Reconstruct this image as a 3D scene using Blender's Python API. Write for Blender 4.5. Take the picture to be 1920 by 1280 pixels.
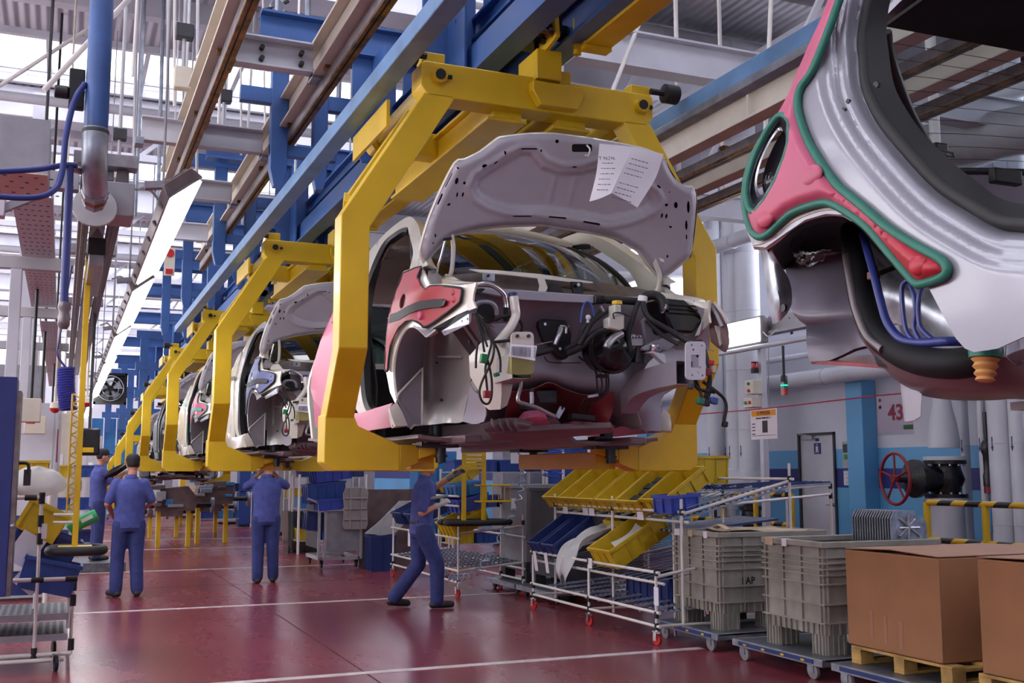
import bpy, bmesh, math, random
from math import sin, cos, pi, radians, sqrt, atan, hypot
from mathutils import Vector, Matrix
from mathutils.geometry import delaunay_2d_cdt

for _o in list(bpy.data.objects):
    bpy.data.objects.remove(_o)
random.seed(7)
SC = bpy.context.scene
COL = SC.collection

# ------------------------------------------------------------ camera
F, VX, VY, EYE = 2000.0, 115.0, 884.0, 1.55
PITCH = atan((VY - 640) / F)
YAW = atan((960 - VX) / hypot(F, VY - 640))
FH = Vector((sin(YAW), cos(YAW), 0)); RIGHT = Vector((cos(YAW), -sin(YAW), 0))
FWD = FH * cos(PITCH) + Vector((0, 0, 1)) * sin(PITCH)
UP = Vector((0, 0, 1)) * cos(PITCH) - FH * sin(PITCH)
EYEP = Vector((0, 0, EYE))
cam = bpy.data.objects.new('camera', bpy.data.cameras.new('camera'))
COL.objects.link(cam)
cam.data.sensor_width = 36.0
cam.data.lens = F / 1920 * 36.0
cam.data.clip_end = 300
M = Matrix((RIGHT, UP, -FWD)).transposed().to_4x4()
M.translation = EYEP
cam.matrix_world = M
SC.camera = cam

# ------------------------------------------------------------ daylight and exposure
world = bpy.data.worlds.new('sky'); SC.world = world
world.use_nodes = True
_bg = world.node_tree.nodes['Background']
_bg.inputs['Color'].default_value = (1.0, 0.97, 0.985, 1)
_bg.inputs['Strength'].default_value = 4.3
SC.view_settings.view_transform = 'Standard'
SC.view_settings.look = 'None'
SC.view_settings.gamma = 1.0
SC.view_settings.use_curve_mapping = False
SC.view_settings.exposure = 0.36
SC.cycles.use_denoising = True
SC.cycles.max_bounces = 5
SC.cycles.diffuse_bounces = 2
SC.cycles.glossy_bounces = 3
SC.cycles.transmission_bounces = 3
SC.cycles.transparent_max_bounces = 10
SC.cycles.use_adaptive_sampling = True
SC.cycles.adaptive_threshold = 0.09
SC.cycles.sample_clamp_indirect = 6.0
SC.cycles.caustics_reflective = False
SC.cycles.caustics_refractive = False


# ------------------------------------------------------------ helpers
def at(px, py, X=None, Y=None, Z=None):
    """the point of the place that the photograph shows at a pixel, given one of its coordinates"""
    d = FWD * F + RIGHT * (px - 960) - UP * (py - 640)
    if X is not None: t = X / d.x
    elif Y is not None: t = Y / d.y
    else: t = (Z - EYE) / d.z
    return EYEP + d * t


def onp(px, py, p0, n):
    d = FWD * F + RIGHT * (px - 960) - UP * (py - 640)
    t = (Vector(p0) - EYEP).dot(n) / d.dot(n)
    return EYEP + d * t


def onx(px, py, f, X0):
    """the pixel's point on a surface x = f(y, z)"""
    x = X0
    for _ in range(12):
        p = at(px, py, X=x)
        x = 0.5 * x + 0.5 * f(p.y, p.z)
    return at(px, py, X=x)


def lin(h):
    h = h.lstrip('#')
    v = [int(h[i:i + 2], 16) / 255 for i in (0, 2, 4)]
    return tuple((c / 12.92 if c <= 0.04045 else ((c + 0.055) / 1.055) ** 2.4) for c in v) + (1,)


MATS = {}


def mat(name, col, rough=0.5, metal=0.0, var=0.08, scale=6.0, bump=0.0, coat=0.0, emit=0.0, alpha=1.0, trans=0.0, spec=None, col2=None, ecol=None):
    m = bpy.data.materials.new(name); m.use_nodes = True
    nt = m.node_tree; N = nt.nodes; L = nt.links
    b = N['Principled BSDF']
    c = lin(col)
    b.inputs['Base Color'].default_value = c
    b.inputs['Roughness'].default_value = rough
    b.inputs['Metallic'].default_value = metal
    b.inputs['Coat Weight'].default_value = coat
    b.inputs['Coat Roughness'].default_value = 0.08
    if spec is not None: b.inputs['Specular IOR Level'].default_value = spec
    if trans: b.inputs['Transmission Weight'].default_value = trans
    if alpha < 1: b.inputs['Alpha'].default_value = alpha
    if emit:
        b.inputs['Emission Color'].default_value = lin(ecol or col)
        b.inputs['Emission Strength'].default_value = emit
    if var or bump:
        tc = N.new('ShaderNodeTexCoord')
        nz = N.new('ShaderNodeTexNoise'); nz.inputs['Scale'].default_value = scale
        nz.inputs['Detail'].default_value = 5
        L.new(tc.outputs['Object'], nz.inputs['Vector'])
        if var:
            mx = N.new('ShaderNodeMix'); mx.data_type = 'RGBA'
            d = lin(col2) if col2 else tuple(x * (1 - 2.2 * var) for x in c[:3]) + (1,)
            u = c if col2 else tuple(min(1, x * (1 + var)) for x in c[:3]) + (1,)
            rp = N.new('ShaderNodeMapRange')
            rp.inputs[1].default_value = 0.32; rp.inputs[2].default_value = 0.68
            L.new(nz.outputs['Fac'], rp.inputs[0])
            L.new(rp.outputs[0], mx.inputs[0])
            mx.inputs[6].default_value = d; mx.inputs[7].default_value = u
            L.new(mx.outputs[2], b.inputs['Base Color'])
            r2 = N.new('ShaderNodeMapRange')
            r2.inputs[3].default_value = max(0, rough - 0.05); r2.inputs[4].default_value = min(1, rough + 0.07)
            L.new(nz.outputs['Fac'], r2.inputs[0]); L.new(r2.outputs[0], b.inputs['Roughness'])
        if bump:
            nb = N.new('ShaderNodeTexNoise'); nb.inputs['Scale'].default_value = scale * 8
            L.new(tc.outputs['Object'], nb.inputs['Vector'])
            bp = N.new('ShaderNodeBump'); bp.inputs['Strength'].default_value = bump
            bp.inputs['Distance'].default_value = 0.01
            L.new(nb.outputs['Fac'], bp.inputs['Height']); L.new(bp.outputs[0], b.inputs['Normal'])
    MATS[name] = m
    return m


class MB:
    """collects shapes for one mesh"""
    def __init__(s): s.v = []; s.f = []; s.mi = []

    def add(s, vs, fs, mi=0):
        o = len(s.v); s.v += [Vector(p) for p in vs]
        s.f += [tuple(i + o for i in f) for f in fs]; s.mi += [mi] * len(fs)
        return s

    def box(s, x0, x1, y0, y1, z0, z1, mi=0):
        vs = [(x, y, z) for x in (x0, x1) for y in (y0, y1) for z in (z0, z1)]
        return s.add(vs, [(0, 1, 3, 2), (4, 6, 7, 5), (0, 4, 5, 1), (2, 3, 7, 6), (0, 2, 6, 4), (1, 5, 7, 3)], mi)

    def obox(s, c, size, rot=None, mi=0):
        c = Vector(c); R = rot if rot is not None else Matrix.Identity(3)
        h = [k / 2 for k in size]
        vs = [c + R @ Vector((x, y, z)) for x in (-h[0], h[0]) for y in (-h[1], h[1]) for z in (-h[2], h[2])]
        return s.add(vs, [(0, 1, 3, 2), (4, 6, 7, 5), (0, 4, 5, 1), (2, 3, 7, 6), (0, 2, 6, 4), (1, 5, 7, 3)], mi)

    def hexa(s, low, high, mi=0):
        """a solid between two quads"""
        return s.add(list(low) + list(high), [(3, 2, 1, 0), (4, 5, 6, 7), (0, 1, 5, 4), (1, 2, 6, 5), (2, 3, 7, 6), (3, 0, 4, 7)], mi)

    def bar(s, a, b, w, h, up=(0, 0, 1), mi=0):
        """a straight bar a to b, w wide across, h along up"""
        a = Vector(a); b = Vector(b); d = (b - a).normalized()
        u = Vector(up); sd = d.cross(u)
        if sd.length < 1e-4: sd = d.cross(Vector((1, 0, 0)))
        sd.normalize(); u = sd.cross(d).normalized()
        q = lambda p: [p - sd * w / 2 - u * h / 2, p + sd * w / 2 - u * h / 2, p + sd * w / 2 + u * h / 2, p - sd * w / 2 + u * h / 2]
        return s.hexa(q(a), q(b), mi)

    def prism(s, poly, axis, d0, d1, mi=0):
        """2D polygon extruded along an axis: x -> (y,z), y -> (x,z), z -> (x,y)"""
        def p3(p, d):
            return {'x': (d, p[0], p[1]), 'y': (p[0], d, p[1]), 'z': (p[0], p[1], d)}[axis]
        n = len(poly)
        vs = [p3(p, d0) for p in poly] + [p3(p, d1) for p in poly]
        fs = [tuple(range(n))[::-1], tuple(range(n, 2 * n))] + [(i, (i + 1) % n, n + (i + 1) % n, n + i) for i in range(n)]
        return s.add(vs, fs, mi)

    def ring(s, loops, closed=True, cap=True, mi=0):
        """loft through equal vertex loops"""
        n = len(loops[0]); vs = [p for l in loops for p in l]; fs = []
        m = n if closed else n - 1
        for k in range(len(loops) - 1):
            for i in range(m):
                j = (i + 1) % n
                fs.append((k * n + i, k * n + j, (k + 1) * n + j, (k + 1) * n + i))
        if cap and closed:
            fs.append(tuple(range(n))[::-1]); fs.append(tuple((len(loops) - 1) * n + i for i in range(n)))
        return s.add(vs, fs, mi)

    def tube(s, pts, r, n=8, r2=None, cap=True, flat=None, mi=0, up=(0, 0, 1)):
        """round tube through points; r a number or one per point; flat squeezes it along its second axis"""
        pts = [Vector(p) for p in pts]; k = len(pts)
        rs = r if isinstance(r, (list, tuple)) else [r if r2 is None else r + (r2 - r) * i / (k - 1) for i in range(k)]
        loops = []; pu = Vector(up)
        for i, p in enumerate(pts):
            t = (pts[min(i + 1, k - 1)] - pts[max(i - 1, 0)])
            if t.length < 1e-7: t = Vector((0, 0, 1))
            t.normalize()
            sd = t.cross(pu)
            if sd.length < 1e-3: sd = t.cross(Vector((1, 0, 0.01)))
            sd.normalize(); u = sd.cross(t); pu = u
            fl = flat or 1.0
            loops.append([p + sd * cos(2 * pi * j / n) * rs[i] + u * sin(2 * pi * j / n) * rs[i] * fl for j in range(n)])
        return s.ring(loops, True, cap, mi)

    def lathe(s, prof, o, ax=(0, 0, 1), n=20, mi=0, cap=True):
        """profile of (radius, height) turned about an axis"""
        a = Vector(ax).normalized(); e = a.cross(Vector((0, 0, 1)))
        if e.length < 1e-3: e = Vector((1, 0, 0))
        e.normalize(); g = a.cross(e); o = Vector(o)
        loops = [[o + a * h + (e * cos(2 * pi * j / n) + g * sin(2 * pi * j / n)) * max(r, 1e-4) for j in range(n)] for r, h in prof]
        return s.ring(loops, True, cap, mi)

    def ball(s, c, r, n=12, mi=0):
        r = r if isinstance(r, (tuple, list)) else (r, r, r)
        loops = []
        m = n // 2 + 1
        for i in range(m):
            a = -pi / 2 + pi * i / (m - 1)
            loops.append([Vector(c) + Vector((cos(a) * cos(2 * pi * j / n) * r[0], cos(a) * sin(2 * pi * j / n) * r[1], sin(a) * r[2])) for j in range(n)])
        for l in (0, m - 1):
            loops[l] = [p + Vector((1e-5 * cos(2 * pi * j / n), 1e-5 * sin(2 * pi * j / n), 0)) for j, p in enumerate(loops[l])]
        return s.ring(loops, True, True, mi)

    def sheet(s, outer, holes, f3, step=0.05, mi=0):
        """a flat outline with holes, meshed and bent in space by f3(u, v)"""
        pts = []; edges = []
        def loop(lp):
            o = len(pts); n = len(lp)
            for p in lp: pts.append(Vector((p[0], p[1])))
            edges.extend((o + i, o + (i + 1) % n) for i in range(n))
        raw = outer; raws = list(holes)
        outer = dense(outer, step); loop(outer)
        holes = [dense(h, step) for h in holes]
        for h in holes: loop(h)
        us = [p[0] for p in outer]; vs = [p[1] for p in outer]
        nu = int((max(us) - min(us)) / step); nv = int((max(vs) - min(vs)) / step)
        bl = [raw] + raws
        for i in range(1, nu + 1):
            for j in range(1, nv + 1):
                p = (min(us) + (i - 0.5 + 0.25 * (j % 2)) * step, min(vs) + (j - 0.5) * step)
                if not inside(p, outer) or any(inside(p, h) for h in holes): continue
                if min(edge_d(p, l) for l in bl) < 0.4 * step: continue
                pts.append(Vector(p))
        v, e, f, *_ = delaunay_2d_cdt(pts, edges, [], 0, 1e-6)
        fs = []
        for t in f:
            c = sum((v[i] for i in t), Vector((0, 0))) / len(t)
            if inside(c, outer) and not any(inside(c, h) for h in holes): fs.append(tuple(t))
        return s.add([f3(p.x, p.y) for p in v], fs, mi)

    def hoop(s, x0, x1, y0, y1, t, z0, z1, mi=0):
        """a rectangular frame lying flat, t thick"""
        o = [(x0, y0), (x1, y0), (x1, y1), (x0, y1)]; i = [(x0 + t, y0 + t), (x1 - t, y0 + t), (x1 - t, y1 - t), (x0 + t, y1 - t)]
        q = lambda l, z: [Vector((a, b, z)) for a, b in l]
        return s.ring([q(o, z0), q(o, z1), q(i, z1), q(i, z0), q(o, z0)], True, False, mi)

    def mesh(s, name='m', smooth=None, off=None):
        me = bpy.data.meshes.new(name)
        off = Vector(off) if off is not None else Vector()
        me.from_pydata([p - off for p in s.v], [], s.f)
        me.polygons.foreach_set('material_index', s.mi)
        bm = bmesh.new(); bm.from_mesh(me)
        bmesh.ops.remove_doubles(bm, verts=bm.verts, dist=1e-6)
        bmesh.ops.recalc_face_normals(bm, faces=bm.faces)
        bm.to_mesh(me); bm.free()
        if smooth is not None:
            me.polygons.foreach_set('use_smooth', [True] * len(me.polygons))
            me.set_sharp_from_angle(angle=radians(smooth))
        me.update()
        return me


def dense(lp, step):
    out = []
    n = len(lp)
    for i in range(n):
        a, b = lp[i], lp[(i + 1) % n]
        d = hypot(b[0] - a[0], b[1] - a[1]); k = max(1, int(d / step + 0.5))
        for j in range(k): out.append((a[0] + (b[0] - a[0]) * j / k, a[1] + (b[1] - a[1]) * j / k))
    return out


def inside(p, lp):
    c = False; n = len(lp); x, y = p[0], p[1]; j = n - 1
    for i in range(n):
        xi, yi = lp[i][0], lp[i][1]; xj, yj = lp[j][0], lp[j][1]
        if (yi > y) != (yj > y) and x < (xj - xi) * (y - yi) / (yj - yi) + xi: c = not c
        j = i
    return c


def edge_d(p, poly, closed=True):
    """distance to a polyline"""
    best = 1e18; n = len(poly); px, py = p[0], p[1]
    for i in range(n if closed else n - 1):
        ax, ay = poly[i]; bx, by = poly[(i + 1) % n]
        dx, dy = bx - ax, by - ay; q = dx * dx + dy * dy
        t = 0 if q == 0 else max(0, min(1, ((px - ax) * dx + (py - ay) * dy) / q))
        d = (px - ax - dx * t) ** 2 + (py - ay - dy * t) ** 2
        if d < best: best = d
    return sqrt(best)


def spline(pts, k=6, closed=False):
    """Catmull-Rom through points (2D or 3D)"""
    P = [Vector(p) for p in pts]; n = len(P); out = []
    m = n if closed else n - 1
    for i in range(m):
        p0 = P[(i - 1) % n] if closed or i > 0 else P[0] * 2 - P[1]
        p1, p2 = P[i], P[(i + 1) % n]
        p3 = P[(i + 2) % n] if closed or i + 2 < n else P[-1] * 2 - P[-2]
        for j in range(k):
            t = j / k
            out.append(0.5 * ((2 * p1) + (p2 - p0) * t + (2 * p0 - 5 * p1 + 4 * p2 - p3) * t * t + (3 * p1 - p0 - 3 * p2 + p3) * t ** 3))
    if not closed: out.append(P[-1])
    return out


def oval(cx, cy, rx, ry, n=16, a0=0.0):
    return [(cx + rx * cos(2 * pi * i / n) * cos(a0) - ry * sin(2 * pi * i / n) * sin(a0), cy + rx * cos(2 * pi * i / n) * sin(a0) + ry * sin(2 * pi * i / n) * cos(a0)) for i in range(n)]


def rrect(x0, x1, y0, y1, r, n=4):
    out = []
    for cx, cy, a in ((x1 - r, y1 - r, 0), (x0 + r, y1 - r, 90), (x0 + r, y0 + r, 180), (x1 - r, y0 + r, 270)):
        for i in range(n + 1):
            t = radians(a + 90 * i / n); out.append((cx + r * cos(t), cy + r * sin(t)))
    return out


def tag(o, label=None, cat=None, group=None, kind=None):
    if label: o['label'] = label
    if cat: o['category'] = cat
    if group: o['group'] = group
    if kind: o['kind'] = kind
    return o


ORG = {}
KIDS = {}


def thing(name, label, cat, loc=(0, 0, 0), group=None, rz=0.0, kind=None):
    o = bpy.data.objects.new(name, None); COL.objects.link(o)
    o.empty_display_size = 0.1
    o.location = loc; o.rotation_euler = (0, 0, rz)
    ORG[o] = Vector(loc)
    return tag(o, label, cat, group, kind)


def obj(name, mb, m, parent=None, smooth=None, bevel=0.0, seg=2, solid=0.0, label=None, cat=None, group=None, kind=None, sub=0, soff=0.0):
    """link an MB (world coordinates) as one mesh object; its origin is its thing's origin"""
    ms = m if isinstance(m, (list, tuple)) else [m]
    if parent is not None: org = ORG[parent]
    else:
        org = Vector()
        if isinstance(mb, MB) and mb.v and cat:
            xs = [p.x for p in mb.v]; ys = [p.y for p in mb.v]; zs = [p.z for p in mb.v]
            org = Vector(((min(xs) + max(xs)) / 2, (min(ys) + max(ys)) / 2, min(zs)))
    me = mb.mesh(name, smooth, org) if isinstance(mb, MB) else mb
    for k in ms:
        if not me.materials or len(me.materials) < len(ms): me.materials.append(MATS[k] if isinstance(k, str) else k)
    o = bpy.data.objects.new(name, me); COL.objects.link(o)
    if parent is not None: o.parent = parent; KIDS.setdefault(parent, []).append(o)
    else: o.location = org
    ORG[o] = org
    if solid:
        md = o.modifiers.new('thick', 'SOLIDIFY'); md.thickness = solid; md.offset = soff
        if smooth is not None:
            md = o.modifiers.new('split', 'EDGE_SPLIT'); md.split_angle = radians(min(smooth, 60)); md.use_edge_sharp = False
    if bevel:
        md = o.modifiers.new('bevel', 'BEVEL'); md.width = bevel; md.segments = seg; md.limit_method = 'ANGLE'; md.angle_limit = radians(35)
        if smooth is None:
            me.polygons.foreach_set('use_smooth', [True] * len(me.polygons)); me.set_sharp_from_angle(angle=radians(31))
    if sub:
        md = o.modifiers.new('sub', 'SUBSURF'); md.levels = sub; md.render_levels = sub
    return tag(o, label, cat, group, kind)


def copy_tree(o, parent=None, swap=None):
    c = o.copy(); COL.objects.link(c); c.parent = parent
    ORG[c] = ORG.get(o, Vector())
    if swap and o.type == 'MESH':
        key = tuple(m.name for m in o.data.materials)
        if any(k in swap for k in key):
            c.data = o.data.copy()
            for i, k in enumerate(key):
                if k in swap: c.data.materials[i] = MATS[swap[k]]
    KIDS.setdefault(parent, []).append(c)
    for ch in KIDS.get(o, []):
        copy_tree(ch, c, swap)
    return c


def Rx(a): return Matrix.Rotation(radians(a), 3, 'X')
def Ry(a): return Matrix.Rotation(radians(a), 3, 'Y')
def Rz(a): return Matrix.Rotation(radians(a), 3, 'Z')


def text_mesh(body, size, m, parent, origin, xdir, updir, name='lettering', bold=0.0, align='CENTER', depth=0.0008):
    """flat printed lettering standing on a surface"""
    cu = bpy.data.curves.new(name, 'FONT'); cu.body = body; cu.size = size
    cu.align_x = align; cu.align_y = 'CENTER'; cu.extrude = depth; cu.offset = bold
    cu.resolution_u = 3
    t = bpy.data.objects.new('tmp', cu); COL.objects.link(t)
    dg = bpy.context.evaluated_depsgraph_get(); dg.update()
    me = bpy.data.meshes.new_from_object(t.evaluated_get(dg))
    bpy.data.objects.remove(t)
    x = Vector(xdir).normalized(); u = Vector(updir); u = (u - x * u.dot(x)).normalized(); n = x.cross(u)
    Mx = Matrix((x, u, n)).transposed().to_4x4(); Mx.translation = Vector(origin) - (ORG[parent] if parent else Vector())
    me.transform(Mx)
    me.materials.clear(); me.materials.append(MATS[m])
    o = bpy.data.objects.new(name, me); COL.objects.link(o)
    if parent: o.parent = parent; KIDS.setdefault(parent, []).append(o)
    ORG[o] = ORG[parent] if parent else Vector()
    return o

# ------------------------------------------------------------ materials
mat('yellow', '#dfb818', 0.42, var=0.06, scale=3, coat=0.15)
mat('yellow_bin', '#cfae22', 0.45, var=0.10, scale=5)
mat('yellow_dark', '#b98d12', 0.5)
mat('blue_steel', '#4066a6', 0.40, var=0.10, scale=2)
mat('rail_blue', '#6c94c2', 0.38, var=0.12, scale=4)
mat('pipe_blue', '#3f619e', 0.35, var=0.14, scale=4)
mat('zinc', '#9aa0ad', 0.38, 0.6, var=0.15, scale=8)
mat('cream', '#d9cfc0', 0.5, var=0.05, scale=3)
mat('white_paint', '#cfcfda', 0.45, var=0.05, scale=2)
mat('white_pipe', '#d3d6e0', 0.38, var=0.05, scale=1.5)
mat('white_tube', '#e3dedb', 0.35, var=0.03)
mat('copper', '#8a6238', 0.35, 0.75, var=0.35, scale=9)
mat('black', '#141417', 0.45, var=0.0)
mat('black_gloss', '#121215', 0.2, var=0.0)
mat('black_iron', '#1c1d22', 0.28, var=0.2, scale=14, bump=0.15)
mat('rubber', '#17171a', 0.6, var=0.0)
mat('dark_grey', '#3b3c42', 0.5, var=0.1)
mat('alu', '#a9a5a8', 0.32, 0.85, var=0.12, scale=10)
mat('alu_dark', '#7d7577', 0.4, 0.7, var=0.15, scale=10)
mat('galv', '#b9bcc6', 0.32, 0.75, var=0.2, scale=14)
mat('chrome', '#d6d6da', 0.16, 1.0, var=0.0)
mat('grey_box', '#8b8b90', 0.5, var=0.06)
mat('grey_light', '#b4b3b8', 0.45, var=0.05)
mat('crate_grey', '#9b978f', 0.6, var=0.12, scale=5)
mat('cardboard', '#a2724f', 0.8, var=0.05, scale=3, bump=0.05)
mat('cardboard_top', '#a67a62', 0.7, var=0.05, scale=3)
mat('kraft', '#cdb69a', 0.8, var=0.1, scale=6)
mat('pallet_wood', '#c29a58', 0.7, var=0.18, scale=7, bump=0.1)
mat('bin_blue', '#2f4f9c', 0.42, var=0.06)
mat('bin_blue_dark', '#22356f', 0.42, var=0.08)
mat('bin_violet', '#3b52b8', 0.42, var=0.06)
mat('bin_sky', '#3a7fbe', 0.42, var=0.06)
mat('cabinet_navy', '#222e6e', 0.4, var=0.04)
mat('paper', '#e6e2ea', 0.7, var=0.02)
mat('ink', '#4a4660', 0.8, var=0)
mat('ink_black', '#15151a', 0.6, var=0)
mat('ink_red', '#b02448', 0.6, var=0)
mat('label_orange', '#e59a2c', 0.6, var=0.02)
mat('label_green', '#3b8f46', 0.6, var=0.02)
mat('red_plastic', '#c0262a', 0.35, var=0.03)
mat('red_lens', '#b3161c', 0.15, var=0.0, coat=0.5)
mat('green_lens', '#0f7a60', 0.15, var=0.0, coat=0.5)
mat('green_glow', '#19d39a', 0.3, var=0.0, emit=2.5)
mat('green_btn', '#1f7d4a', 0.35, var=0.0)
mat('green_bottle', '#2fae6a', 0.35, var=0.04)
mat('wheel_red', '#8c1f2c', 0.35, var=0.06)
mat('hose_blue', '#2d387f', 0.35, var=0.05)
mat('coil_violet', '#3a3f9c', 0.35, var=0.0)
mat('coil_clear', '#9fb4cf', 0.2, 0.2, var=0.0)
mat('skin', '#c98d78', 0.5, var=0.05, scale=20)
mat('shirt', '#4d579f', 0.8, var=0.10, scale=14, bump=0.12)
mat('trousers', '#343f7c', 0.8, var=0.14, scale=10, bump=0.15)
mat('shoe', '#2b2526', 0.5, var=0.1)
mat('hair', '#191719', 0.6, var=0.1, scale=60)
mat('cap', '#1b1c26', 0.7, var=0.05)
mat('glove', '#c9c6c6', 0.8, var=0.08, scale=20)
mat('glove_grey', '#7f7f86', 0.8, var=0.2, scale=30)
mat('silver_paint', '#9a9aa5', 0.36, 0.3, var=0.02, coat=0.5)
mat('white_car', '#dcd6cb', 0.28, var=0.02, coat=0.9)
mat('cream_car', '#d2cdc2', 0.28, var=0.02, coat=0.9)
mat('primer', '#9f9ba7', 0.42, 0.1, var=0.04, scale=4, coat=0.2)
mat('primer_warm', '#a39c9b', 0.40, 0.1, var=0.05, scale=4, coat=0.2)
mat('hood_primer', '#b3b0b9', 0.42, 0.1, var=0.03, scale=4, coat=0.2)
mat('primer_dark', '#6f6877', 0.42, 0.1, var=0.08, scale=5, coat=0.2)
mat('underbody', '#6b5359', 0.42, var=0.16, scale=5, coat=0.2)
mat('underbody_red', '#8e3c42', 0.4, var=0.2, scale=6, coat=0.3)
mat('cover_red', '#a51f34', 0.42, var=0.05, scale=5)
mat('cover_pink', '#bf5c7c', 0.42, var=0.05, scale=5)
mat('cover_blue', '#5a6494', 0.5, var=0.06, scale=5)
mat('cover_teal', '#3f9c92', 0.5, var=0.06, scale=5)
mat('cover_green', '#1f6d5c', 0.45, var=0.04)
mat('cover_black', '#26242b', 0.6, var=0.1)
mat('interior', '#2a2a2e', 0.6, var=0.15, scale=6)
mat('liner', '#151518', 0.6, var=0.1, scale=8, spec=0.25)
mat('foam', '#cf9b5c', 0.55, var=0.06)
mat('yellow_cap', '#e0b41e', 0.4, var=0.0)
mat('reservoir', '#c9c7bd', 0.35, var=0.04)
mat('brown', '#7a4c34', 0.6, var=0.1)
mat('tread_steel', '#75777f', 0.4, 0.5, var=0.15, scale=12)
mat('lamp_white', '#ffffff', 0.3, var=0.0, emit=9.0)
mat('lamp_grey', '#9a9497', 0.35, 0.3, var=0.05)
mat('roller_grey', '#9fa6b4', 0.35, 0.2, var=0.05)
mat('machine_grey', '#9b9ba4', 0.45, var=0.08)
mat('machine_brown', '#6e5a5a', 0.45, var=0.2, scale=4)


def glass(name, col, glossy=0.12, rough=0.02):
    m = bpy.data.materials.new(name); m.use_nodes = True
    nt = m.node_tree; N = nt.nodes; L = nt.links
    N.remove(N['Principled BSDF'])
    t = N.new('ShaderNodeBsdfTransparent'); t.inputs[0].default_value = lin(col)
    g = N.new('ShaderNodeBsdfGlossy'); g.inputs['Roughness'].default_value = rough
    fr = N.new('ShaderNodeLayerWeight'); fr.inputs[0].default_value = 0.5
    pw = N.new('ShaderNodeMath'); pw.operation = 'POWER'; pw.inputs[1].default_value = 4.0
    L.new(fr.outputs['Facing'], pw.inputs[0])
    ad = N.new('ShaderNodeMath'); ad.operation = 'ADD'; ad.use_clamp = True; ad.inputs[1].default_value = glossy
    mx = N.new('ShaderNodeMixShader')
    L.new(pw.outputs[0], ad.inputs[0]); L.new(ad.outputs[0], mx.inputs[0])
    L.new(t.outputs[0], mx.inputs[1]); L.new(g.outputs[0], mx.inputs[2])
    L.new(mx.outputs[0], N['Material Output'].inputs[0])
    MATS[name] = m


glass('skylight_glass', '#f4f6fb', 0.0)
glass('windscreen', '#5c6a66', 0.16)
glass('rear_glass', '#c9d2d4', 0.06)
glass('clear_film', '#f2f2f6', 0.05, 0.15)
glass('clear_plastic', '#c9cfd2', 0.10, 0.2)
glass('yellow_film', '#e6e3bb', 0.10, 0.2)


def floor_material():
    m = bpy.data.materials.new('red_floor'); m.use_nodes = True
    nt = m.node_tree; N = nt.nodes; L = nt.links; b = N['Principled BSDF']
    tc = N.new('ShaderNodeTexCoord')
    n1 = N.new('ShaderNodeTexNoise'); n1.inputs['Scale'].default_value = 0.9; n1.inputs['Detail'].default_value = 8; n1.inputs['Roughness'].default_value = 0.65
    n2 = N.new('ShaderNodeTexNoise'); n2.inputs['Scale'].default_value = 14; n2.inputs['Detail'].default_value = 6
    mp = N.new('ShaderNodeMapping'); mp.inputs['Scale'].default_value = (1, 0.35, 1)
    L.new(tc.outputs['Object'], mp.inputs[0]); L.new(mp.outputs[0], n1.inputs['Vector']); L.new(tc.outputs['Object'], n2.inputs['Vector'])
    r = N.new('ShaderNodeValToRGB')
    r.color_ramp.elements[0].position = 0.3; r.color_ramp.elements[0].color = lin('#76303a')
    r.color_ramp.elements[1].position = 0.72; r.color_ramp.elements[1].color = lin('#8b3d46')
    L.new(n1.outputs['Fac'], r.inputs[0]); L.new(r.outputs[0], b.inputs['Base Color'])
    mr = N.new('ShaderNodeMapRange'); mr.inputs[1].default_value = 0.3; mr.inputs[2].default_value = 0.7
    mr.inputs[3].default_value = 0.20; mr.inputs[4].default_value = 0.32
    ad = N.new('ShaderNodeMath'); ad.operation = 'MULTIPLY_ADD'; ad.inputs[1].default_value = 0.12
    L.new(n2.outputs['Fac'], ad.inputs[0]); L.new(n1.outputs['Fac'], ad.inputs[2]); 
    sb = N.new('ShaderNodeMath'); sb.operation = 'SUBTRACT'; sb.inputs[1].default_value = 0.06
    L.new(ad.outputs[0], sb.inputs[0]); L.new(sb.outputs[0], mr.inputs[0]); L.new(mr.outputs[0], b.inputs['Roughness'])
    b.inputs['Specular IOR Level'].default_value = 0.6
    MATS['red_floor'] = m


floor_material()


def wall_material(name, col):
    mat(name, col, 0.45, var=0.05, scale=0.8, bump=0.03)


wall_material('wall_white', '#d4d6e4'); wall_material('wall_sky', '#68aee0'); wall_material('wall_navy', '#2c2f7c')
mat('line_white', '#d8ccce', 0.4, var=0.12, scale=9)
mat('joint_dark', '#4e1c20', 0.6, var=0.1)


def corrugated():
    m = mat('corrugated', '#bcbac4', 0.5, var=0.05, scale=1.0)
    nt = m.node_tree; N = nt.nodes; L = nt.links; b = N['Principled BSDF']
    tc = N.new('ShaderNodeTexCoord'); wv = N.new('ShaderNodeTexWave'); wv.bands_direction = 'X'
    wv.inputs['Scale'].default_value = 2.2
    bp = N.new('ShaderNodeBump'); bp.inputs['Strength'].default_value = 0.6; bp.inputs['Distance'].default_value = 0.05
    L.new(tc.outputs['Object'], wv.inputs['Vector']); L.new(wv.outputs['Fac'], bp.inputs['Height']); L.new(bp.outputs[0], b.inputs['Normal'])


corrugated()

# ------------------------------------------------------------ the hall: floor, walls, roof
def struct(name, mb, m, parent=None, **k):
    return obj(name, mb, m, parent, kind='structure' if parent is None else None, **k)


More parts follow.
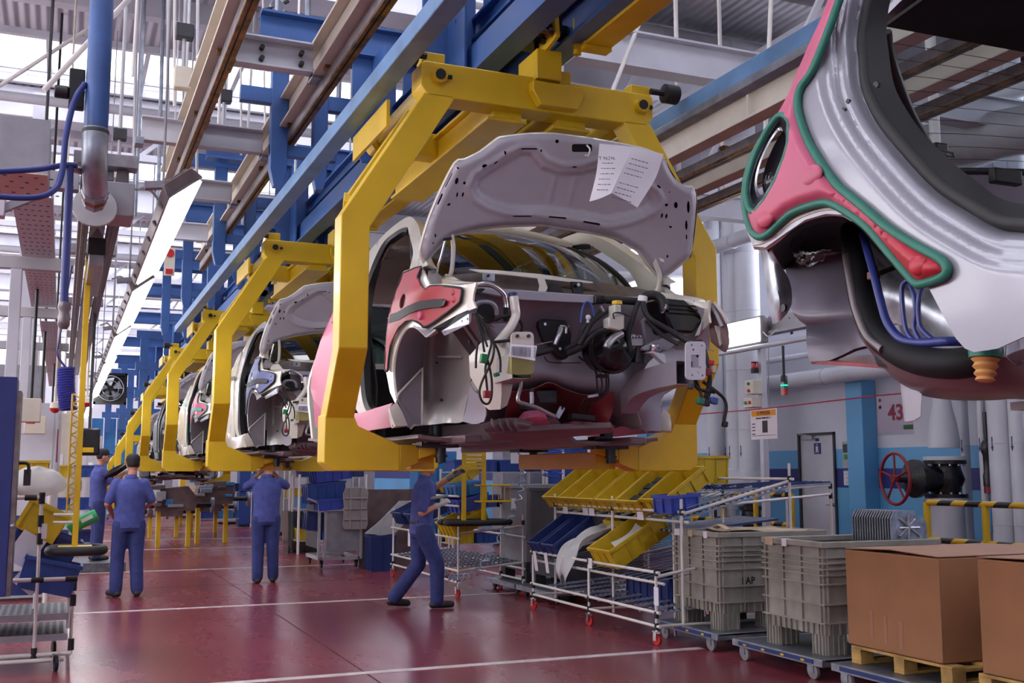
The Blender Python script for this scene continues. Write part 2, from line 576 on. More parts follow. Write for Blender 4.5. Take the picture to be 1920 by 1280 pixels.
FX0, FX1, FY0, FY1 = -9.0, 11.5, -5.0, 52.0
floor = struct('floor', MB().box(FX0, FX1, FY0, FY1, -0.12, 0.0), 'red_floor')
for y, x0, x1 in ((3.6, -2, 6), (8.3, -3, 5.3), (12.94, -1, 6.2), (17.93, -1, 6), (22.86, -1, 6), (26.05, -1, 6.5), (31, -1, 7)):
    obj('floor_line', MB().box(x0, x1, y - 0.05, y + 0.05, 0.0, 0.003), 'line_white', floor)
for x in (2.25, -3.2, 7.6):
    obj('floor_joint', MB().box(x - 0.006, x + 0.006, FY0, FY1, 0.0, 0.0015), 'joint_dark', floor)
for y in (5.9, 15.4, 20.6):
    obj('floor_joint', MB().box(FX0, FX1, y - 0.005, y + 0.005, 0.0, 0.0015), 'joint_dark', floor)

# right wall: painted bands; bright windows above
WX = 11.5
wr = MB()
DY0, DY1, DH = 13.92, 14.86, 2.19
for z0, z1, mi in ((0, 1.30, 1), (1.30, 1.60, 2), (1.60, 1.91, 1), (1.91, 3.9, 0)):
    if z0 < DH:
        for y0, y1 in ((FY0, DY0), (DY1, FY1)):
            wr.box(WX, WX + 0.25, y0, y1, z0, min(z1, DH) if z1 > DH else z1, mi)
        if z1 > DH: wr.box(WX, WX + 0.25, FY0, FY1, DH, z1, mi)
    else: wr.box(WX, WX + 0.25, FY0, FY1, z0, z1, mi)
wr.box(WX, WX + 0.25, FY0, FY1, 6.6, 8.2, 0)
WINS = []
yy = FY0
while yy < FY1:
    wr.box(WX, WX + 0.25, yy, yy + 0.9, 3.9, 6.6, 0)
    WINS.append((yy + 0.9, min(yy + 4.0, FY1))); yy += 4.0
wall_r = struct('wall_right', wr, ['wall_white', 'wall_sky', 'wall_navy'])
obj('wall_pilaster', MB().box(WX - 0.28, WX, 12.95, 13.32, 0, 2.95), 'wall_sky', wall_r, bevel=0.01)
obj('wall_pilaster', MB().box(WX - 0.28, WX, 19.5, 19.9, 0, 2.95), 'wall_sky', wall_r, bevel=0.01)
for i, (y0, y1) in enumerate(WINS):
    w = struct('window_%d' % (i + 1), MB().box(WX + 0.02, WX + 0.1, y0, y1, 3.9, 3.98).box(WX + 0.02, WX + 0.1, y0, y1, 6.52, 6.6).box(WX + 0.02, WX + 0.1, y0, y0 + .06, 3.9, 6.6).box(WX + 0.02, WX + 0.1, y1 - .06, y1, 3.9, 6.6), 'white_paint')
    for k in range(3):
        d = (y1 - y0) / 3
        obj('pane', MB().box(WX + 0.05, WX + 0.06, y0 + d * k + .02, y0 + d * (k + 1) - .02, 3.98, 6.52), 'skylight_glass', w)
        if k: obj('window_bar', MB().box(WX + 0.03, WX + 0.08, y0 + d * k - .02, y0 + d * k + .02, 3.98, 6.52), 'white_paint', w)
# the washroom door
door = struct('door_1', MB().box(WX + 0.01, WX + 0.06, DY0 + .03, DY1 - .03, 0.01, DH - .03), 'white_paint')
obj('door_frame', MB().box(WX - .03, WX + .1, DY0, DY0 + .04, 0, DH).box(WX - .03, WX + .1, DY1 - .04, DY1, 0, DH).box(WX - .03, WX + .1, DY0, DY1, DH - .04, DH), 'dark_grey', door)
obj('door_sign', MB().box(WX - .004, WX + .012, 14.30, 14.46, 1.84, 2.02).box(WX - .004, WX + .012, 14.34, 14.42, 2.05, 2.10), 'cabinet_navy', door)
ds = MB().lathe([(0.0, -.003), (.012, -.003), (.012, .003), (0, .003)], (WX - .006, 14.38, 1.99), (1, 0, 0), 10)
ds.prism([(14.35, 1.965), (14.41, 1.965), (14.405, 1.91), (14.42, 1.86), (14.40, 1.86), (14.38, 1.90), (14.36, 1.86), (14.34, 1.86), (14.355, 1.91)], 'x', WX - .008, WX - .004)
obj('door_symbol', ds, 'paper', door)
obj('door_handle', MB().tube([(WX + .01, 14.02, 1.02), (WX - .06, 14.02, 1.02), (WX - .06, 14.14, 1.02)], .011, 8).lathe([(.03, 0), (.03, .012)], (WX + .012, 14.02, 1.02), (-1, 0, 0), 12), 'chrome', door, smooth=40)
obj('door_closer', MB().box(WX - .05, WX + .01, 14.45, 14.72, 2.08, 2.14).bar((WX - .03, 14.5, 2.14), (WX - .12, 14.75, 2.18), .02, .02), 'grey_light', door)

# far wall of the hall; unseen left and rear walls added to cut daylight
wl = MB().box(FX0 - .25, FX0, FY0, FY1, 0, 2.8).box(FX0 - .25, FX0, FY0, FY1, 6.8, 8.2)
for k in range(15): wl.box(FX0 - .25, FX0, FY0 + 4 * k, FY0 + 4 * k + .5, 2.8, 6.8)
struct('wall_left_light_block', wl, 'wall_white')  # added out of view to weaken the side light, with an open band
struct('wall_front_light_block', MB().box(FX0, FX1, FY0 - .2, FY0, 0, 8.2), 'wall_white')  # added out of view to block light from behind the camera
wb = MB().box(FX0, FX1, FY1, FY1 + .2, 0, 8.2)
wall_b = struct('wall_back', wb, 'wall_white')
obj('wall_band', MB().box(FX0, FX1, FY1 - .02, FY1, 0, 1.5), 'wall_sky', wall_b)

# roof: corrugated strips between bands of skylight, on lattice trusses
RZ = 8.0
BAYS = [4.2 + 6.2 * k for k in range(-2, 8)]
SKX0, SKX1 = -9.0, 5.2
for i, y in enumerate(BAYS):
    rc = MB().box(FX0, FX1, y - 4.1, y, RZ, RZ + .12).box(SKX1, FX1, y, y + 2.1, RZ, RZ + .12)
    ce = struct('ceiling' if i == 0 else 'ceiling.%03d' % i, rc, 'corrugated')
    n = 10; w = (SKX1 - SKX0) / n
    vis = 12 < y < 50
    sk = struct('window_%d' % (len(WINS) + 1 + i), MB().box(SKX0, SKX1, y - .05, y + .05, RZ - .1, RZ + .1).box(SKX0, SKX1, y + 2.05, y + 2.15, RZ - .1, RZ + .1).box(SKX0, SKX1, y + 1.55, y + 1.60, RZ - .06, RZ + .0), 'white_paint')
    for k in range(n):
        obj('pane', MB().box(SKX0 + w * k + .02, SKX0 + w * (k + 1) - .02, y + .05, y + 2.05, RZ + .02, RZ + .03), 'skylight_glass', sk)
        obj('glazing_bar', MB().box(SKX0 + w * k - .035, SKX0 + w * k + .035, y + .05, y + 2.05, RZ - .05, RZ + .03), 'white_paint', sk)
    if y < 6 or y > 48: continue
    # drop panel on the near edge of the skylight and the white beam on its far edge
    obj('roof_beam', MB().box(FX0, FX1, y + 2.2, y + 2.5, RZ - .62, RZ - .12).box(FX0, FX1, y + 2.1, y + 2.6, RZ - .66, RZ - .62), 'white_paint', ce)
    obj('roof_purlin', MB().box(FX0, FX1, y - 1.9, y - 1.7, RZ - .3, RZ).box(FX0, FX1, y - 3.3, y - 3.1, RZ - .3, RZ), 'white_paint', ce)
    # lattice truss below the beam
    ty = y + 2.35
    if y < 14: continue
    obj('truss_chord', MB().box(FX0, FX1, ty - .07, ty + .07, 6.84, 6.96), 'white_paint', ce)
    x = -8.0
    while x < 11:
        for a, b in (((x, ty, 6.94), (x + .45, ty, 7.36)), ((x + .9, ty, 6.94), (x + .9, ty, 7.36))):
            obj('truss_strut', MB().bar(a, b, .07, .07), 'white_paint', ce)
        x += 1.8
# long roof girders and bracing
for x in (4.9, 8.6):
    struct('trim_%d' % int(x * 10 + 50), MB().box(x - .06, x + .06, 8, 50, 7.0, 7.3).box(x - .14, x + .14, 8, 50, 6.96, 7.0), 'white_paint')

# ------------------------------------------------------------ overhead conveyor
def ibeam(mb, x, z0, z1, w, y0, y1, t=.02, tw=.014):
    """an I-beam running along the hall"""
    mb.box(x - w / 2, x + w / 2, y0, y1, z0, z0 + t).box(x - w / 2, x + w / 2, y0, y1, z1 - t, z1)
    return mb.box(x - tw / 2, x + tw / 2, y0, y1, z0 + t, z1 - t)


obj('guide_rail', MB().box(1.553, 1.669, 1.2, 17.6, 3.75, 3.85), 'rail_blue', bevel=.006, label='long light blue square guide rail left of the yellow carriers', cat='guide rail')
t = thing('guide_rail', 'blue and grey guide rail on the right of the carriers under a roller', 'guide rail', (3.55, 1.0, 3.74))
obj('rail_tube', MB().box(3.50, 3.60, 1.0, 17.6, 3.78, 3.88), 'rail_blue', t, bevel=.005)
obj('wear_strip', MB().box(3.495, 3.585, 1.0, 17.6, 3.73, 3.78), 'zinc', t, bevel=.004)

t = thing('conveyor_track', 'dark blue twin channel conveyor track with chain above the yellow carriers', 'conveyor', (2.5, 0, 4.05))
for s in (-1, 1):
    m = MB()
    xo = 2.5 + s * .17
    m.box(xo - .012, xo + .012, 0, 40, 4.06, 4.28)
    m.box(min(xo, xo - s * .08), max(xo, xo - s * .08), 0, 40, 4.04, 4.06).box(min(xo, xo - s * .08), max(xo, xo - s * .08), 0, 40, 4.28, 4.30)
    m.box(min(xo, xo + s * .07), max(xo, xo + s * .07), 0, 40, 4.04, 4.06)
    obj('channel', m, 'blue_steel', t)
obj('power_track', ibeam(MB(), 2.5, 4.46, 4.62, .12, 0, 40), 'blue_steel', t)
ch = MB()
y = 3.0
while y < 24:
    ch.box(2.47, 2.53, y, y + .11, 4.36, 4.40).box(2.485, 2.515, y + .09, y + .18, 4.345, 4.415); y += .17
obj('chain', ch, 'black_iron', t, kind='stuff')
# hangers: cross beam, two chamfered drop plates, ties
for i, y in enumerate((1.2, 3.9, 6.35, 8.25, 11.75, 15.0, 18.7, 21.9, 26, 31, 36)):
    h = thing('conveyor_hanger', ('blue cross beam with drop plates holding the conveyor track, %s from the camera' % ('nearest', 'second', 'third', 'fourth', 'fifth', 'sixth', 'seventh', 'eighth', 'ninth', 'tenth', 'eleventh')[i]), 'hanger', (2.5, y, 4.0), 'blue hangers along the conveyor')
    for s in (-1, 1):
        x = 2.5 + s * .22
        xa, xb = (x - .02, x + .0) if s < 0 else (x, x + .02)
        obj('drop_plate', MB().prism([(y - .17, 5.0), (y - .17, 4.12), (y - .1, 4.0), (y + .1, 4.0), (y + .17, 4.12), (y + .17, 5.0)], 'x', xa, xb), 'blue_steel', h, bevel=.003)
        obj('drop_plate', MB().prism([(x - .19, 5.0), (x - .19, 4.3), (x - .1, 4.1), (x + .1, 4.1), (x + .19, 4.3), (x + .19, 5.0)], 'y', y + .18, y + .2), 'blue_steel', h, bevel=.003)
        obj('bolt', MB().lathe([(.014, 0), (.014, .012)], (xa, y, 4.2), (-s, 0, 0), 6).lathe([(.014, 0), (.014, .012)], (xa, y, 4.5), (-s, 0, 0), 6), 'zinc', h)
    obj('cross_beam', MB().box(1.32, 3.9, y + .1, y + .28, 5.0, 5.02).box(1.32, 3.9, y + .18, y + .2, 5.02, 5.24).box(1.32, 3.9, y + .1, y + .28, 5.24, 5.26), 'blue_steel', h)
    obj('hanger_rod', MB().tube([(1.45, y + .19, 5.26), (1.45, y + .19, 7.9)], .014, 6), 'white_paint', h)
    obj('hanger_rod', MB().tube([(3.75, y + .19, 5.26), (3.75, y + .19, 7.9)], .014, 6), 'white_paint', h)
# side frames that carry the guide rail further down the line
for i, y in enumerate((8.6, 12.2, 15.6, 19.0)):
    h = thing('support_ladder', ('blue ladder frame carrying the guide rail, ' + ('nearest of four', 'second of four', 'third of four', 'furthest of four')[i]), 'frame', (1.6, y, 3.85), 'blue ladder frames over the guide rail')
    for x, w in ((1.52, .14), (1.86, .12)):
        obj('upright', MB().prism([(x - w / 2, 5.0), (x - w / 2, 4.0), (x - w / 4, 3.86), (x + w / 4, 3.86), (x + w / 2, 4.0), (x + w / 2, 5.0)], 'y', y - .05, y + .05), 'blue_steel', h, bevel=.006)
    obj('rung', MB().box(1.2, 2.4, y - .04, y + .04, 4.55, 4.68), 'blue_steel', h, bevel=.006)
    obj('rung', MB().box(1.45, 2.0, y - .035, y + .035, 4.12, 4.22), 'blue_steel', h, bevel=.006)
    obj('rung', MB().box(1.1, 2.4, y - .06, y + .06, 4.98, 5.12), 'blue_steel', h, bevel=.006)
for i, (y, x0) in enumerate(((37, 1.55), (39.5, 1.2), (28.4, 1.6))):
    h = thing('portal_frame', ('blue portal grid over the line beside the round fan', 'blue portal grid at the far end of the line', 'blue portal grid above the lowered carriers')[i], 'frame', (2.5, y, 3.0))
    for z in (3.4, 4.1, 4.9):
        obj('rung', MB().box(x0, 4.6, y - .07, y + .07, z, z + .2), 'blue_steel', h)
    for x in (x0 + .2, x0 + .9, x0 + 1.6, 4.4):
        obj('upright', MB().box(x - .1, x + .1, y - .06, y + .06, 2.9, 5.1), 'blue_steel', h)
# blue guarding far down the line
for i in range(5):
    x = 0.9 + .42 * i
    obj('guard_panel', MB().box(x, x + .38, 40.0 + i * .02, 40.06 + i * .02, 0, 3.4).box(x + .02, x + .06, 39.98 + i * .02, 40.0 + i * .02, 0, 3.4), 'bin_sky', label='sky blue guard panel far down the line, %s from the left' % ('first', 'second', 'third', 'fourth', 'fifth')[i], cat='panel', group='guard panels at the end of the line')

# ------------------------------------------------------------ yellow carriers
PITCHY = 5.05
CARY = 5.5


def leg_mesh(s):
    """one C-shaped leg; s=-1 is the left one"""
    m = MB(); X = lambda x: 2.5 + s * (2.5 - x)
    oz = [(1.775, 3.66, 5.5), (1.317, 2.92, 5.5), (1.317, 2.2, 5.5), (1.317, 1.83, 5.78), (1.317, 1.60, 5.78)]
    iz = [(1.965, 3.66), (1.475, 2.86), (1.475, 2.2), (1.475, 1.83), (1.475, 1.60)]
    d = .15
    loops = [[(X(o[0]), o[2], o[1]), (X(i[0]), o[2], i[1]), (X(i[0]), o[2] + d, i[1]), (X(o[0]), o[2] + d, o[1])] for o, i in zip(oz, iz)]
    return m.ring(loops)


def make_carrier():
    t = thing('carrier', 'x', 'carrier', (2.5, CARY, 1.553), 'yellow carriers along the line')
    y = CARY
    f = MB().prism([(1.755, 3.70), (1.80, 3.645), (3.20, 3.645), (3.245, 3.70), (3.245, 3.83), (3.22, 3.845), (1.78, 3.845), (1.755, 3.83)], 'y', y, y + .18)
    obj('front_beam', f, 'yellow', t, bevel=.006)
    f = MB().prism([(1.755, 3.70), (1.80, 3.645), (3.20, 3.645), (3.245, 3.70), (3.245, 3.80), (1.755, 3.80)], 'y', y + 1.1, y + 1.26)
    obj('rear_beam', f, 'yellow', t, bevel=.006)
    for x in (2.32, 2.74):
        m = MB().box(x - .125, x + .125, y + .1, y + 2.1, 3.59, 3.61).box(x - .09, x + .09, y + .1, y + 2.1, 3.61, 3.76).box(x - .125, x + .125, y + .1, y + 2.1, 3.76, 3.78)
        obj('long_beam', m, 'yellow', t, bevel=.004)
    for x in (1.86, 3.14):
        obj('side_rail', MB().box(x - .05, x + .05, y + .18, y + 1.1, 3.68, 3.78), 'yellow', t, bevel=.004)
    # centre block and tow bracket
    obj('centre_block', MB().box(2.44, 2.60, y - .06, y + .22, 3.82, 4.0).prism([(2.41, 3.80), (2.41, 3.74), (2.46, 3.66), (2.70, 3.66), (2.74, 3.74), (2.74, 3.80)], 'y', y - .07, y).box(2.60, 2.68, y - .02, y + .2, 3.80, 3.9), 'yellow', t, bevel=.006)
    br = obj('trolley_bracket', MB().prism([(y - .22, 4.02), (y - .02, 3.98), (y + .06, 4.06), (y - .02, 4.2), (y - .2, 4.16)], 'x', 2.49, 2.515), 'yellow', t, bevel=.004)
    for by, bz in ((y - .17, 4.06), (y - .06, 4.05), (y - .15, 4.14), (y - .04, 4.15)):
        obj('bolt', MB().lathe([(.022, 0), (.022, .03)], (2.49, by, bz), (-1, 0, 0), 6), 'black', br)
    obj('trolley', MB().box(2.44, 2.56, y - .15, y + .2, 4.08, 4.2).lathe([(.05, -.05), (.05, .05)], (2.40, y, 4.14), (1, 0, 0), 14).lathe([(.05, -.05), (.05, .05)], (2.60, y, 4.14), (1, 0, 0), 14).tube([(2.5, y + .05, 4.1), (2.5, y + .05, 3.95)], .03, 8), 'black_iron', t, smooth=40)
    obj('stop_rod', MB().tube([(2.3, y - .2, 4.06), (2.52, y - .16, 4.05)], .016, 8), 'brown', t, smooth=40)
    for x in (1.86, 3.16):
        p = obj('pin_boss', MB().lathe([(.045, 0), (.045, .03), (.028, .03), (.028, .0)], (x, y, 3.765), (0, -1, 0), 16), 'yellow', t, smooth=40)
        obj('pin', MB().lathe([(.03, 0), (.03, .04)], (x, y, 3.765), (0, -1, 0), 10).box(x + .05, x + .075, y - .015, y, 3.755, 3.775), 'black', p, smooth=40)
    for x, s in ((1.80, -1), (3.16, 1)):
        obj('roller_plate', MB().box(x - .01, x + .13, y + .1, y + .2, 3.84, 3.94), 'yellow', t, bevel=.006)
    for x in (1.70, 3.40):
        m = MB().lathe([(.045, -.05), (.06, -.045), (.06, .045), (.045, .05)], (x, y + .05, 3.89), (1, 0, 0), 18).tube([(x, y + .05, 3.89), (x + (.1 if x < 2 else -.14), y + .05, 3.89)], .02, 8)
        obj('guide_roller', m, 'rubber', t, smooth=40)
    for s in (-1, 1):
        X = lambda x: 2.5 + s * (2.5 - x)
        obj('leg', leg_mesh(s), 'yellow', t, bevel=.006)
        # second slanted bar behind the leg, with a gusset
        m = MB().bar((X(1.82), y + .42, 3.66), (X(1.46), y + .36, 3.10), .07, .10, up=(0, 1, 0))
        obj('leg_brace', m, 'yellow', t, bevel=.004)
        obj('leg_brace', MB().bar((X(1.47), y + .40, 3.12), (X(1.40), y + .12, 3.0), .05, .09, up=(1, 0, 0)), 'yellow', t, bevel=.004)
        obj('gusset', MB().box(*sorted((X(1.66), X(1.68))), y + .36, y + 1.15, 3.56, 3.72), 'yellow', t)
        # foot: deep plate, tapering arm, black locating pad
        yf = y + .28
        foot = [(1.312, 1.86), (1.312, 1.60), (1.365, 1.553), (1.74, 1.553), (1.74, 1.70), (1.50, 1.80), (1.475, 1.86)]
        obj('foot', MB().prism([(X(a), b) for a, b in foot], 'y', yf - .01, yf + .16), 'yellow', t, bevel=.006)
        e = [[(X(1.74), yf - .01, 1.553), (X(1.74), yf - .01, 1.70), (X(1.74), yf + .16, 1.70), (X(1.74), yf + .16, 1.553)],
             [(X(1.86), yf + .02, 1.60), (X(1.86), yf + .02, 1.70), (X(1.86), yf + .14, 1.70), (X(1.86), yf + .14, 1.60)]]
        obj('arm_end', MB().ring(e), 'yellow', t, bevel=.004)
        arm = MB().prism([(X(1.86), 1.62), (X(1.86), 1.69), (X(2.0), 1.69), (X(2.0), 1.66)], 'y', yf + .02, yf + .13)
        arm.box(*sorted((X(1.84), X(1.98))), yf + .1, yf + 1.3, 1.565, 1.67)
        obj('arm', arm, 'yellow', t, bevel=.005)
        for py in (yf + .0, yf + 1.16):
            px = X(1.955)
            m = MB().box(px - .11, px + .11, py - .08, py + .1, 1.685, 1.71).lathe([(.05, 1.71), (.05, 1.745), (.04, 1.75), (.04, 1.83), (.03, 1.835)], (px, py, 0), (0, 0, 1), 16)
            m.lathe([(.03, 1.60), (.03, 1.69)], (px + .03, py, 0), (0, 0, 1), 12).lathe([(.038, 1.63), (.038, 1.645)], (px + .03, py, 0), (0, 0, 1), 12).box(px - .1, px - .03, py - .05, py + .05, 1.71, 1.76)
            pd = obj('support_pad', m, 'black_iron', t, smooth=40)
            obj('bolt', MB().lathe([(.012, 0), (.012, .014)], (px - .08, py - .06, 1.71), (0, 0, 1), 6).lathe([(.012, 0), (.012, .014)], (px + .08, py - .06, 1.71), (0, 0, 1), 6), 'zinc', pd)
    # tow bar reaching forward to the carrier ahead
    m = ibeam(MB(), 2.78, 4.02, 4.22, .17, y - 1.7, y - .12)
    m.box(2.69, 2.87, y - .18, y - .1, 4.0, 4.06)
    obj('tow_bar', m, 'yellow', t, bevel=.003)
    obj('tow_pin', MB().tube([(2.68, y - .1, 3.98), (2.68, y - .1, 4.2)], .025, 10), 'yellow', t, smooth=40)
    return t


NTH = ('nearest', 'second', 'third', 'fourth', 'fifth', 'sixth', 'seventh')
car0 = make_carrier()
car0['label'] = 'nearest yellow C-frame carrier, holding the white car body with the raised hood'
for k in range(1, 7):
    c = copy_tree(car0)
    c.location = (2.5, CARY + PITCHY * k, 1.553 - (0, 0, 0, 0.0, .35, .75, 1.15)[k])
    c['label'] = '%s yellow C-frame carrier along the line, counted from the camera' % NTH[k]
    if k > 3:
        z = 4.08; y = CARY + PITCHY * k; ORG[c] = c.location.copy()
        obj('drop_hanger', MB().box(2.46, 2.54, y, y + .2, z - (0, 0, 0, 0, .35, .75, 1.15)[k], z + .2), 'yellow', c)

# ------------------------------------------------------------ cream girders with copper conductor rails
def girder(x, z0, y0, y1, label, side):
    t = thing('crane_girder', label, 'girder', (x, y0, z0))
    obj('girder', ibeam(MB(), x, z0, z0 + .26, .16, y0, y1, .022, .016), 'cream', t, bevel=.003)
    xr = x + side
    obj('conductor_housing', MB().box(xr - .035, xr + .035, y0, y1 + .06, z0 - .10, z0 - .02), 'alu', t, bevel=.004)
    obj('conductor_rail', MB().box(xr + .0, xr + .035, y0, y1 + .1, z0 - .125, z0 - .10).box(xr - .035, xr - .012, y0, y1 + .1, z0 - .125, z0 - .10), 'copper', t)
    y = y0 + .7
    while y < y1:
        obj('bracket', MB().box(xr - .06, xr + .06, y - .03, y + .03, z0 - .03, z0 + .0).tube([(xr + .05, y, z0), (xr + .06, y, z0 - .06), (xr + .02, y, z0 - .13)], .008, 6), 'copper', t)
        y += 1.35
    return t


girder(1.60, 4.36, 1.0, 14.6, 'cream girder with a copper conductor rail, left of the light blue guide rail', .02)
girder(0.87, 4.36, 1.0, 11.2, 'cream girder with a copper conductor rail, leftmost one above the row of lamps', .02)
girder(5.02, 4.36, 1.5, 13.5, 'cream girder with a copper conductor rail, right of the carriers', .2)
girder(5.62, 4.26, 1.5, 13.0, 'cream girder with a copper conductor rail, rightmost one behind the silver car', .14)
obj('stiffener_plate', MB().box(4.95, 4.96, 6.9, 6.92, 4.36, 4.62), 'cream', label='small cream stiffener plate on the girder right of the carriers', cat='plate')
for i, (x0, x1, y, z0, n) in enumerate(((.95, 1.54, 7.4, 4.38, 4), (.5, 1.54, 9.5, 4.38, 0), (.95, 1.54, 11.4, 4.38, 0), (.95, 1.54, 13.4, 4.36, 0), (.9, 1.54, 5.0, 4.38, 4))):
    t = thing('cross_channel', ('white steel channel with four bolts between the two cream girders', 'white steel channel, second between the cream girders', 'white steel channel, third between the cream girders', 'white steel channel, last between the cream girders', 'white steel channel, nearest between the cream girders')[i], 'channel', ((x0 + x1) / 2, y, z0))
    m = MB().box(x0, x1, y - .01, y + .01, z0, z0 + .22).box(x0, x1, y - .09, y, z0, z0 + .015).box(x0, x1, y - .09, y, z0 + .205, z0 + .22)
    obj('channel', m, 'white_paint', t, bevel=.003)
    if n:
        for bx in (x0 + .22, x0 + .5):
            for bz in (.07, .15):
                obj('bolt', MB().lathe([(.018, 0), (.018, .05)], (bx, y - .01, z0 + bz), (0, -1, 0), 8), 'black', t, smooth=40)
    obj('clamp', MB().box(x0 - .05, x0 + .02, y - .1, y + .05, z0 - .04, z0 + .02), 'zinc', t); obj('clamp', MB().box(x1 - .02, x1 + .06, y - .1, y + .05, z0 - .04, z0 + .02), 'zinc', t)

# ------------------------------------------------------------ car bodies: sheet-metal helpers
from mathutils.geometry import tessellate_polygon


def P3(p):
    return at(p[0], p[1], Y=p[2])


def patch(mb, pts, mi=0):
    tri = tessellate_polygon([[Vector((p[0], p[1], 0)) for p in pts]])
    return mb.add([P3(p) if not isinstance(p, Vector) else p for p in pts], [tuple(t) for t in tri], mi)


def loft(mb, rows, k=4, kr=3, mi=0):
    """smooth sheet through rows of points"""
    R = [spline([P3(p) if not isinstance(p, Vector) else p for p in r], k) for r in rows]
    n = len(R[0])
    cols = [spline([r[i] for r in R], kr) for i in range(n)]
    m = len(cols[0])
    return mb.ring([[cols[i][j] for i in range(n)] for j in range(m)], closed=False, cap=False, mi=mi)


def surf_sheet(mb, px, holes, f, X0, off=0.0, step=8, mi=0, rel=None):
    """an outline seen in the photograph, laid onto the body surface x = f(y, z)"""
    def f3(u, v):
        r = off + (rel(u, v) if rel else 0)
        return onx(u, v, lambda y, z: f(y, z) + r, X0)
    return mb.sheet(px, holes, f3, step, mi)


def band(mb, a, b, f, X0, off=0.0, k=4, offb=None):
    A = [onx(p.x, p.y, lambda y, z: f(y, z) + off, X0) for p in spline([(q[0], q[1], 0) for q in a], k)]
    o2 = off if offb is None else offb
    B = [onx(p.x, p.y, lambda y, z: f(y, z) + o2, X0) for p in spline([(q[0], q[1], 0) for q in b], k)]
    return mb.ring([A, B], closed=False, cap=False)


def mirror_x(mb, xc):
    m = MB(); m.v = [Vector((2 * xc - p.x, p.y, p.z)) for p in mb.v]; m.f = [tuple(reversed(f)) for f in mb.f]; m.mi = list(mb.mi)
    return m


def sstep(a, b, x):
    t = max(0, min(1, (x - a) / (b - a))); return t * t * (3 - 2 * t)


def pxtube(mb, pts, r, Y, n=8, k=5):
    q = [at(p[0], p[1], Y=(p[2] if len(p) > 2 else Y)) for p in pts]
    return mb.tube(spline(q, k), r, n)


XC = 2.5


def fS(y, z):
    return 1.70 + .28 * max(0, 5.5 - y) ** 2 + .34 * max(0, z - 2.5) + .25 * max(0, y - 7.7) ** 2


FENDER = [(757, 508), (789, 497), (797, 515), (806, 533), (830, 532), (862, 535), (893, 530), (888, 548), (886, 562), (892, 577), (859, 590), (825, 612), (799, 631), (787, 619), (774, 611), (762, 617), (752, 634), (744, 657), (739, 690), (740, 720), (744, 748), (741, 756), (731, 735), (723, 692), (724, 671), (726, 625), (731, 589), (748, 535)]
COVER = [(756, 512), (789, 500), (783, 519), (788, 535), (798, 544), (806, 537), (829, 536), (859, 539), (866, 543), (864, 560), (859, 570), (830, 592), (799, 613), (787, 606), (772, 599), (761, 601), (747, 614), (735, 638), (729, 672), (727, 694), (722, 692), (723, 671), (726, 625), (731, 589), (748, 535)]
STRIP = [(732, 589), (745, 585), (765, 573), (785, 565), (810, 561), (832, 560), (827, 576), (806, 577), (785, 581), (765, 589), (748, 600), (729, 606)]
HOOD = [(799, 490), (792, 470), (804, 423), (825, 371), (858, 308), (877, 301), (907, 287), (940, 263), (954, 259), (1001, 254), (1048, 254), (1119, 263), (1177, 273), (1222, 283), (1252, 299), (1259, 317), (1271, 338), (1290, 351), (1305, 355), (1306, 392), (1301, 439), (1294, 481), (1262, 510), (1245, 521), (1224, 498), (1205, 472), (1165, 449), (1107, 437), (1060, 431), (1024, 425), (954, 426), (907, 431), (867, 439), (849, 444), (827, 463), (804, 488)]
RECESS = [(895, 355), (900, 338), (921, 324), (954, 303), (982, 287), (1001, 288), (1013, 303), (1024, 315), (1055, 327), (1095, 326), (1130, 316), (1150, 320), (1200, 352), (1220, 362), (1229, 376), (1225, 388), (1205, 399), (1177, 409), (1142, 413), (1100, 404), (1060, 398), (1020, 394), (961, 392), (930, 383), (905, 370)]
RIDGE = [(880, 352), (890, 330), (915, 312), (950, 292), (980, 276), (1008, 276), (1030, 300), (1060, 312), (1095, 312), (1130, 300), (1160, 308), (1212, 342), (1236, 358), (1246, 378), (1236, 396), (1210, 410), (1180, 421), (1140, 428), (1095, 416), (1050, 410), (1010, 405), (955, 404), (915, 392), (890, 375)]
HOLES = [rrect(982, 1012, 279, 282, 1), rrect(966, 1001, 406, 409, 1), [(1034, 407), (1067, 410), (1067, 413.5), (1034, 410.5)], [(1099, 416), (1130, 421), (1130, 425), (1099, 420)], rrect(1079, 1117, 272, 287, 4),
         oval(1051, 267, 3.6, 3.6, 10), oval(1020, 284, 2.6, 2.2, 8), oval(951, 288, 2, 4, 8), oval(911, 312, 5.2, 3, 8, -.4), oval(933, 306, 5, 2, 8, -.6), oval(873, 344, 3, 3, 8), oval(858, 340, 3.4, 6.5, 10, .25), oval(859, 366, 2, 4.8, 8, .2), oval(870, 366, 2, 4.8, 8, .2), oval(843, 384, 4, 2.3, 8, -.5),
         [(837, 351), (850, 326), (852, 327), (839, 352)], [(822, 384), (831, 364), (833, 365), (824, 385)], oval(817, 442, 2, 3.6, 8), oval(813, 456, 1.8, 1.8, 8), oval(861, 316, 2, 2, 8), oval(1239, 351, 4.6, 2.2, 8, .7), oval(1258, 361, 1.5, 1.5, 6), oval(1252, 385, 3.2, 3, 8), oval(1269, 385, 3.4, 6.2, 10), oval(1291, 388, 2.6, 11.5, 12), oval(1287, 422, 2.2, 9, 12), oval(1287, 444, 1.5, 5, 8), oval(1244, 405, 2, 4.8, 8, .2), oval(1252, 406, 2, 4.8, 8, .2), oval(1259, 426, 3, 2, 8, .5), oval(1253, 481, 2, 3, 8), oval(1083, 315, 5, 2, 8)]


def hood_point(u, v, back=0.0):
    n = Vector((0, 1, .42)).normalized()
    p = onp(u, v, (2.5, 5.40 + back, 2.66), n)
    c = (p.x - 2.53) / .8
    return p + n * (.05 * (1 - c * c) - .0)


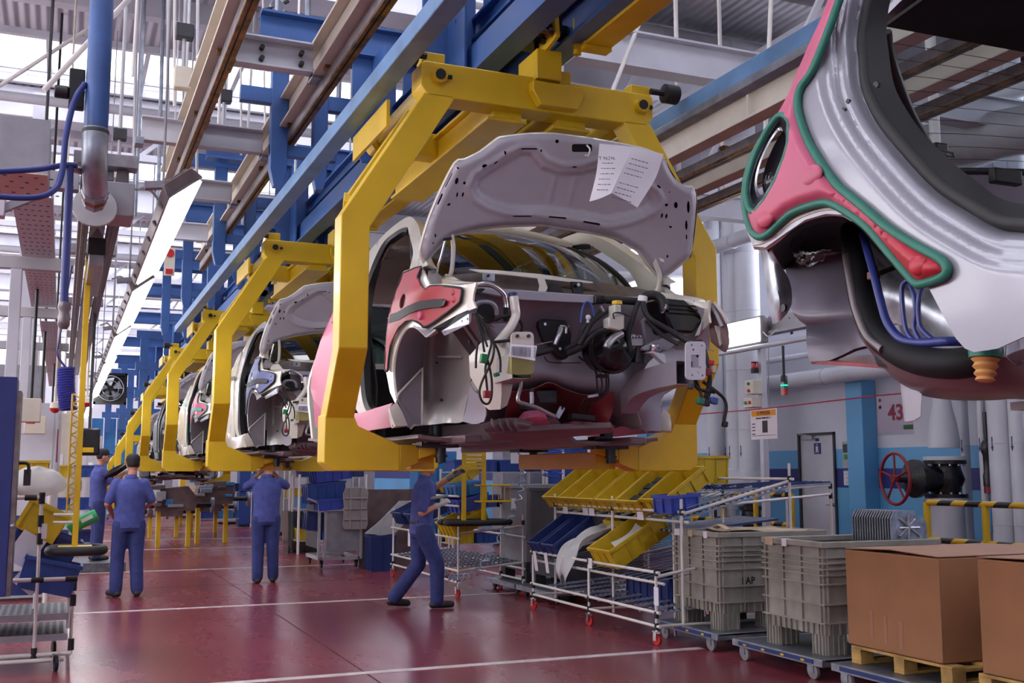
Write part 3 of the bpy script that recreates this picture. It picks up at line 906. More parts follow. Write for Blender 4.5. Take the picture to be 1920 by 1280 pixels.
RD = RECESS; GD = RIDGE; HD = HOOD


def hood_inner(u, v):
    p = hood_point(u, v)
    n = Vector((0, 1, .42)).normalized()
    d = edge_d((u, v), RD)
    r = 0
    if inside((u, v), RECESS):
        r = .016 * sstep(0, 4, d)
        for a, b in (((1050, 332), (1034, 394)), ((1088, 330), (1072, 400))): r -= .007 * (1 - sstep(0, 5, edge_d((u, v), [a, b], False))) * sstep(0, 10, d)
    g = edge_d((u, v), GD)
    r -= .012 * (1 - sstep(0, 8, g))
    e = edge_d((u, v), HD)
    r += .022 * (1 - sstep(0, 9, e))
    return p + n * r


def car_shell(t):
    """the parts of the hatchback body that hangs nose-first on the nearest carrier"""
    # hood: inner panel with its cut-outs, outer skin, hinges
    hd = obj('hood', MB().sheet(HOOD, HOLES, hood_inner, 4.6), 'hood_primer', t, smooth=60, solid=.003)
    sk = MB().sheet(HOOD, [], lambda u, v: hood_point(u, v, .055), 12)
    obj('hood_skin', sk, 'white_car', hd, smooth=60, solid=.004)
    obj('hood_shade_sheet', MB().sheet(HOOD, [], lambda u, v: hood_point(u, v, .03), 16), 'black', hd, smooth=60)  # black sheet put in as the shade seen through the cut-outs
    rim = spline([hood_inner(*p) + Vector((0, .012, 0)) for p in HOOD], 3, True)
    obj('hood_flange', MB().tube(rim + [rim[0]], .012, 6), 'white_car', hd, smooth=60)
    m = MB(); pxtube(m, [(847, 440, 5.38), (850, 465, 5.38), (848, 500, 5.40), (843, 518, 5.42), (836, 517, 5.44)], .013, 0)
    obj('hood_hinge', m, 'white_car', t, smooth=50)
    m = MB(); patch(m, [(1229, 446, 5.36), (1236, 441, 5.36), (1245, 447, 5.36), (1242, 470, 5.36), (1245, 492, 5.36), (1238, 490, 5.36), (1230, 470, 5.36)])
    pxtube(m, [(1228, 468, 5.37), (1228, 490, 5.38), (1236, 515, 5.40), (1234, 540, 5.42), (1226, 550, 5.44)], .013, 0)
    obj('hood_hinge', m, 'white_car', t, smooth=50, solid=.006)
    m = MB(); pxtube(m, [(835, 449, 5.34), (826, 485, 5.36), (821, 500, 5.38), (817, 527, 5.42)], .008, 0)
    st = obj('hood_stay', m, 'chrome', t, smooth=50)
    m = MB(); pxtube(m, [(832, 449, 5.335), (846, 447, 5.345)], .008, 0)
    obj('stay_clip', m, 'black', st, smooth=50)
    m = MB(); pxtube(m, [(1100, 272, 5.08), (1106, 280, 5.07), (1103, 292, 5.07), (1097, 291, 5.07)], .005, 0)
    obj('hood_latch', m, 'paper', hd, smooth=50)
    # fenders with their protective covers
    fe = MB(); surf_sheet(fe, FENDER, [], fS, 1.72, 0, 7)
    co = MB(); surf_sheet(co, COVER, [oval(756, 565, 5, 14, 14, .22)], fS, 1.70, -.014, 6, rel=lambda u, v: -.012 * (1 - sstep(0, 26, abs((u - 757) * .55 + (v - 560) * .5 - 12))))
    sp = MB(); surf_sheet(sp, STRIP, [], fS, 1.69, -.03, 8)
    sp2 = MB(); surf_sheet(sp2, [(832, 563), (837, 563), (833, 573), (828, 574)], [], fS, 1.69, -.03, 8)
    cl = [onx(p[0], p[1], lambda y, z: fS(y, z) - .016, 1.7) for p in COVER]
    pip = MB().tube(spline(cl + [cl[0]], 3), .007, 6)
    rp = MB().lathe([(.02, -.012), (.026, 0), (.02, .01)], onx(789, 591, lambda y, z: fS(y, z) - .018, 1.7), (1, .2, 0), 14)
    rb = [MB().lathe([(.012, -.006), (.02, 0), (.02, .006)], onx(x, y, lambda a, b: fS(a, b) - .016, 1.7), (1, .3, 0), 12) for x, y in ((850, 548), (851, 562))]
    for k, mk in ((0, lambda m: m), (1, lambda m: mirror_x(m, XC))):
        f = obj('fender', mk(fe), 'white_car', t, smooth=50, solid=.012, soff=-1 if k == 0 else 1)
        c = obj('fender_cover', mk(co), 'cover_red', t, smooth=60, solid=.008)
        obj('cover_piping', mk(pip), 'cover_black', c, smooth=60)
        obj('cover_strap', mk(sp), 'cover_black', c, solid=.004)
        obj('strap_buckle', mk(sp2), 'dark_grey', c, solid=.008)
        obj('cover_button', mk(rp), 'cover_pink', c, smooth=50)
        for r in rb: obj('cover_button', mk(r), 'cover_red', c, smooth=50)
    # side frame: sill corner, rear edge of the doorway, roof rail, windscreen pillar
    outer = [(692, 790), (672, 775), (660, 740), (655, 680), (655, 620), (662, 560), (671, 512), (680, 487), (711, 449), (735, 426), (757, 410), (768, 406), (777, 411), (785, 424), (792, 456), (794, 479), (803, 497)]
    inner = [(696, 778), (684, 766), (677, 735), (674, 680), (675, 620), (680, 568), (688, 525), (698, 497), (720, 456), (740, 437), (757, 427), (764, 426), (766, 434), (769, 446), (774, 468), (773, 484), (766, 510)]
    sealo = [(700, 776), (688, 762), (681, 735), (679, 680), (680, 620), (684, 568), (692, 525), (703, 494), (722, 456), (741, 439), (755, 431), (763, 431)]
    seali = [(706, 770), (696, 758), (692, 735), (692, 680), (693, 630), (697, 580), (702, 535), (713, 492), (731, 459), (747, 446), (757, 440), (766, 437)]
    fr = band(MB(), outer, inner, fS, 1.8)
    se = band(MB(), sealo, seali, fS, 1.8, .0, offb=.05)
    ap = MB().tube(spline([onx(x, y, lambda a, b: fS(a, b) + .03, 1.85) for x, y in ((787, 500), (784, 476), (779, 450), (773, 428), (764, 415), (745, 422))], 4), [.045] * 5 + [.042] * 16, 10) if False else None
    for k, mk in ((0, lambda m: m), (1, lambda m: mirror_x(m, XC))):
        f = obj('side_frame', mk(fr), 'white_car', t, smooth=50, solid=.05, soff=-1 if k == 0 else 1, bevel=.012)
        obj('door_seal', mk(se), 'rubber', f, smooth=50, solid=.03)
    # rear quarter under its pink cover, sill and its cover
    q = MB(); surf_sheet(q, [(664, 520), (650, 535), (628, 583), (603, 640), (588, 690), (584, 728), (590, 750), (612, 775), (640, 795), (662, 790), (657, 740), (653, 680), (653, 620), (658, 560)], [], fS, 1.7, -.005, 9)
    qs = MB(); surf_sheet(qs, [(655, 588), (627, 597), (622, 606), (654, 600)], [], fS, 1.7, -.02, 6)
    si = MB(); loft(si, [[(588, 752, 8.0), (659, 775, 6.55), (705, 765, 6.0), (737, 756, 5.62)], [(590, 775, 8.0), (659, 786, 6.5), (705, 777, 5.98), (733, 767, 5.6)], [(592, 800, 8.0), (660, 812, 6.5), (700, 806, 5.95), (738, 800, 5.55)]], 3, 2)
    sb = MB(); loft(sb, [[(729, 766, 5.6), (742, 754, 5.6)], [(733, 785, 5.57), (752, 775, 5.6)], [(738, 801, 5.55), (761, 799, 5.6)]], 2, 2)
    for k, mk in ((0, lambda m: m), (1, lambda m: mirror_x(m, XC))):
        c = obj('quarter_cover', mk(q), 'cover_pink', t, smooth=60, solid=.02)
        obj('cover_strap', mk(qs), 'cover_black', c, solid=.004)
        obj('sill_cover', mk(si), 'cover_pink', t, smooth=35, solid=.01)
        obj('sill_end', mk(sb), 'white_car', t, smooth=30, solid=.03)
    # wheel well: flange lip, arch, inner panel, closing plate with its lip
    lip = band(MB(), [(799, 631), (787, 619), (774, 611), (762, 617), (752, 634), (744, 657), (739, 690), (740, 720), (744, 748)], [(799, 631), (787, 621), (775, 614), (764, 620), (755, 638), (748, 660), (743, 690), (744, 720), (748, 745)], fS, 1.72, -.004, offb=.03)
    wa = MB(); loft(wa, [[(799, 631, 5.05), (787, 620, 5.18), (774, 613, 5.3), (762, 619, 5.4), (752, 637, 5.5), (745, 660, 5.57), (741, 690, 5.62), (742, 720, 5.62), (746, 748, 5.6)], [(828, 600, 5.3), (815, 606, 5.5), (805, 612, 5.62), (800, 622, 5.72), (797, 645, 5.80), (795, 668, 5.84), (794, 690, 5.86), (793, 720, 5.86), (792, 748, 5.86)]], 3, 2)
    wi = MB(); loft(wi, [[(803, 612, 5.75), (815, 606, 5.8), (835, 601, 5.7), (862, 604, 5.4), (880, 640, 5.15)], [(797, 650, 5.82), (812, 650, 5.84), (840, 652, 5.72), (868, 655, 5.45), (882, 665, 5.25)], [(793, 700, 5.84), (808, 700, 5.88), (838, 700, 5.76), (868, 700, 5.5), (884, 705, 5.3)], [(793, 740, 5.84), (810, 742, 5.86), (838, 745, 5.74), (865, 742, 5.5), (880, 735, 5.35)], [(793, 770, 5.82), (812, 775, 5.78), (838, 770, 5.66), (862, 752, 5.46), (878, 742, 5.36)], [(794, 797, 5.80), (812, 796, 5.72), (835, 793, 5.6), (858, 793, 5.42), (868, 790, 5.34)]], 4, 3)
    cp = MB(); patch(cp, [(745, 745, 5.62), (792, 692, 5.70), (790, 796, 5.70), (776, 798, 5.66), (768, 802, 5.64), (762, 800, 5.63)])
    cl = MB(); pxtube(cl, [(744, 746, 5.61), (748, 737, 5.61), (792, 690, 5.69), (791, 797, 5.69), (776, 797, 5.65), (770, 803, 5.63)], .007, 0, k=1)
    bs = MB()
    loft(bs, [[(822, 667, 5.775), (866, 667, 5.45)], [(822, 671, 5.76), (866, 671, 5.44)]], 2, 1)
    for k, mk in ((0, lambda m: m), (1, lambda m: mirror_x(m, XC))):
        obj('arch_lip', mk(lip), 'white_car', t, smooth=50, solid=.01)
        obj('wheel_arch', mk(wa), 'primer', t, smooth=50, solid=.004)
        w = obj('wheel_house', mk(wi), 'primer_warm', t, smooth=50, solid=.004)
        obj('panel_bead', mk(bs), 'primer_warm', w, solid=.006)
        c = obj('closing_plate', mk(cp), 'primer', t, solid=.004)
        obj('plate_lip', mk(cl), 'white_car', c)
    for x, y, Y, r in ((827, 750, 5.76, .008), (818, 680, 5.80, .006)):
        obj('hole_plug', MB().lathe([(r, 0), (r, .012)], at(x, y, Y=Y), (0, -1, 0), 8), 'black', t)
    # windscreen, cowl, roof, tail
    ws = MB()
    def wsrow(h, Y0, Ys, z, xw):
        return [Vector((XC + xw * s, Y0 + (Ys - Y0) * s * s, z + h * (1 - s * s))) for s in (-1, -.75, -.5, -.25, 0, .25, .5, .75, 1)]
    rows = [wsrow(.0, 5.30, 5.62, 2.565, .70), wsrow(.02, 5.55, 5.80, 2.74, .68), wsrow(.03, 5.84, 6.02, 2.90, .62), wsrow(.05, 6.2, 6.28, 3.02, .54)]
    loft(ws, rows, 2, 3)
    gl = obj('windscreen', ws, 'windscreen', t, smooth=60)
    fb = MB(); r0 = [p + Vector((0, -.004, .004)) for p in rows[0]]; r1 = [p + (q - p) * .42 + Vector((0, -.006, .006)) for p, q in zip(rows[0], rows[1])]
    loft(fb, [r0, r1], 2, 2); obj('glass_border', fb, 'black_gloss', gl, smooth=60)
    sd = []
    for sgn in (0, 8):
        sd.append(MB().tube(spline([r[sgn] + Vector((0, 0, .0)) for r in rows], 4), .018, 6))
    for m in sd: obj('glass_moulding', m, 'rubber', gl, smooth=60)
    rf = MB(); loft(rf, [[Vector((XC + .56 * s, y, z + .04 * (1 - s * s))) for s in (-1, -.5, 0, .5, 1)] for y, z in ((6.26, 3.04), (6.7, 3.08), (7.3, 3.07), (7.9, 2.98), (8.2, 2.86))], 3, 3)
    obj('roof', rf, 'white_car', t, smooth=60, solid=.03)
    obj('roof_edge', MB().tube(spline([Vector((XC + .55 * s, 6.25 + .05 * s * s, 3.05 + .04 * (1 - s * s))) for s in (-1, -.5, 0, .5, 1)], 4), .03, 8), 'white_car', t, smooth=50)
    tr_ = lambda y, z, w: [Vector((XC + w * s, y - .1 * abs(s) ** 3, z)) for s in (-1, -.5, 0, .5, 1)]
    tl = MB(); loft(tl, [tr_(8.38, 2.42, .70), tr_(8.45, 2.2, .74), tr_(8.35, 1.8, .72)], 3, 3)
    tw_ = MB(); loft(tw_, [tr_(8.2, 2.86, .56), tr_(8.3, 2.64, .63), tr_(8.38, 2.42, .70)], 3, 3); obj('rear_window', tw_, 'windscreen', t, smooth=60)
    for q, w_ in (([(6.75, 1.8), (8.2, 1.8), (8.25, 2.4), (7.6, 2.55), (6.9, 2.45), (6.72, 2.1)], 0),):
        for x_ in (1.84, 3.12): obj('inner_trim', MB().prism(q, 'x', x_, x_ + .04), 'interior', t, bevel=.02)
    obj('seat_panel', MB().prism([(1.9, 1.8), (3.1, 1.8), (3.08, 2.3), (1.92, 2.3)], 'y', 7.6, 7.64), 'interior', t, bevel=.01)
    obj('tailgate', tl, 'white_car', t, smooth=60, solid=.03)
    ds = MB(); loft(ds, [[Vector((XC + .66 * s, y, z)) for s in (-1, -.4, .2, .7, 1)] for y, z in ((5.62, 2.55), (5.80, 2.60), (6.0, 2.56), (6.05, 2.3), (5.9, 2.1))], 3, 3)
    obj('dashboard', ds, 'interior', t, smooth=60, solid=.02)
    obj('steering_column', MB().tube([(2.86, 6.1, 2.5), (2.86, 5.8, 2.4)], .03, 10), 'black', t, smooth=40)
    co = MB(); loft(co, [[(806, 520, 5.55), (900, 512, 5.42), (1020, 515, 5.36), (1130, 530, 5.42), (1232, 548, 5.6)], [(806, 534, 5.5), (900, 536, 5.30), (1020, 545, 5.26), (1130, 556, 5.32), (1230, 566, 5.45)], [(815, 540, 5.42), (900, 546, 5.2), (1020, 555, 5.18), (1130, 562, 5.22), (1228, 572, 5.38)]], 4, 3)
    cw = obj('cowl', co, 'alu_dark', t, smooth=60, solid=.004)
    m = MB(); patch(m, [(879, 505, 5.33), (930, 507, 5.28), (1010, 514, 5.27), (1110, 528, 5.30), (1112, 531, 5.30), (1070, 529, 5.28), (1000, 521, 5.25), (940, 514, 5.26), (900, 511, 5.3)])
    obj('cowl_flange', m, 'white_car', cw, solid=.006)
    for pts, mm in (([(905, 512), (927, 513), (927, 527), (905, 526)], 'galv'), ([(1008, 521), (1020, 522), (1026, 540), (1022, 547), (1010, 546), (1012, 535)], 'white_car'), ([(1070, 528), (1091, 529), (1093, 550), (1074, 549)], 'black_gloss'), ([(1030, 532), (1050, 536), (1056, 549), (1028, 547)], 'black')):
        m = MB(); patch(m, [(x, y, 5.21) for x, y in pts]); obj('cowl_bracket', m, mm, cw, solid=.012)
    m = MB(); m.lathe([(.008, 0), (.008, .01)], at(915, 517, Y=5.2), (0, -1, 0), 8); obj('bracket_bolt', m, 'black', cw)
    m = MB(); m.lathe([(.01, 0), (.01, .012)], at(1083, 534, Y=5.19), (0, -1, 0), 8); obj('bracket_bolt', m, 'chrome', cw)
    # left and right fender rails
    m = MB(); patch(m, [(829, 523, 5.4), (850, 520, 5.35), (862, 527, 5.25), (890, 531, 5.0), (905, 531, 4.98), (893, 538, 4.95), (860, 537, 5.05), (829, 535, 5.25)])
    obj('fender_rail', m, 'cream_car', t, solid=.012)
    m = MB(); patch(m, [(803, 508, 5.42), (815, 507, 5.42), (828, 520, 5.4), (830, 533, 5.35), (806, 533, 5.3), (801, 520, 5.35)])
    obj('strut_tower', m, 'primer_warm', t, solid=.01)
    m = MB(); loft(m, [[(1234, 549, 5.35), (1270, 553, 5.15), (1300, 558, 5.0), (1318, 562, 4.93)], [(1236, 556, 5.3), (1272, 560, 5.08), (1302, 565, 4.95), (1325, 568, 4.9)], [(1236, 561, 5.3), (1272, 566, 5.08), (1302, 572, 4.95), (1324, 580, 4.9)]], 3, 2)
    obj('fender_rail', m, 'cream_car', t, smooth=40, solid=.01)
    m = MB(); patch(m, [(1300, 563, 4.95), (1325, 567, 4.92), (1326, 590, 4.92), (1318, 612, 4.95), (1312, 628, 4.98), (1303, 630, 5.0), (1318, 600, 4.97)])
    obj('fender_brace', m, 'primer', t, solid=.01)
    m = MB(); loft(m, [[(1326, 568, 4.9), (1340, 575, 4.86), (1352, 588, 4.83), (1362, 604, 4.82)], [(1328, 590, 4.9), (1346, 600, 4.86), (1356, 612, 4.83), (1366, 622, 4.82)], [(1332, 620, 4.92), (1348, 632, 4.87), (1358, 640, 4.84), (1367, 645, 4.82)], [(1334, 640, 4.94), (1348, 652, 4.9), (1356, 658, 4.87), (1360, 660, 4.85)]], 3, 3)
    obj('lamp_housing', m, 'machine_brown', t, smooth=50, solid=.01)
    m = MB(); pxtube(m, [(1331, 570, 4.87), (1345, 592, 4.84), (1354, 612, 4.82)], .012, 0); obj('lamp_trim', m, 'primer', t, smooth=50)
    m = MB(); pxtube(m, [(1338, 567, 4.85), (1355, 588, 4.82), (1364, 606, 4.81)], .009, 0); obj('lamp_trim', m, 'white_car', t, smooth=50)
    m = MB(); patch(m, [(1340, 610, 4.85), (1352, 612, 4.85), (1354, 642, 4.86), (1350, 648, 4.86), (1345, 626, 4.86)]); obj('lamp_bracket', m, 'white_car', t, solid=.01)
    # bulkhead, inner wings and the reddish floor behind
    fw = MB()
    loft(fw, [[(890, 538, 5.25), (940, 545, 5.2), (1020, 556, 5.2), (1100, 562, 5.22), (1180, 566, 5.25), (1260, 572, 5.32), (1330, 580, 5.4)], [(892, 575, 5.3), (940, 585, 5.28), (1020, 588, 5.28), (1100, 592, 5.28), (1180, 600, 5.3), (1260, 606, 5.35), (1330, 610, 5.42)], [(896, 630, 5.4), (940, 630, 5.42), (1020, 632, 5.40), (1100, 640, 5.38), (1180, 645, 5.4), (1260, 650, 5.45), (1330, 650, 5.5)], [(900, 680, 5.42), (940, 680, 5.42), (1020, 680, 5.36), (1100, 685, 5.32), (1180, 690, 5.36), (1260, 695, 5.45), (1320, 700, 5.5)], [(900, 728, 5.44), (940, 726, 5.42), (1020, 712, 5.38), (1090, 728, 5.34), (1180, 728, 5.36), (1225, 732, 5.45), (1245, 740, 5.5)], [(900, 755, 5.5), (940, 752, 5.55), (1020, 745, 5.75), (1090, 750, 5.6), (1170, 760, 5.42), (1215, 770, 5.46), (1240, 780, 5.5)], [(900, 795, 5.6), (940, 795, 5.9), (1020, 790, 6.4), (1090, 790, 6.1), (1150, 795, 5.7), (1205, 806, 5.5), (1240, 808, 5.5)]], 4, 4)
    obj('bulkhead', fw, 'primer', t, smooth=60, solid=.004)
    fr_ = MB(); loft(fr_, [[(955, 735, 5.38), (1000, 728, 5.36), (1030, 717, 5.33), (1062, 730, 5.30), (1100, 740, 5.30), (1150, 735, 5.33)], [(950, 765, 5.45), (1000, 760, 5.55), (1030, 755, 5.6), (1062, 755, 5.56), (1100, 760, 5.46), (1150, 765, 5.36)], [(945, 790, 5.5), (1000, 790, 5.8), (1030, 792, 5.9), (1062, 790, 5.8), (1100, 785, 5.6), (1140, 795, 5.4)]], 4, 4)
    obj('tunnel', fr_, 'underbody_red', t, smooth=60, solid=.004)
    obj('tunnel_shade_block', MB().hexa([at(x, y, Y=5.36) for x, y in ((1004, 732), (1047, 730), (1044, 758), (1010, 757))], [at(x, y, Y=5.5) for x, y in ((1008, 735), (1043, 733), (1041, 754), (1013, 754))]), 'dark_grey', t, bevel=.01)  # dark block painted in as the shade of the tunnel mouth
    obj('tunnel_opening', MB().hexa([at(x, y, Y=5.26) for x, y in ((968, 752), (1008, 762), (1006, 774), (975, 770))], [at(x, y, Y=5.4) for x, y in ((968, 752), (1008, 762), (1006, 774), (975, 770))]), 'black', t, bevel=.01)
    m = MB(); loft(m, [[(974, 782, 5.22), (985, 772, 5.2), (1012, 770, 5.2), (1022, 775, 5.2)], [(978, 790, 5.2), (990, 783, 5.17), (1016, 781, 5.17), (1026, 788, 5.17)], [(982, 797, 5.24), (992, 796, 5.22), (1018, 794, 5.2), (1030, 792, 5.2)]], 3, 3)
    obj('tunnel_bracket', m, 'cover_pink', t, smooth=50, solid=.006)
    m = MB(); loft(m, [[(902, 795, 5.1), (940, 785, 5.12), (975, 784, 5.14), (1000, 792, 5.16)], [(905, 803, 5.08), (940, 796, 5.1), (970, 795, 5.12), (995, 798, 5.14)], [(912, 810, 5.1), (940, 808, 5.12), (965, 806, 5.14), (990, 803, 5.16)]], 3, 3)
    obj('front_floor_rib', m, 'underbody', t, smooth=50, solid=.006)
    for i in range(4):
        x = 925 + i * 14
        obj('floor_bead', MB().tube(spline([at(x - 3, 786, Y=5.11), at(x, 797, Y=5.085), at(x + 6, 807, Y=5.1)], 3), .008, 6), 'underbody', t, smooth=50)
    for pts, mm in (([(915, 808, 5.2), (1040, 800, 5.2), (1146, 796, 5.2), (1150, 806, 5.3), (1030, 818, 5.35), (926, 820, 5.3)], 'underbody'),):
        m = MB(); patch(m, pts); obj('front_crossmember', m, mm, t, solid=.03)
    fl = MB(); loft(fl, [[Vector((x, y, z + dz)) for x, dz in ((1.76, 0), (1.95, -.02), (2.3, -.02), (2.42, .1), (2.58, .1), (2.7, -.02), (3.05, -.02), (3.24, 0))] for y, z in ((5.5, 1.74), (6.2, 1.74), (7.2, 1.75), (8.3, 1.80))], 2, 3)
    obj('floor_pan', fl, 'underbody', t, smooth=50, solid=.02)
    for x in (2.0, 3.0):
        obj('floor_rail', MB().box(x - .05, x + .05, 5.3, 8.1, 1.70, 1.745), 'underbody', t, bevel=.008)
    # front rails with crash plates
    for sgn in (-1, 1):
        px = XC + sgn * .46
        m = MB(); loft(m, [[Vector((px + a, y, z + b)) for a, b in ((-.05, -.06), (-.05, .06), (.05, .06), (.05, -.06), (-.05, -.06))] for y, z in ((4.74, 2.06), (5.0, 2.05), (5.2, 2.02), (5.34, 1.94))], 1, 3)
        obj('front_rail', m, 'primer_warm' if sgn < 0 else 'primer', t, smooth=35, solid=.004)
    m = MB().sheet(rrect(1285, 1322, 640, 712, 8), [rrect(1294.5, 1311, 665, 689, 2), oval(1296, 647, 1.8, 1.8, 8), oval(1315, 648, 1.8, 1.8, 8), oval(1299, 656, 2, 2.6, 8), oval(1297, 703, 1.8, 1.8, 8), oval(1316, 704, 1.8, 1.8, 8), oval(1308, 698, 1.3, 1.3, 6), oval(1312, 689, 2.6, 2.6, 8)], lambda u, v: at(u, v, Y=4.70), 9)
    obj('crash_plate', m, 'white_paint', t, solid=.012)
    m = MB().sheet(rrect(958, 1000, 622, 702, 9), [], lambda u, v: at(u, v, Y=4.74), 12)
    cpl = obj('crash_plate', m, 'white_car', t, solid=.012)
    for x in (969, 990): obj('plate_bolt', MB().lathe([(.009, 0), (.009, .012)], at(x, 630, Y=4.735), (0, -1, 0), 8), 'dark_grey', cpl, smooth=40)
    # white lower bracket on the left rail
    m = MB(); loft(m, [[(905, 640, 5.02), (925, 636, 4.98), (950, 640, 4.94), (966, 648, 4.95)], [(880, 668, 5.1), (915, 670, 4.97), (945, 672, 4.92), (964, 675, 4.95)], [(882, 705, 5.1), (912, 705, 4.99), (940, 708, 4.94), (963, 705, 4.97)], [(900, 735, 5.08), (915, 738, 5.0), (940, 740, 4.96), (957, 738, 4.99)], [(908, 760, 5.08), (918, 768, 5.02), (938, 767, 4.98), (950, 760, 5.0)]], 1, 1)
    obj('lower_bracket', m, 'cream_car', t, smooth=25, solid=.006)
    m = MB(); loft(m, [[(882, 720, 5.2), (892, 735, 5.14), (905, 742, 5.1)], [(876, 760, 5.3), (892, 770, 5.2), (912, 772, 5.1)], [(868, 790, 5.34), (890, 795, 5.22), (908, 790, 5.12)]], 4, 4)
    obj('rail_gusset', m, 'primer', t, smooth=50, solid=.006)
    m = MB(); patch(m, [(880, 588, 5.0), (893, 585, 5.0), (960, 640, 5.1), (900, 662, 5.2), (868, 612, 5.1)]); obj('inner_wing', m, 'primer_warm', t, solid=.005)
    m = MB(); patch(m, [(836, 604, 5.2), (870, 600, 5.05), (900, 645, 5.15), (883, 668, 5.22)]); obj('wing_brace', m, 'dark_grey', t, solid=.005)
    m = MB(); patch(m, [(828, 621, 4.98), (879, 588, 4.84), (884, 586, 4.84), (883, 602, 4.84), (880, 607, 4.84), (834, 629, 4.97)])
    br = obj('bumper_bracket', m, 'galv', t, solid=.005, label='bright metal bracket under the headlamp opening')
    for x, y in ((835, 622), (867, 602), (877, 598)): obj('bracket_bolt', MB().lathe([(.007, 0), (.007, .008)], at(x, y, Y=4.83 + (884 - x) * .0028), (0, -1, 0), 6), 'chrome', br)
    m = MB(); patch(m, [(812, 615, 5.03), (858, 590, 4.92), (887, 578, 4.86), (884, 587, 4.85), (840, 612, 4.97), (822, 622, 5.02)]); obj('lamp_ledge', m, 'black', t, solid=.008)
    m = MB(); patch(m, [(799, 631, 5.03), (816, 618, 5.0), (822, 622, 5.02), (806, 630, 5.05)]); obj('arch_tab', m, 'primer_warm', t, solid=.01)


def engine_bay(t):
    def blk(name, pts, Y0, Y1, m, bev=.006):
        return obj(name, MB().prism([(0, 0)], 'y', 0, 0) if False else _prismpx(pts, Y0, Y1), m, t, bevel=bev)
    def _prismpx(pts, Y0, Y1):
        mb = MB(); a = [at(x, y, Y=Y0) for x, y in pts]; n = len(a)
        b = [p + Vector((0, Y1 - Y0, 0)) for p in a]
        tri = tessellate_polygon([[Vector((p[0], p[1], 0)) for p in pts]])
        fs = [tuple(q) for q in tri] + [tuple(i + n for i in reversed(q)) for q in tri] + [(i, (i + 1) % n, n + (i + 1) % n, n + i) for i in range(n)]
        return mb.add(a + b, fs)
    blk('upper_crossbar', [(900, 538), (944, 541), (1100, 552), (1120, 553), (1120, 569), (972, 562), (900, 549)], 5.12, 5.16, 'primer')
    blk('crossbar_sleeve', [(1116, 552), (1136, 553), (1136, 568), (1116, 569)], 5.10, 5.15, 'black')
    blk('crossbar_flange', [(1136, 555), (1202, 556), (1202, 560), (1136, 560)], 5.12, 5.15, 'white_car', .002)
    blk('gearbox_mount_plate', [(1011, 601), (1018, 598), (1062, 600), (1072, 625), (1070, 658), (1066, 670), (1058, 674), (1048, 670), (1020, 640), (1010, 612)], 5.26, 5.30, 'black')
    for x, y in ((1020, 608), (1064, 611), (1048, 654)): obj('stud', MB().lathe([(.009, 0), (.009, .016)], at(x, y, Y=5.26), (0, -1, 0), 8), 'chrome', t, smooth=40)
    m = MB(); pxtube(m, [(1051, 615, 5.2), (1046, 632, 5.18), (1041, 646, 5.18)], .016, 0, 10); pxtube(m, [(1049, 612, 5.2), (1060, 613, 5.2), (1061, 625, 5.2)], .009, 0)
    obj('slave_cylinder', m, 'chrome', t, smooth=50)
    m = MB(); pxtube(m, [(1003, 646, 5.15), (1036, 640, 5.17)], .004, 0); obj('clutch_rod', m, 'chrome', t)
    # brake booster with its reservoir
    c = at(1143, 655, Y=5.12)
    b = obj('brake_booster', MB().lathe([(.02, -.14), (.05, -.12), (.10, -.11), (.125, -.06), (.13, 0), (.12, .1)], c, (0, 1, 0), 28), 'black_gloss', t, smooth=40)
    obj('booster_rim', MB().lathe([(.131, -.05), (.137, -.04), (.137, -.02), (.131, -.01)], c, (0, 1, 0), 28), 'black_iron', b, smooth=40)
    obj('reservoir', _prismpx([(1141, 596), (1152, 590), (1152, 570), (1165, 571), (1165, 586), (1171, 588), (1172, 615), (1160, 620), (1142, 615)], 4.93, 5.0), 'reservoir', t, bevel=.008)
    obj('reservoir_cap', MB().lathe([(.028, 0), (.028, .018), (.024, .02)], at(1157, 571, Y=4.965), (0, 0, 1), 18), 'yellow_cap', t, smooth=40)
    m = MB(); pxtube(m, [(1165, 625, 4.95), (1150, 634, 4.94), (1140, 645, 4.93), (1137, 652, 4.93)], .022, 0, 10); obj('master_cylinder', m, 'alu', t, smooth=50)
    obj('valve_block', _prismpx([(1182, 632), (1186, 626), (1193, 626), (1194, 632), (1206, 634), (1206, 648), (1182, 648)], 5.0, 5.08, ) if True else None, 'alu', t, bevel=.004)
    for x in (1186, 1192, 1198): obj('valve_port', MB().lathe([(.006, 0), (.006, .02)], at(x, 633, Y=5.0), (0, -1, .3), 8), 'chrome', t, smooth=40)
    obj('valve_pump', MB().lathe([(.04, 0), (.042, .02), (.042, .09), (.03, .1)], at(1197, 680, Y=5.05), (0, 0, 1), 16), 'black', t, smooth=40)
    blk('mount_bracket', [(1211, 661), (1225, 658), (1247, 664), (1249, 682), (1243, 679), (1225, 662)], 4.95, 4.99, 'white_paint', .003)
    blk('mount_tray', [(1206, 650), (1240, 634), (1275, 634), (1276, 636), (1255, 655), (1252, 658), (1206, 656)], 4.98, 5.05, 'primer', .004)
    blk('inner_wing_panel', [(1205, 600), (1216, 590), (1246, 630), (1240, 640), (1212, 650)], 5.15, 5.18, 'primer')
    m = MB().lathe([(.03, 0), (.035, .01), (.035, .03), (.02, .035)], at(1228, 658, Y=4.97), (0, 0, 1), 16); obj('engine_mount', m, 'chrome', t, smooth=40)
    # black intake box and battery tray on the right
    bx = [[at(x, y, Y=5.16) for x, y in ((1240, 556), (1290, 560), (1322, 592), (1266, 600))]]
    a = [at(x, y, Y=4.98) for x, y in ((1243, 558), (1284, 562), (1318, 592), (1316, 606), (1300, 624), (1262, 622), (1248, 590))]
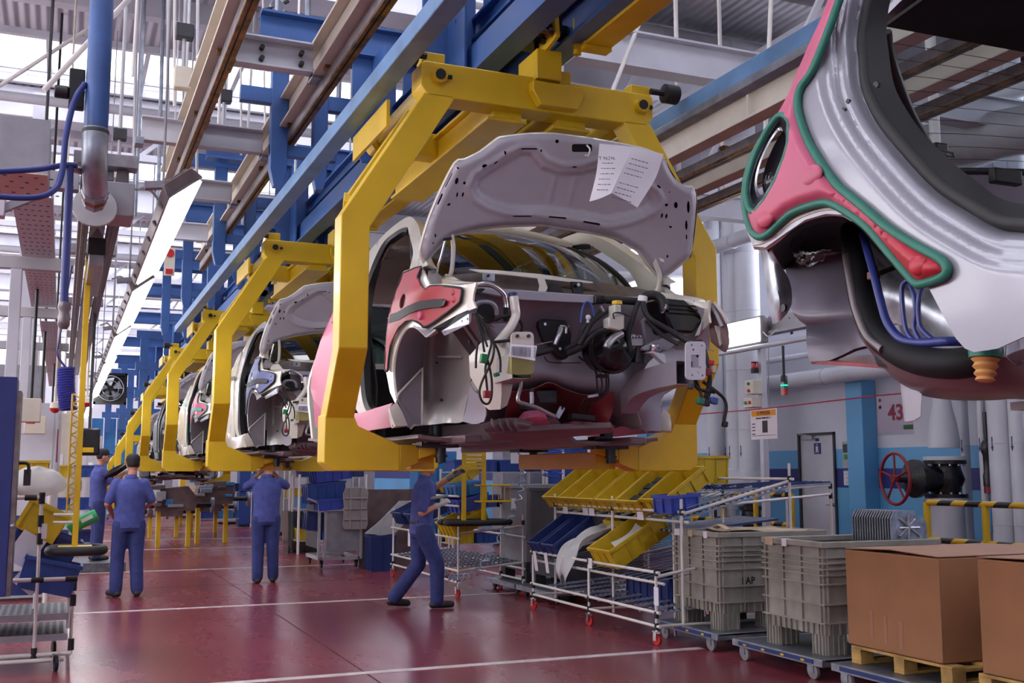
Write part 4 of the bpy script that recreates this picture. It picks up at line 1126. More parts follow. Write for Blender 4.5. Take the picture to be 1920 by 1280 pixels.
    n = len(a); mb = MB().add(a + [p + Vector((-.02, .2, .0)) for p in a], [tuple(range(n)), tuple(range(2 * n - 1, n - 1, -1))] + [(i, (i + 1) % n, n + (i + 1) % n, n + i) for i in range(n)])
    ib = obj('intake_box', mb, 'black_gloss', t, bevel=.012)
    for k in range(3):
        m = MB(); pxtube(m, [(1250 + k * 3, 570 + k * 8, 4.97), (1306 + k * 2, 574 + k * 8, 4.97)], .004, 0, 6, 1); obj('box_rib', m, 'black', ib)
    # hoses and wiring
    H = [('intake_hose', [(1136, 562, 5.08), (1165, 563, 5.06), (1195, 565, 5.06)], .022), ('intake_hose', [(1204, 562, 5.06), (1216, 554, 5.04), (1232, 555, 5.02), (1243, 566, 5.0), (1246, 584, 4.98)], .026),
         ('heater_hose', [(985, 665, 5.08), (1010, 662, 5.08), (1035, 655, 5.1)], .016), ('heater_hose', [(1062, 655, 5.12), (1085, 640, 5.05), (1095, 615, 5.02), (1110, 598, 5.0), (1128, 580, 5.02)], .017),
         ('heater_hose', [(1066, 662, 5.1), (1090, 650, 5.02), (1105, 635, 4.99), (1120, 622, 4.98), (1145, 620, 4.97)], .017), ('wiring_loom', [(1150, 575, 5.03), (1128, 590, 5.0), (1110, 604, 4.99), (1098, 625, 4.99), (1086, 646, 5.0)], .014),
         ('wiring_loom', [(1197, 566, 5.02), (1190, 585, 5.0), (1184, 605, 5.0), (1178, 625, 5.0), (1182, 660, 5.0)], .014), ('wiring_loom', [(1206, 566, 5.0), (1210, 585, 4.98), (1222, 600, 4.95), (1250, 616, 4.92), (1278, 632, 4.88), (1300, 648, 4.82), (1312, 668, 4.8)], .015),
         ('wiring_loom', [(1212, 600, 4.96), (1232, 620, 4.94), (1248, 632, 4.92), (1272, 645, 4.88)], .012), ('wiring_loom', [(1262, 625, 4.9), (1290, 640, 4.87), (1316, 640, 4.85)], .012),
         ('brake_line', [(1152, 598, 4.92), (1150, 588, 4.92), (1162, 586, 4.91), (1180, 593, 4.95)], .004), ('brake_line', [(1118, 700, 5.18), (1120, 730, 5.18), (1118, 738, 5.18), (1095, 750, 5.22), (1085, 775, 5.26)], .005),
         ('brake_line', [(1126, 700, 5.17), (1129, 722, 5.17), (1124, 738, 5.18), (1103, 750, 5.22), (1094, 775, 5.26)], .005), ('brake_line', [(1134, 690, 5.16), (1137, 722, 5.17), (1130, 738, 5.18), (1110, 752, 5.22), (1104, 776, 5.26)], .005), ('brake_line', [(1140, 690, 5.16), (1141, 725, 5.17), (1134, 740, 5.18), (1114, 755, 5.22)], .005),
         ('brake_line', [(1118, 700, 5.16), (1112, 684, 5.14), (1095, 676, 5.14), (1085, 668, 5.14)], .006), ('brake_line', [(1020, 668, 5.24), (1033, 679, 5.24), (1088, 680, 5.22)], .003),
         ('wiring_loom', [(928, 600, 4.98), (942, 594, 4.96), (960, 593, 4.95), (974, 600, 4.95), (980, 612, 4.95), (978, 622, 4.95)], .009), ('wiring_loom', [(926, 641, 4.9), (958, 638, 4.9)], .008)]
    for nm, pts, r in H:
        m = MB(); pxtube(m, pts, r, 5, 10); obj(nm, m, 'rubber', t, smooth=60)
    obj('pipe_clip', MB().obox(at(1129, 705, Y=5.14), (.075, .02, .02)), 'black', t, bevel=.003)
    obj('pipe_clip', MB().obox(at(1112, 742, Y=5.18), (.06, .02, .015), Ry(-10)), 'white_paint', t, bevel=.003)
    obj('pipe_block', MB().obox(at(1090, 782, Y=5.2), (.14, .06, .03), Ry(4)), 'black', t, bevel=.004)
    m = MB(); pxtube(m, [(1204, 566, 5.03), (1206, 556, 5.03)], .027, 0, 12, 2); obj('hose_clamp', m, 'paper', t, smooth=40)
    m = MB(); pxtube(m, [(1242, 577, 4.985), (1246, 579, 4.983)], .03, 0, 12, 1); obj('hose_clamp', m, 'chrome', t, smooth=40)
    m = MB(); pxtube(m, [(1089, 605, 4.97), (1092, 580, 4.97), (1097, 568, 4.97), (1104, 567, 4.97), (1110, 576, 4.97), (1114, 592, 4.97)], .006, 0); obj('vacuum_hose', m, 'bin_blue', t, smooth=60)
    m = MB().ball(at(1103, 595, Y=4.96), .015, 10); pxtube(m, [(1103, 595), (1102, 605)], .008, 4.96); obj('sensor', m, 'white_paint', t, smooth=50)
    m = MB(); pxtube(m, [(1126, 574, 4.97), (1132, 584, 4.97)], .008, 0); obj('sensor_plug', m, 'alu', t, smooth=50)
    # washer filler neck, chrome bar, headlamp hole on the left
    m = MB(); pxtube(m, [(963, 556, 4.94), (966, 578, 4.93), (967, 592, 4.93), (958, 612, 4.92), (944, 630, 4.92), (932, 645, 4.93)], .024, 0, 12); fnk = obj('filler_neck', m, 'white_car', t, smooth=60)
    obj('filler_cap', MB().lathe([(.026, 0), (.026, .014), (.02, .018)], at(962, 555, Y=4.94), (-.1, 0, 1), 16), 'cabinet_navy', fnk, smooth=40)
    m = MB(); pxtube(m, [(896, 534, 4.96), (915, 532, 4.96), (934, 541, 4.97), (944, 552, 4.98), (948, 568, 4.99), (949, 577, 4.99)], .013, 0, 10); obj('coolant_pipe', m, 'chrome', t, smooth=60)
    m = MB(); pxtube(m, [(949, 576, 4.99), (949, 602, 5.0)], .015, 0, 10, 2); obj('coolant_hose', m, 'rubber', t, smooth=60)
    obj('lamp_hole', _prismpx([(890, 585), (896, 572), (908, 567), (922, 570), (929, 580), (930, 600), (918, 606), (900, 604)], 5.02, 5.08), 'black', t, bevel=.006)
    m = MB(); pxtube(m, [(889, 586, 4.96), (893, 571, 4.95), (904, 566, 4.95), (920, 567, 4.96), (929, 576, 4.97), (931, 590, 4.98)], .012, 0, 8); obj('lamp_collar', m, 'zinc', t, smooth=60)
    blk('lamp_plug', [(884, 543), (905, 539), (912, 541), (900, 550), (886, 549)], 4.9, 4.94, 'black')
    obj('battery_ledge', _prismpx([(912, 606), (950, 606), (944, 625), (935, 632)], 5.05, 5.15), 'primer', t, bevel=.004)
    # loose loom hanging in front of the wheel well, with plugs
    L = [[(893, 588, 4.9), (897, 610, 4.86), (904, 635, 4.85), (908, 660, 4.85)], [(896, 590, 4.9), (908, 615, 4.85), (918, 632, 4.84), (921, 645, 4.83), (916, 665, 4.83), (910, 690, 4.83), (912, 715, 4.83), (914, 735, 4.83)], [(898, 592, 4.9), (915, 618, 4.85), (926, 645, 4.83), (924, 670, 4.82), (916, 690, 4.82), (904, 715, 4.82), (899, 735, 4.82), (904, 752, 4.82), (914, 757, 4.82), (921, 745, 4.82), (922, 715, 4.82), (918, 690, 4.82), (913, 672, 4.82)], [(925, 640, 4.83), (933, 655, 4.83), (938, 675, 4.83), (938, 698, 4.83)], [(896, 640, 4.87), (893, 665, 4.87), (892, 690, 4.87)], [(894, 586, 4.9), (906, 625, 4.86), (914, 650, 4.84)]]
    for p in L:
        m = MB(); pxtube(m, p, .006, 0, 7); obj('loose_wire', m, 'rubber', t, smooth=60)
    obj('wire_plug', MB().obox(at(907, 672, Y=4.82), (.035, .03, .045), Ry(8)), 'green_btn', t, bevel=.004)
    obj('wire_plug', MB().obox(at(931, 702, Y=4.82), (.025, .03, .02), Ry(-20)), 'cover_green', t, bevel=.004)
    obj('wire_plug', MB().obox(at(913, 739, Y=4.81), (.035, .03, .035)), 'wheel_red', t, bevel=.004)
    # aluminium pipe with its end plate
    m = MB(); pxtube(m, [(977, 714, 4.92), (976, 726, 4.92), (971, 745, 4.92), (973, 753, 4.92), (985, 757, 4.92), (1005, 763, 4.92), (1025, 773, 4.92), (1042, 781, 4.92)], .010, 0, 10); ap = obj('coolant_tube', m, 'alu', t, smooth=60)
    m = MB(); patch(m, [(1041, 780, 4.91), (1050, 761, 4.91), (1053, 762, 4.91), (1052, 767, 4.91), (1055, 768, 4.91), (1058, 763, 4.91), (1059, 766, 4.91), (1048, 785, 4.91)]); obj('end_plate', m, 'galv', ap, solid=.008)
    m = MB(); pxtube(m, [(997, 757, 4.92), (997, 748, 4.92), (996, 732, 4.92)], .012, 0, 10, 1); obj('tube_valve', m, 'galv', ap, smooth=50)
    m = MB(); pxtube(m, [(979, 708, 4.92), (979, 714, 4.92)], .014, 0, 10, 1); pxtube(m, [(996, 729, 4.92), (996, 735, 4.92)], .013, 0, 10, 1); obj('tube_cap', m, 'black', ap, smooth=50)
    # loom with coloured plugs on the right
    L = [[(1318, 650, 4.8), (1326, 680, 4.76), (1332, 705, 4.74), (1330, 735, 4.74), (1326, 748, 4.74)], [(1305, 712, 4.78), (1312, 730, 4.75), (1316, 745, 4.74)], [(1298, 713, 4.78), (1308, 728, 4.75), (1325, 733, 4.74), (1340, 735, 4.74)], [(1318, 715, 4.76), (1345, 735, 4.72), (1358, 748, 4.72), (1362, 765, 4.72), (1358, 785, 4.72), (1358, 792, 4.72)], [(1322, 655, 4.8), (1330, 690, 4.76), (1328, 720, 4.75), (1322, 745, 4.74)]]
    for p in L:
        m = MB(); pxtube(m, p, .009, 0, 7); obj('loose_wire', m, 'rubber', t, smooth=60)
    for x, y, c, sx, sz in ((1313, 752, 'cover_green', .04, .035), (1324, 755, 'black', .035, .035), (1338, 751, 'bin_blue', .04, .035), (1359, 795, 'black', .025, .03), (1295, 724, 'dark_grey', .025, .03), (1338, 692, 'kraft', .02, .045), (1334, 680, 'red_plastic', .02, .025), (1328, 697, 'wheel_red', .02, .04)):
        obj('wire_plug', MB().obox(at(x, y, Y=4.72), (sx, .03, sz), Ry(12)), c, t, bevel=.005)


car = thing('car_body', 'white car body with raised hood, open engine bay and red fender covers', 'car body', (2.5, 5.5, 1.70), 'car bodies along the line')
car_shell(car)
engine_bay(car)

# barcode tag hanging on the front rail
def tag_card(y_off, label):
    t = thing('tag_card', label, 'tag', tuple(at(978, 700, Y=4.70) + Vector((0, y_off, 0))), 'barcode cards on the car noses')
    o = Vector((0, y_off, 0))
    m = MB(); patch(m, [(957, 645, 4.72), (1007, 648, 4.70), (1003, 676, 4.69), (955, 668, 4.71)]); m.v = [p + o for p in m.v]
    pa = obj('paper_label', m, 'paper', t, solid=.001)
    random.seed(3)
    b = MB(); x = 958.5
    while x < 994:
        w = random.choice((.5, .8, 1.2)); a = [at(x, 649 + (x - 957) * .06, Y=4.708), at(x + w, 649 + (x - 957) * .06, Y=4.708), at(x + w - 1, 666 + (x - 957) * .11, Y=4.70), at(x - 1, 666 + (x - 957) * .11, Y=4.70)]
        b.add([p + o + Vector((0, -.006, 0)) for p in a], [(0, 1, 2, 3)]); x += w + random.choice((.5, .8))
    for k in range(9):
        yy = 651 + k * 2.4; a = [at(999, yy, Y=4.70), at(1003, yy + .4, Y=4.70), at(1003, yy + 1.6, Y=4.70), at(999, yy + 1.3, Y=4.70)]
        b.add([p + o + Vector((0, -.012, 0)) for p in a], [(0, 1, 2, 3)])
    obj('barcode', b, 'ink', pa, kind='stuff')
    m = MB(); patch(m, [(955, 666, 4.716), (1003, 674, 4.696), (998, 711, 4.69), (950, 700, 4.71)]); m.v = [p + o for p in m.v]
    obj('plastic_sleeve', m, 'yellow_film', t, solid=.001)


tag_card(0, 'paper barcode card in a plastic sleeve on the nearest car nose')

# order sheets stuck under the raised hood
def order_sheets(yo, label):
    o = Vector((0, yo, 0))
    t = thing('order_sheet', label, 'paper', tuple(at(1187, 276, Y=5.0) + o), 'order sheets on raised hoods')
    m = MB(); loft(m, [[(1124, 269, 5.02), (1156, 272, 5.00), (1187, 275, 4.98)], [(1118, 325, 4.98), (1140, 320, 4.95), (1168, 322, 4.92)], [(1105, 378, 4.92), (1125, 372, 4.90), (1147, 362, 4.88)]], 3, 4); m.v = [p + o for p in m.v]
    a = obj('sheet_page', m, 'paper', t, smooth=60, solid=.001)
    m2 = MB(); loft(m2, [[(1187, 275, 4.97), (1215, 281, 4.96), (1244, 289, 4.96)], [(1166, 318, 4.90), (1195, 328, 4.92), (1229, 334, 4.94)], [(1146, 361, 4.86), (1172, 375, 4.87), (1195, 389, 4.88)]], 3, 4); m2.v = [p + o for p in m2.v]
    b = obj('sheet_page', m2, 'paper', t, smooth=60, solid=.001)
    i = MB(); random.seed(5)
    for k in range(9):
        f = .1 + k * .09
        y0 = 300 + k * 9; x0 = 1192 - k * 4.5
        if k in (4,): continue
        xx = x0 - 10
        while xx < x0 + 22:
            w = random.uniform(2, 6)
            q = [at(xx, y0 + (xx - x0) * .28, Y=4.90 - k * .004), at(xx + w, y0 + (xx + w - x0) * .28, Y=4.90 - k * .004), at(xx + w, y0 + 1.4 + (xx + w - x0) * .28, Y=4.90 - k * .004), at(xx, y0 + 1.4 + (xx - x0) * .28, Y=4.90 - k * .004)]
            i.add([p + o + Vector((0, -.01, 0)) for p in q], [(0, 1, 2, 3)]); xx += w + 1.5
    for k in range(6):
        xx = 1129 - k * 2
        while xx < 1150 - k * 2:
            w = random.uniform(2, 6); y0 = 305 + k * 10
            q = [at(xx, y0, Y=4.93 - k * .008), at(xx + w, y0, Y=4.93 - k * .008), at(xx + w, y0 + 1.4, Y=4.93 - k * .008), at(xx, y0 + 1.4, Y=4.93 - k * .008)]
            i.add([p + o for p in q], [(0, 1, 2, 3)]); xx += w + 1.5
    obj('print', i, 'ink', a, kind='stuff')
    text_mesh('T 96296', .026, 'ink', a, at(1138, 297, Y=4.94) + o, RIGHT, UP, 'order_number')


order_sheets(0, 'two white order sheets with print stuck under the raised hood')
# the bodies behind on the next carriers
SW = [None, {'cover_red': 'cover_blue', 'cover_pink': 'white_car', 'white_car': 'cream_car'}, {'cover_red': 'cover_pink', 'cover_black': 'cover_teal', 'cover_pink': 'white_car'}, {'cover_red': 'dark_grey', 'cover_pink': 'dark_grey', 'white_car': 'dark_grey'}, {'cover_red': 'cover_blue', 'cover_pink': 'silver_paint', 'white_car': 'silver_paint'}]
LB = [None, 'white car body with blue fender covers on the second carrier', 'white car body with pink and teal covers on the third carrier', 'dark grey car body on the fourth carrier', 'silver car body on the lowered fifth carrier']
for k in range(1, 5):
    c = copy_tree(car, None, SW[k])
    c.location = (2.5, 5.5 + PITCHY * k, 1.70 - (0, 0, 0, 0, .35)[k])
    c['label'] = LB[k]
tag_card(PITCHY, 'paper barcode card on the nose of the second car')

# ------------------------------------------------------------ the silver car body close on the right
def fN(y, z):
    ye = 2.36 - .50 * max(0, z - 2.42)
    return 1.72 + .30 * max(0, z - 2.30) ** 1.3 + 1.5 * max(0, y - ye) ** 2 + .10 * max(0, 2.0 - z) ** 1.5


near = thing('car_body', 'silver car body close on the right, rear quarter with pink and green cover', 'car body', (2.5, 1.6, 1.70), 'car bodies along the line')
SEALO = [(1700, -150), (1655, -80), (1630, 0), (1618, 70), (1620, 104), (1626, 162), (1652, 219), (1700, 280), (1764, 347), (1828, 389), (1876, 415), (1920, 421), (2000, 425), (2150, 425), (2300, 420)]
SEALI = [(1722, -140), (1684, -70), (1664, 0), (1658, 53), (1663, 104), (1674, 168), (1694, 210), (1726, 258), (1764, 296), (1799, 328), (1844, 363), (1876, 383), (1920, 395), (2000, 400), (2150, 400), (2300, 396)]
LAMP = [(1457, 219), (1467, 215), (1477, 222), (1481, 235), (1480, 265), (1472, 295), (1455, 340), (1435, 375), (1417, 396), (1407, 394), (1402, 382), (1399, 362), (1402, 335), (1412, 300), (1430, 260), (1445, 235)]
ARCH = [(1437, 464), (1475, 437), (1512, 412), (1550, 401), (1595, 403), (1628, 430), (1665, 474), (1700, 514), (1741, 535), (1766, 583), (1794, 634), (1811, 653), (1828, 660)]
SD = [(p[0], p[1]) for p in spline([(a, b, 0) for a, b in SEALO], 3)]


def near_relief(u, v):
    d = edge_d((u, v), SD, False)
    return .045 * (1 - sstep(8, 42, d)) + .022 * (1 - sstep(48, 66, d)) + .016 * (1 - sstep(70, 92, d)) - .012 * (1 - sstep(0, 14, d))


side = [(p.x, p.y) for p in spline([(a, b, 0) for a, b in SEALO[1:]], 3)][::-1] + [(1640, -85), (1577, 0), (1545, 70), (1512, 150), (1495, 190), (1478, 205), (1455, 221), (1434, 252), (1413, 290), (1399, 330), (1394, 362), (1396, 400), (1404, 438), (1414, 462)] + ARCH + [(1873, 653), (1920, 632), (2100, 590), (2300, 560)]
m = MB(); surf_sheet(m, side, [[(1458, 226), (1468, 222), (1476, 230), (1477, 262), (1468, 294), (1451, 338), (1432, 372), (1416, 390), (1408, 385), (1404, 362), (1408, 333), (1418, 302), (1434, 264), (1448, 240)]], fN, 1.75, 0, 6.5, rel=near_relief)
sp_ = obj('quarter_panel', m, 'silver_paint', near, smooth=80, solid=.006, soff=0)
for x, y in ((1643, 160), (1591, 190), (1583, 206)):
    obj('panel_hole', MB().lathe([(.006 if x < 1600 else .009, -.004), (.006 if x < 1600 else .009, .004)], onx(x, y, lambda a, b: fN(a, b) + near_relief(x, y) - .003, 1.75), (1, .2, 0), 10), 'black', sp_)
m = band(MB(), SEALO[1:], SEALI[1:], fN, 1.78, .066, 5, .12)
obj('door_seal', m, 'rubber', near, smooth=60, solid=.03)
m = MB(); q = [onx(p.x, p.y, lambda a, b: fN(a, b) + .066, 1.78) for p in spline([(a, b, 0) for a, b in SEALO[1:]], 5)]
obj('seal_bead', m.tube(q, .016, 8), 'rubber', near, smooth=60)
# padded cover with green piping
CV = [(1585, -30), (1574, 0), (1557, 47), (1539, 94), (1520, 138), (1501, 164), (1495, 194), (1501, 227), (1515, 265), (1535, 300), (1567, 345), (1592, 367), (1620, 390), (1662, 426), (1718, 462), (1761, 485), (1775, 502), (1769, 518), (1732, 531), (1716, 530), (1690, 501), (1662, 468), (1626, 426), (1592, 400), (1560, 382), (1540, 380), (1505, 390), (1480, 402), (1455, 425), (1442, 437), (1427, 444), (1412, 437), (1403, 415), (1397, 385), (1397, 360), (1402, 325), (1415, 288), (1437, 249), (1457, 218), (1469, 197), (1482, 172), (1494, 140), (1517, 87), (1541, 35), (1556, -5), (1566, -30)]
CD = CV


def puff(u, v):
    r = -.022 * sstep(0, 26, edge_d((u, v), CD))
    return r


m = MB(); surf_sheet(m, CV, [LAMP], fN, 1.75, -.012, 6, rel=puff)
cv = obj('quarter_cover', m, 'cover_pink', near, smooth=80, solid=.006)
# the cover turns from pink to red towards the wheel arch
mt = MATS['cover_pink'].copy(); MATS['cover_quarter'] = mt
nt = mt.node_tree; N = nt.nodes; L = nt.links
tc = N.new('ShaderNodeTexCoord'); sx = N.new('ShaderNodeSeparateXYZ'); L.new(tc.outputs['Object'], sx.inputs[0])
mr = N.new('ShaderNodeMapRange'); mr.inputs[1].default_value = .62; mr.inputs[2].default_value = .34; L.new(sx.outputs[2], mr.inputs[0])
mx = N.new('ShaderNodeMix'); mx.data_type = 'RGBA'; mx.inputs[7].default_value = lin('#ad2334')
old = N['Principled BSDF'].inputs['Base Color'].links[0].from_socket
L.new(mr.outputs[0], mx.inputs[0]); L.new(old, mx.inputs[6]); L.new(mx.outputs[2], N['Principled BSDF'].inputs['Base Color'])
cv.data.materials[0] = mt
for cx, cy, ry, rz in ((1522, 330, .040, .028), (1435, 410, .036, .024), (1721, 498, .026, .022)):
    obj('cover_button', MB().ball(onx(cx, cy, lambda y, z: fN(y, z) - .030, 1.75), (.012, ry, rz), 20), mt, cv, smooth=70)
g = [onx(p[0], p[1], lambda y, z: fN(y, z) - .014, 1.75) for p in CV[:38]]
obj('cover_piping', MB().tube(spline(g, 3), .011, 8), 'cover_green', cv, smooth=60)
g = [onx(p[0], p[1], lambda y, z: fN(y, z) - .016, 1.75) for p in LAMP]
obj('cover_piping', MB().tube(spline(g + [g[0]], 3), .009, 8), 'cover_green', cv, smooth=60)
# tail-lamp opening: stepped silver rim around a dark cavity
def shrink(lp, f, dx=0, dy=0):
    cx = sum(p[0] for p in lp) / len(lp); cy = sum(p[1] for p in lp) / len(lp)
    return [(cx + (p[0] - cx) * f + dx, cy + (p[1] - cy) * f + dy) for p in lp]
rims = []
for f, off in ((1.04, .0), (.92, .012), (.86, .03), (.74, .036), (.68, .07)):
    rims.append([onx(p[0], p[1], lambda y, z: fN(y, z) + off, 1.78) for p in shrink(LAMP, f, 3 * (1 - f) * 6, 0)])
rims = [[p for p in spline(r, 2, True)] for r in rims]
obj('lamp_rim', MB().ring(rims, True, False), 'silver_paint', near, smooth=50, solid=.004)
m = MB(); r = [p + Vector((.02, -.01, 0)) for p in rims[-2]]; c = sum(r, Vector()) / len(r)
m.add(r + [c], [(i, (i + 1) % len(r), len(r)) for i in range(len(r))])
dk = obj('lamp_cavity', m, 'dark_grey', near)
obj('plastic_wad', MB().ball(onx(1447, 342, lambda y, z: fN(y, z) + .03, 1.78), (.02, .025, .03), 8), 'clear_film', dk, smooth=60)
# pale lip of the wheel arch
m = band(MB(), [(1413, 456), (1432, 452), (1455, 438), (1480, 416), (1512, 400), (1545, 390), (1580, 392), (1605, 408)], [(1416, 464), (1438, 465), (1460, 450), (1482, 430), (1512, 412), (1548, 402), (1580, 402), (1600, 412)], fN, 1.75, -.004, 4, .02)
obj('arch_lip', m, 'cream_car', near, smooth=60, solid=.012)
# inside of the arch
def npatch(name, pts, mtl, solid=.004, par=None):
    m = MB(); tri = tessellate_polygon([[Vector((p[0], p[1], 0)) for p in pts]])
    m.add([at(p[0], p[1], X=p[2]) for p in pts], [tuple(q) for q in tri]); return obj(name, m, mtl, par or near, solid=solid)
def nloft(name, rows, mtl, k=4, kr=4, solid=.004, smooth=60):
    m = MB(); loft(m, [[at(p[0], p[1], X=p[2]) for p in r] for r in rows], k, kr); return obj(name, m, mtl, near, smooth=smooth, solid=solid)
nloft('arch_liner', [[(1437, 466, 1.80), (1475, 440, 1.78), (1512, 415, 1.78), (1550, 404, 1.78), (1600, 408, 1.78), (1650, 458, 1.78), (1705, 518, 1.78)], [(1445, 480, 2.0), (1480, 455, 2.05), (1512, 440, 2.1), (1552, 430, 2.12), (1600, 430, 2.12), (1650, 480, 2.08), (1705, 535, 2.02)], [(1470, 505, 2.22), (1500, 490, 2.25), (1520, 480, 2.26), (1560, 475, 2.26), (1610, 480, 2.25), (1660, 520, 2.2), (1715, 560, 2.15)]], 'liner')
nloft('inner_panel', [[(1472, 500, 2.2), (1500, 485, 2.24), (1545, 475, 2.25), (1590, 470, 2.22), (1640, 470, 2.2)], [(1480, 545, 2.14), (1505, 540, 2.16), (1548, 535, 2.16), (1592, 530, 2.16), (1650, 530, 2.16)], [(1484, 580, 2.10), (1508, 590, 2.10), (1550, 592, 2.10), (1600, 590, 2.12), (1665, 590, 2.14)], [(1500, 600, 2.12), (1520, 612, 2.14), (1560, 615, 2.16), (1620, 640, 2.18), (1690, 650, 2.2)]], 'primer_dark')
nloft('inner_panel', [[(1640, 465, 2.16), (1690, 500, 2.14), (1750, 540, 2.12)], [(1652, 540, 2.10), (1700, 560, 2.10), (1770, 590, 2.10)], [(1668, 600, 2.12), (1720, 620, 2.12), (1800, 645, 2.10)]], 'galv')
nloft('chassis_box', [[(1512, 612, 2.05), (1560, 610, 2.1), (1610, 600, 2.12), (1650, 640, 2.1)], [(1515, 645, 2.02), (1560, 640, 2.05), (1610, 625, 2.1), (1660, 655, 2.1)], [(1521, 678, 2.02), (1560, 676, 2.04), (1625, 650, 2.1), (1680, 670, 2.1)]], 'primer_dark', 3, 3, .02, 40)
nloft('chassis_floor', [[(1521, 679, 2.02), (1580, 682, 2.0), (1640, 686, 2.0), (1680, 690, 2.0)], [(1560, 668, 2.2), (1610, 668, 2.2), (1660, 668, 2.2), (1700, 670, 2.2)]], 'underbody_red', 3, 2, .01)
npatch('tow_eye_flange', [(1641, 672, 2.0), (1660, 658, 2.02), (1690, 690, 2.0), (1668, 689, 1.98), (1645, 684, 1.98)], 'dark_grey', .01)
nloft('rear_flange', [[(1427, 470, 1.93), (1436, 466, 1.90), (1446, 466, 1.88)], [(1434, 510, 1.92), (1448, 505, 1.90), (1462, 495, 1.92)], [(1438, 540, 1.92), (1455, 535, 1.90), (1480, 528, 1.95)], [(1443, 570, 1.92), (1462, 565, 1.90), (1484, 565, 1.95)], [(1450, 607, 1.93), (1460, 603, 1.92), (1476, 586, 1.94)]], 'galv')
obj('flange_hole', MB().lathe([(.011, -.004), (.011, .004)], at(1470, 577, X=1.905), (1, 0, 0), 12), 'black', near)
# plastic film bundle
m = MB(); nf = [[(1482, 440, 2.0), (1510, 418, 1.98), (1550, 410, 1.96), (1585, 415, 1.98)], [(1486, 470, 1.94), (1512, 452, 1.90), (1552, 440, 1.90), (1586, 445, 1.94)], [(1492, 488, 1.93), (1515, 482, 1.88), (1552, 468, 1.88), (1582, 462, 1.93)], [(1512, 505, 1.93), (1528, 498, 1.90), (1556, 482, 1.9), (1578, 474, 1.94)]]
random.seed(4); loft(m, [[at(p[0], p[1], X=p[2]) for p in r] for r in nf], 5, 5)
for p in m.v: p.x += random.uniform(-.008, .008); p.z += random.uniform(-.004, .004)
obj('plastic_film', m, 'clear_film', near, smooth=80)
# black filler pipe and blue hoses
def ntube(name, pts, r, X, mtl, n=10):
    m = MB(); m.tube(spline([at(p[0], p[1], X=(p[2] if len(p) > 2 else X)) for p in pts], 6), r, n); return obj(name, m, mtl, near, smooth=60)
ntube('filler_pipe', [(1600, 430, 2.0), (1606, 490, 1.96), (1617, 560, 1.92), (1640, 618, 1.90), (1680, 655, 1.88), (1730, 676, 1.86), (1790, 682, 1.86), (1850, 672, 1.9)], .036, 0, 'liner', 14)
ntube('filler_pipe_seam', [(1588, 480, 1.93), (1596, 530, 1.90), (1606, 580, 1.88), (1626, 628, 1.86), (1656, 655, 1.85)], .012, 0, 'alu_dark')
ntube('breather_hose', [(1618, 440, 1.95), (1635, 500, 1.90), (1650, 560, 1.88), (1664, 605, 1.87), (1688, 634, 1.86), (1720, 642, 1.86), (1770, 640, 1.86), (1805, 640, 1.9)], .011, 0, 'hose_blue')
for k, p in enumerate(([(1716, 524, 1.86), (1700, 526, 1.86), (1691, 540, 1.86), (1693, 580, 1.86), (1699, 618, 1.86), (1712, 638, 1.86)], [(1704, 530, 1.87), (1714, 555, 1.86), (1716, 590, 1.86), (1714, 615, 1.86), (1724, 637, 1.86)], [(1730, 534, 1.87), (1723, 555, 1.86), (1722, 590, 1.86), (1727, 615, 1.86), (1748, 636, 1.86)])):
    ntube('fuel_line', p, .006, 0, 'hose_blue', 8)
obj('hose_clip', MB().obox(at(1638, 516, X=1.90), (.02, .03, .02)), 'brown', near, bevel=.003)
ntube('brake_hose', [(1636, 518, 1.9), (1680, 500, 1.98), (1700, 490, 2.02)], .007, 0, 'rubber', 8)
# floor of the body, sill underside, bump stop
nloft('rear_floor', [[(1600, 600, 2.0), (1640, 655, 1.98), (1690, 690, 1.95), (1760, 702, 1.94), (1840, 690, 1.94), (1930, 650, 1.96), (2150, 610, 1.98), (2300, 590, 2.0)], [(1620, 640, 2.05), (1660, 690, 2.03), (1705, 722, 2.0), (1770, 730, 2.0), (1850, 730, 2.0), (1930, 725, 2.0), (2150, 740, 2.0), (2300, 750, 2.0)], [(1660, 680, 2.2), (1690, 715, 2.2), (1725, 738, 2.2), (1790, 748, 2.2), (1860, 748, 2.2), (1930, 747, 2.2), (2150, 775, 2.2), (2300, 790, 2.2)]], 'underbody', 4, 4, .006)
obj('floor_pan', MB().box(2.15, 3.25, -1.2, 1.95, 1.70, 1.72), 'underbody', near)
obj('sill', MB().prism([(1.74, 1.80), (1.80, 1.72), (1.95, 1.72), (1.95, 1.9), (1.80, 1.95)], 'y', -1.2, 1.25), 'silver_paint', near, bevel=.01)
o = at(1848, 668, X=1.83)
obj('bump_stop', MB().lathe([(.022, 0), (.030, -.006), (.022, -.014), (.027, -.022), (.019, -.030), (.024, -.038), (.017, -.045), (.021, -.052), (.012, -.056)], o, (.1, .0, 1), 18), 'foam', near, smooth=60)
obj('bump_stop_cup', MB().lathe([(.034, -.004), (.036, .012), (.03, .03)], o, (.1, .0, 1), 18), 'cover_green', near, smooth=50)
m = MB().ball(at(1908, 655, X=1.80), (.025, .03, .03), 10)
for p in m.v: p += Vector((random.uniform(-.005, .005), random.uniform(-.005, .005), random.uniform(-.006, .006)))
obj('wrapped_fitting', m, 'clear_film', near, smooth=70)
m = MB(); a = [at(x, y, X=2.05) for x, y in ((1694, 706), (1730, 738), (1728, 782), (1716, 790), (1704, 792))]; n = 5
m.add(a + [p + Vector((.012, .03, 0)) for p in a], [tuple(range(n)), tuple(range(2 * n - 1, n - 1, -1))] + [(i, (i + 1) % n, n + (i + 1) % n, n + i) for i in range(n)])
obj('jacking_bracket', m, 'primer', near, bevel=.004)
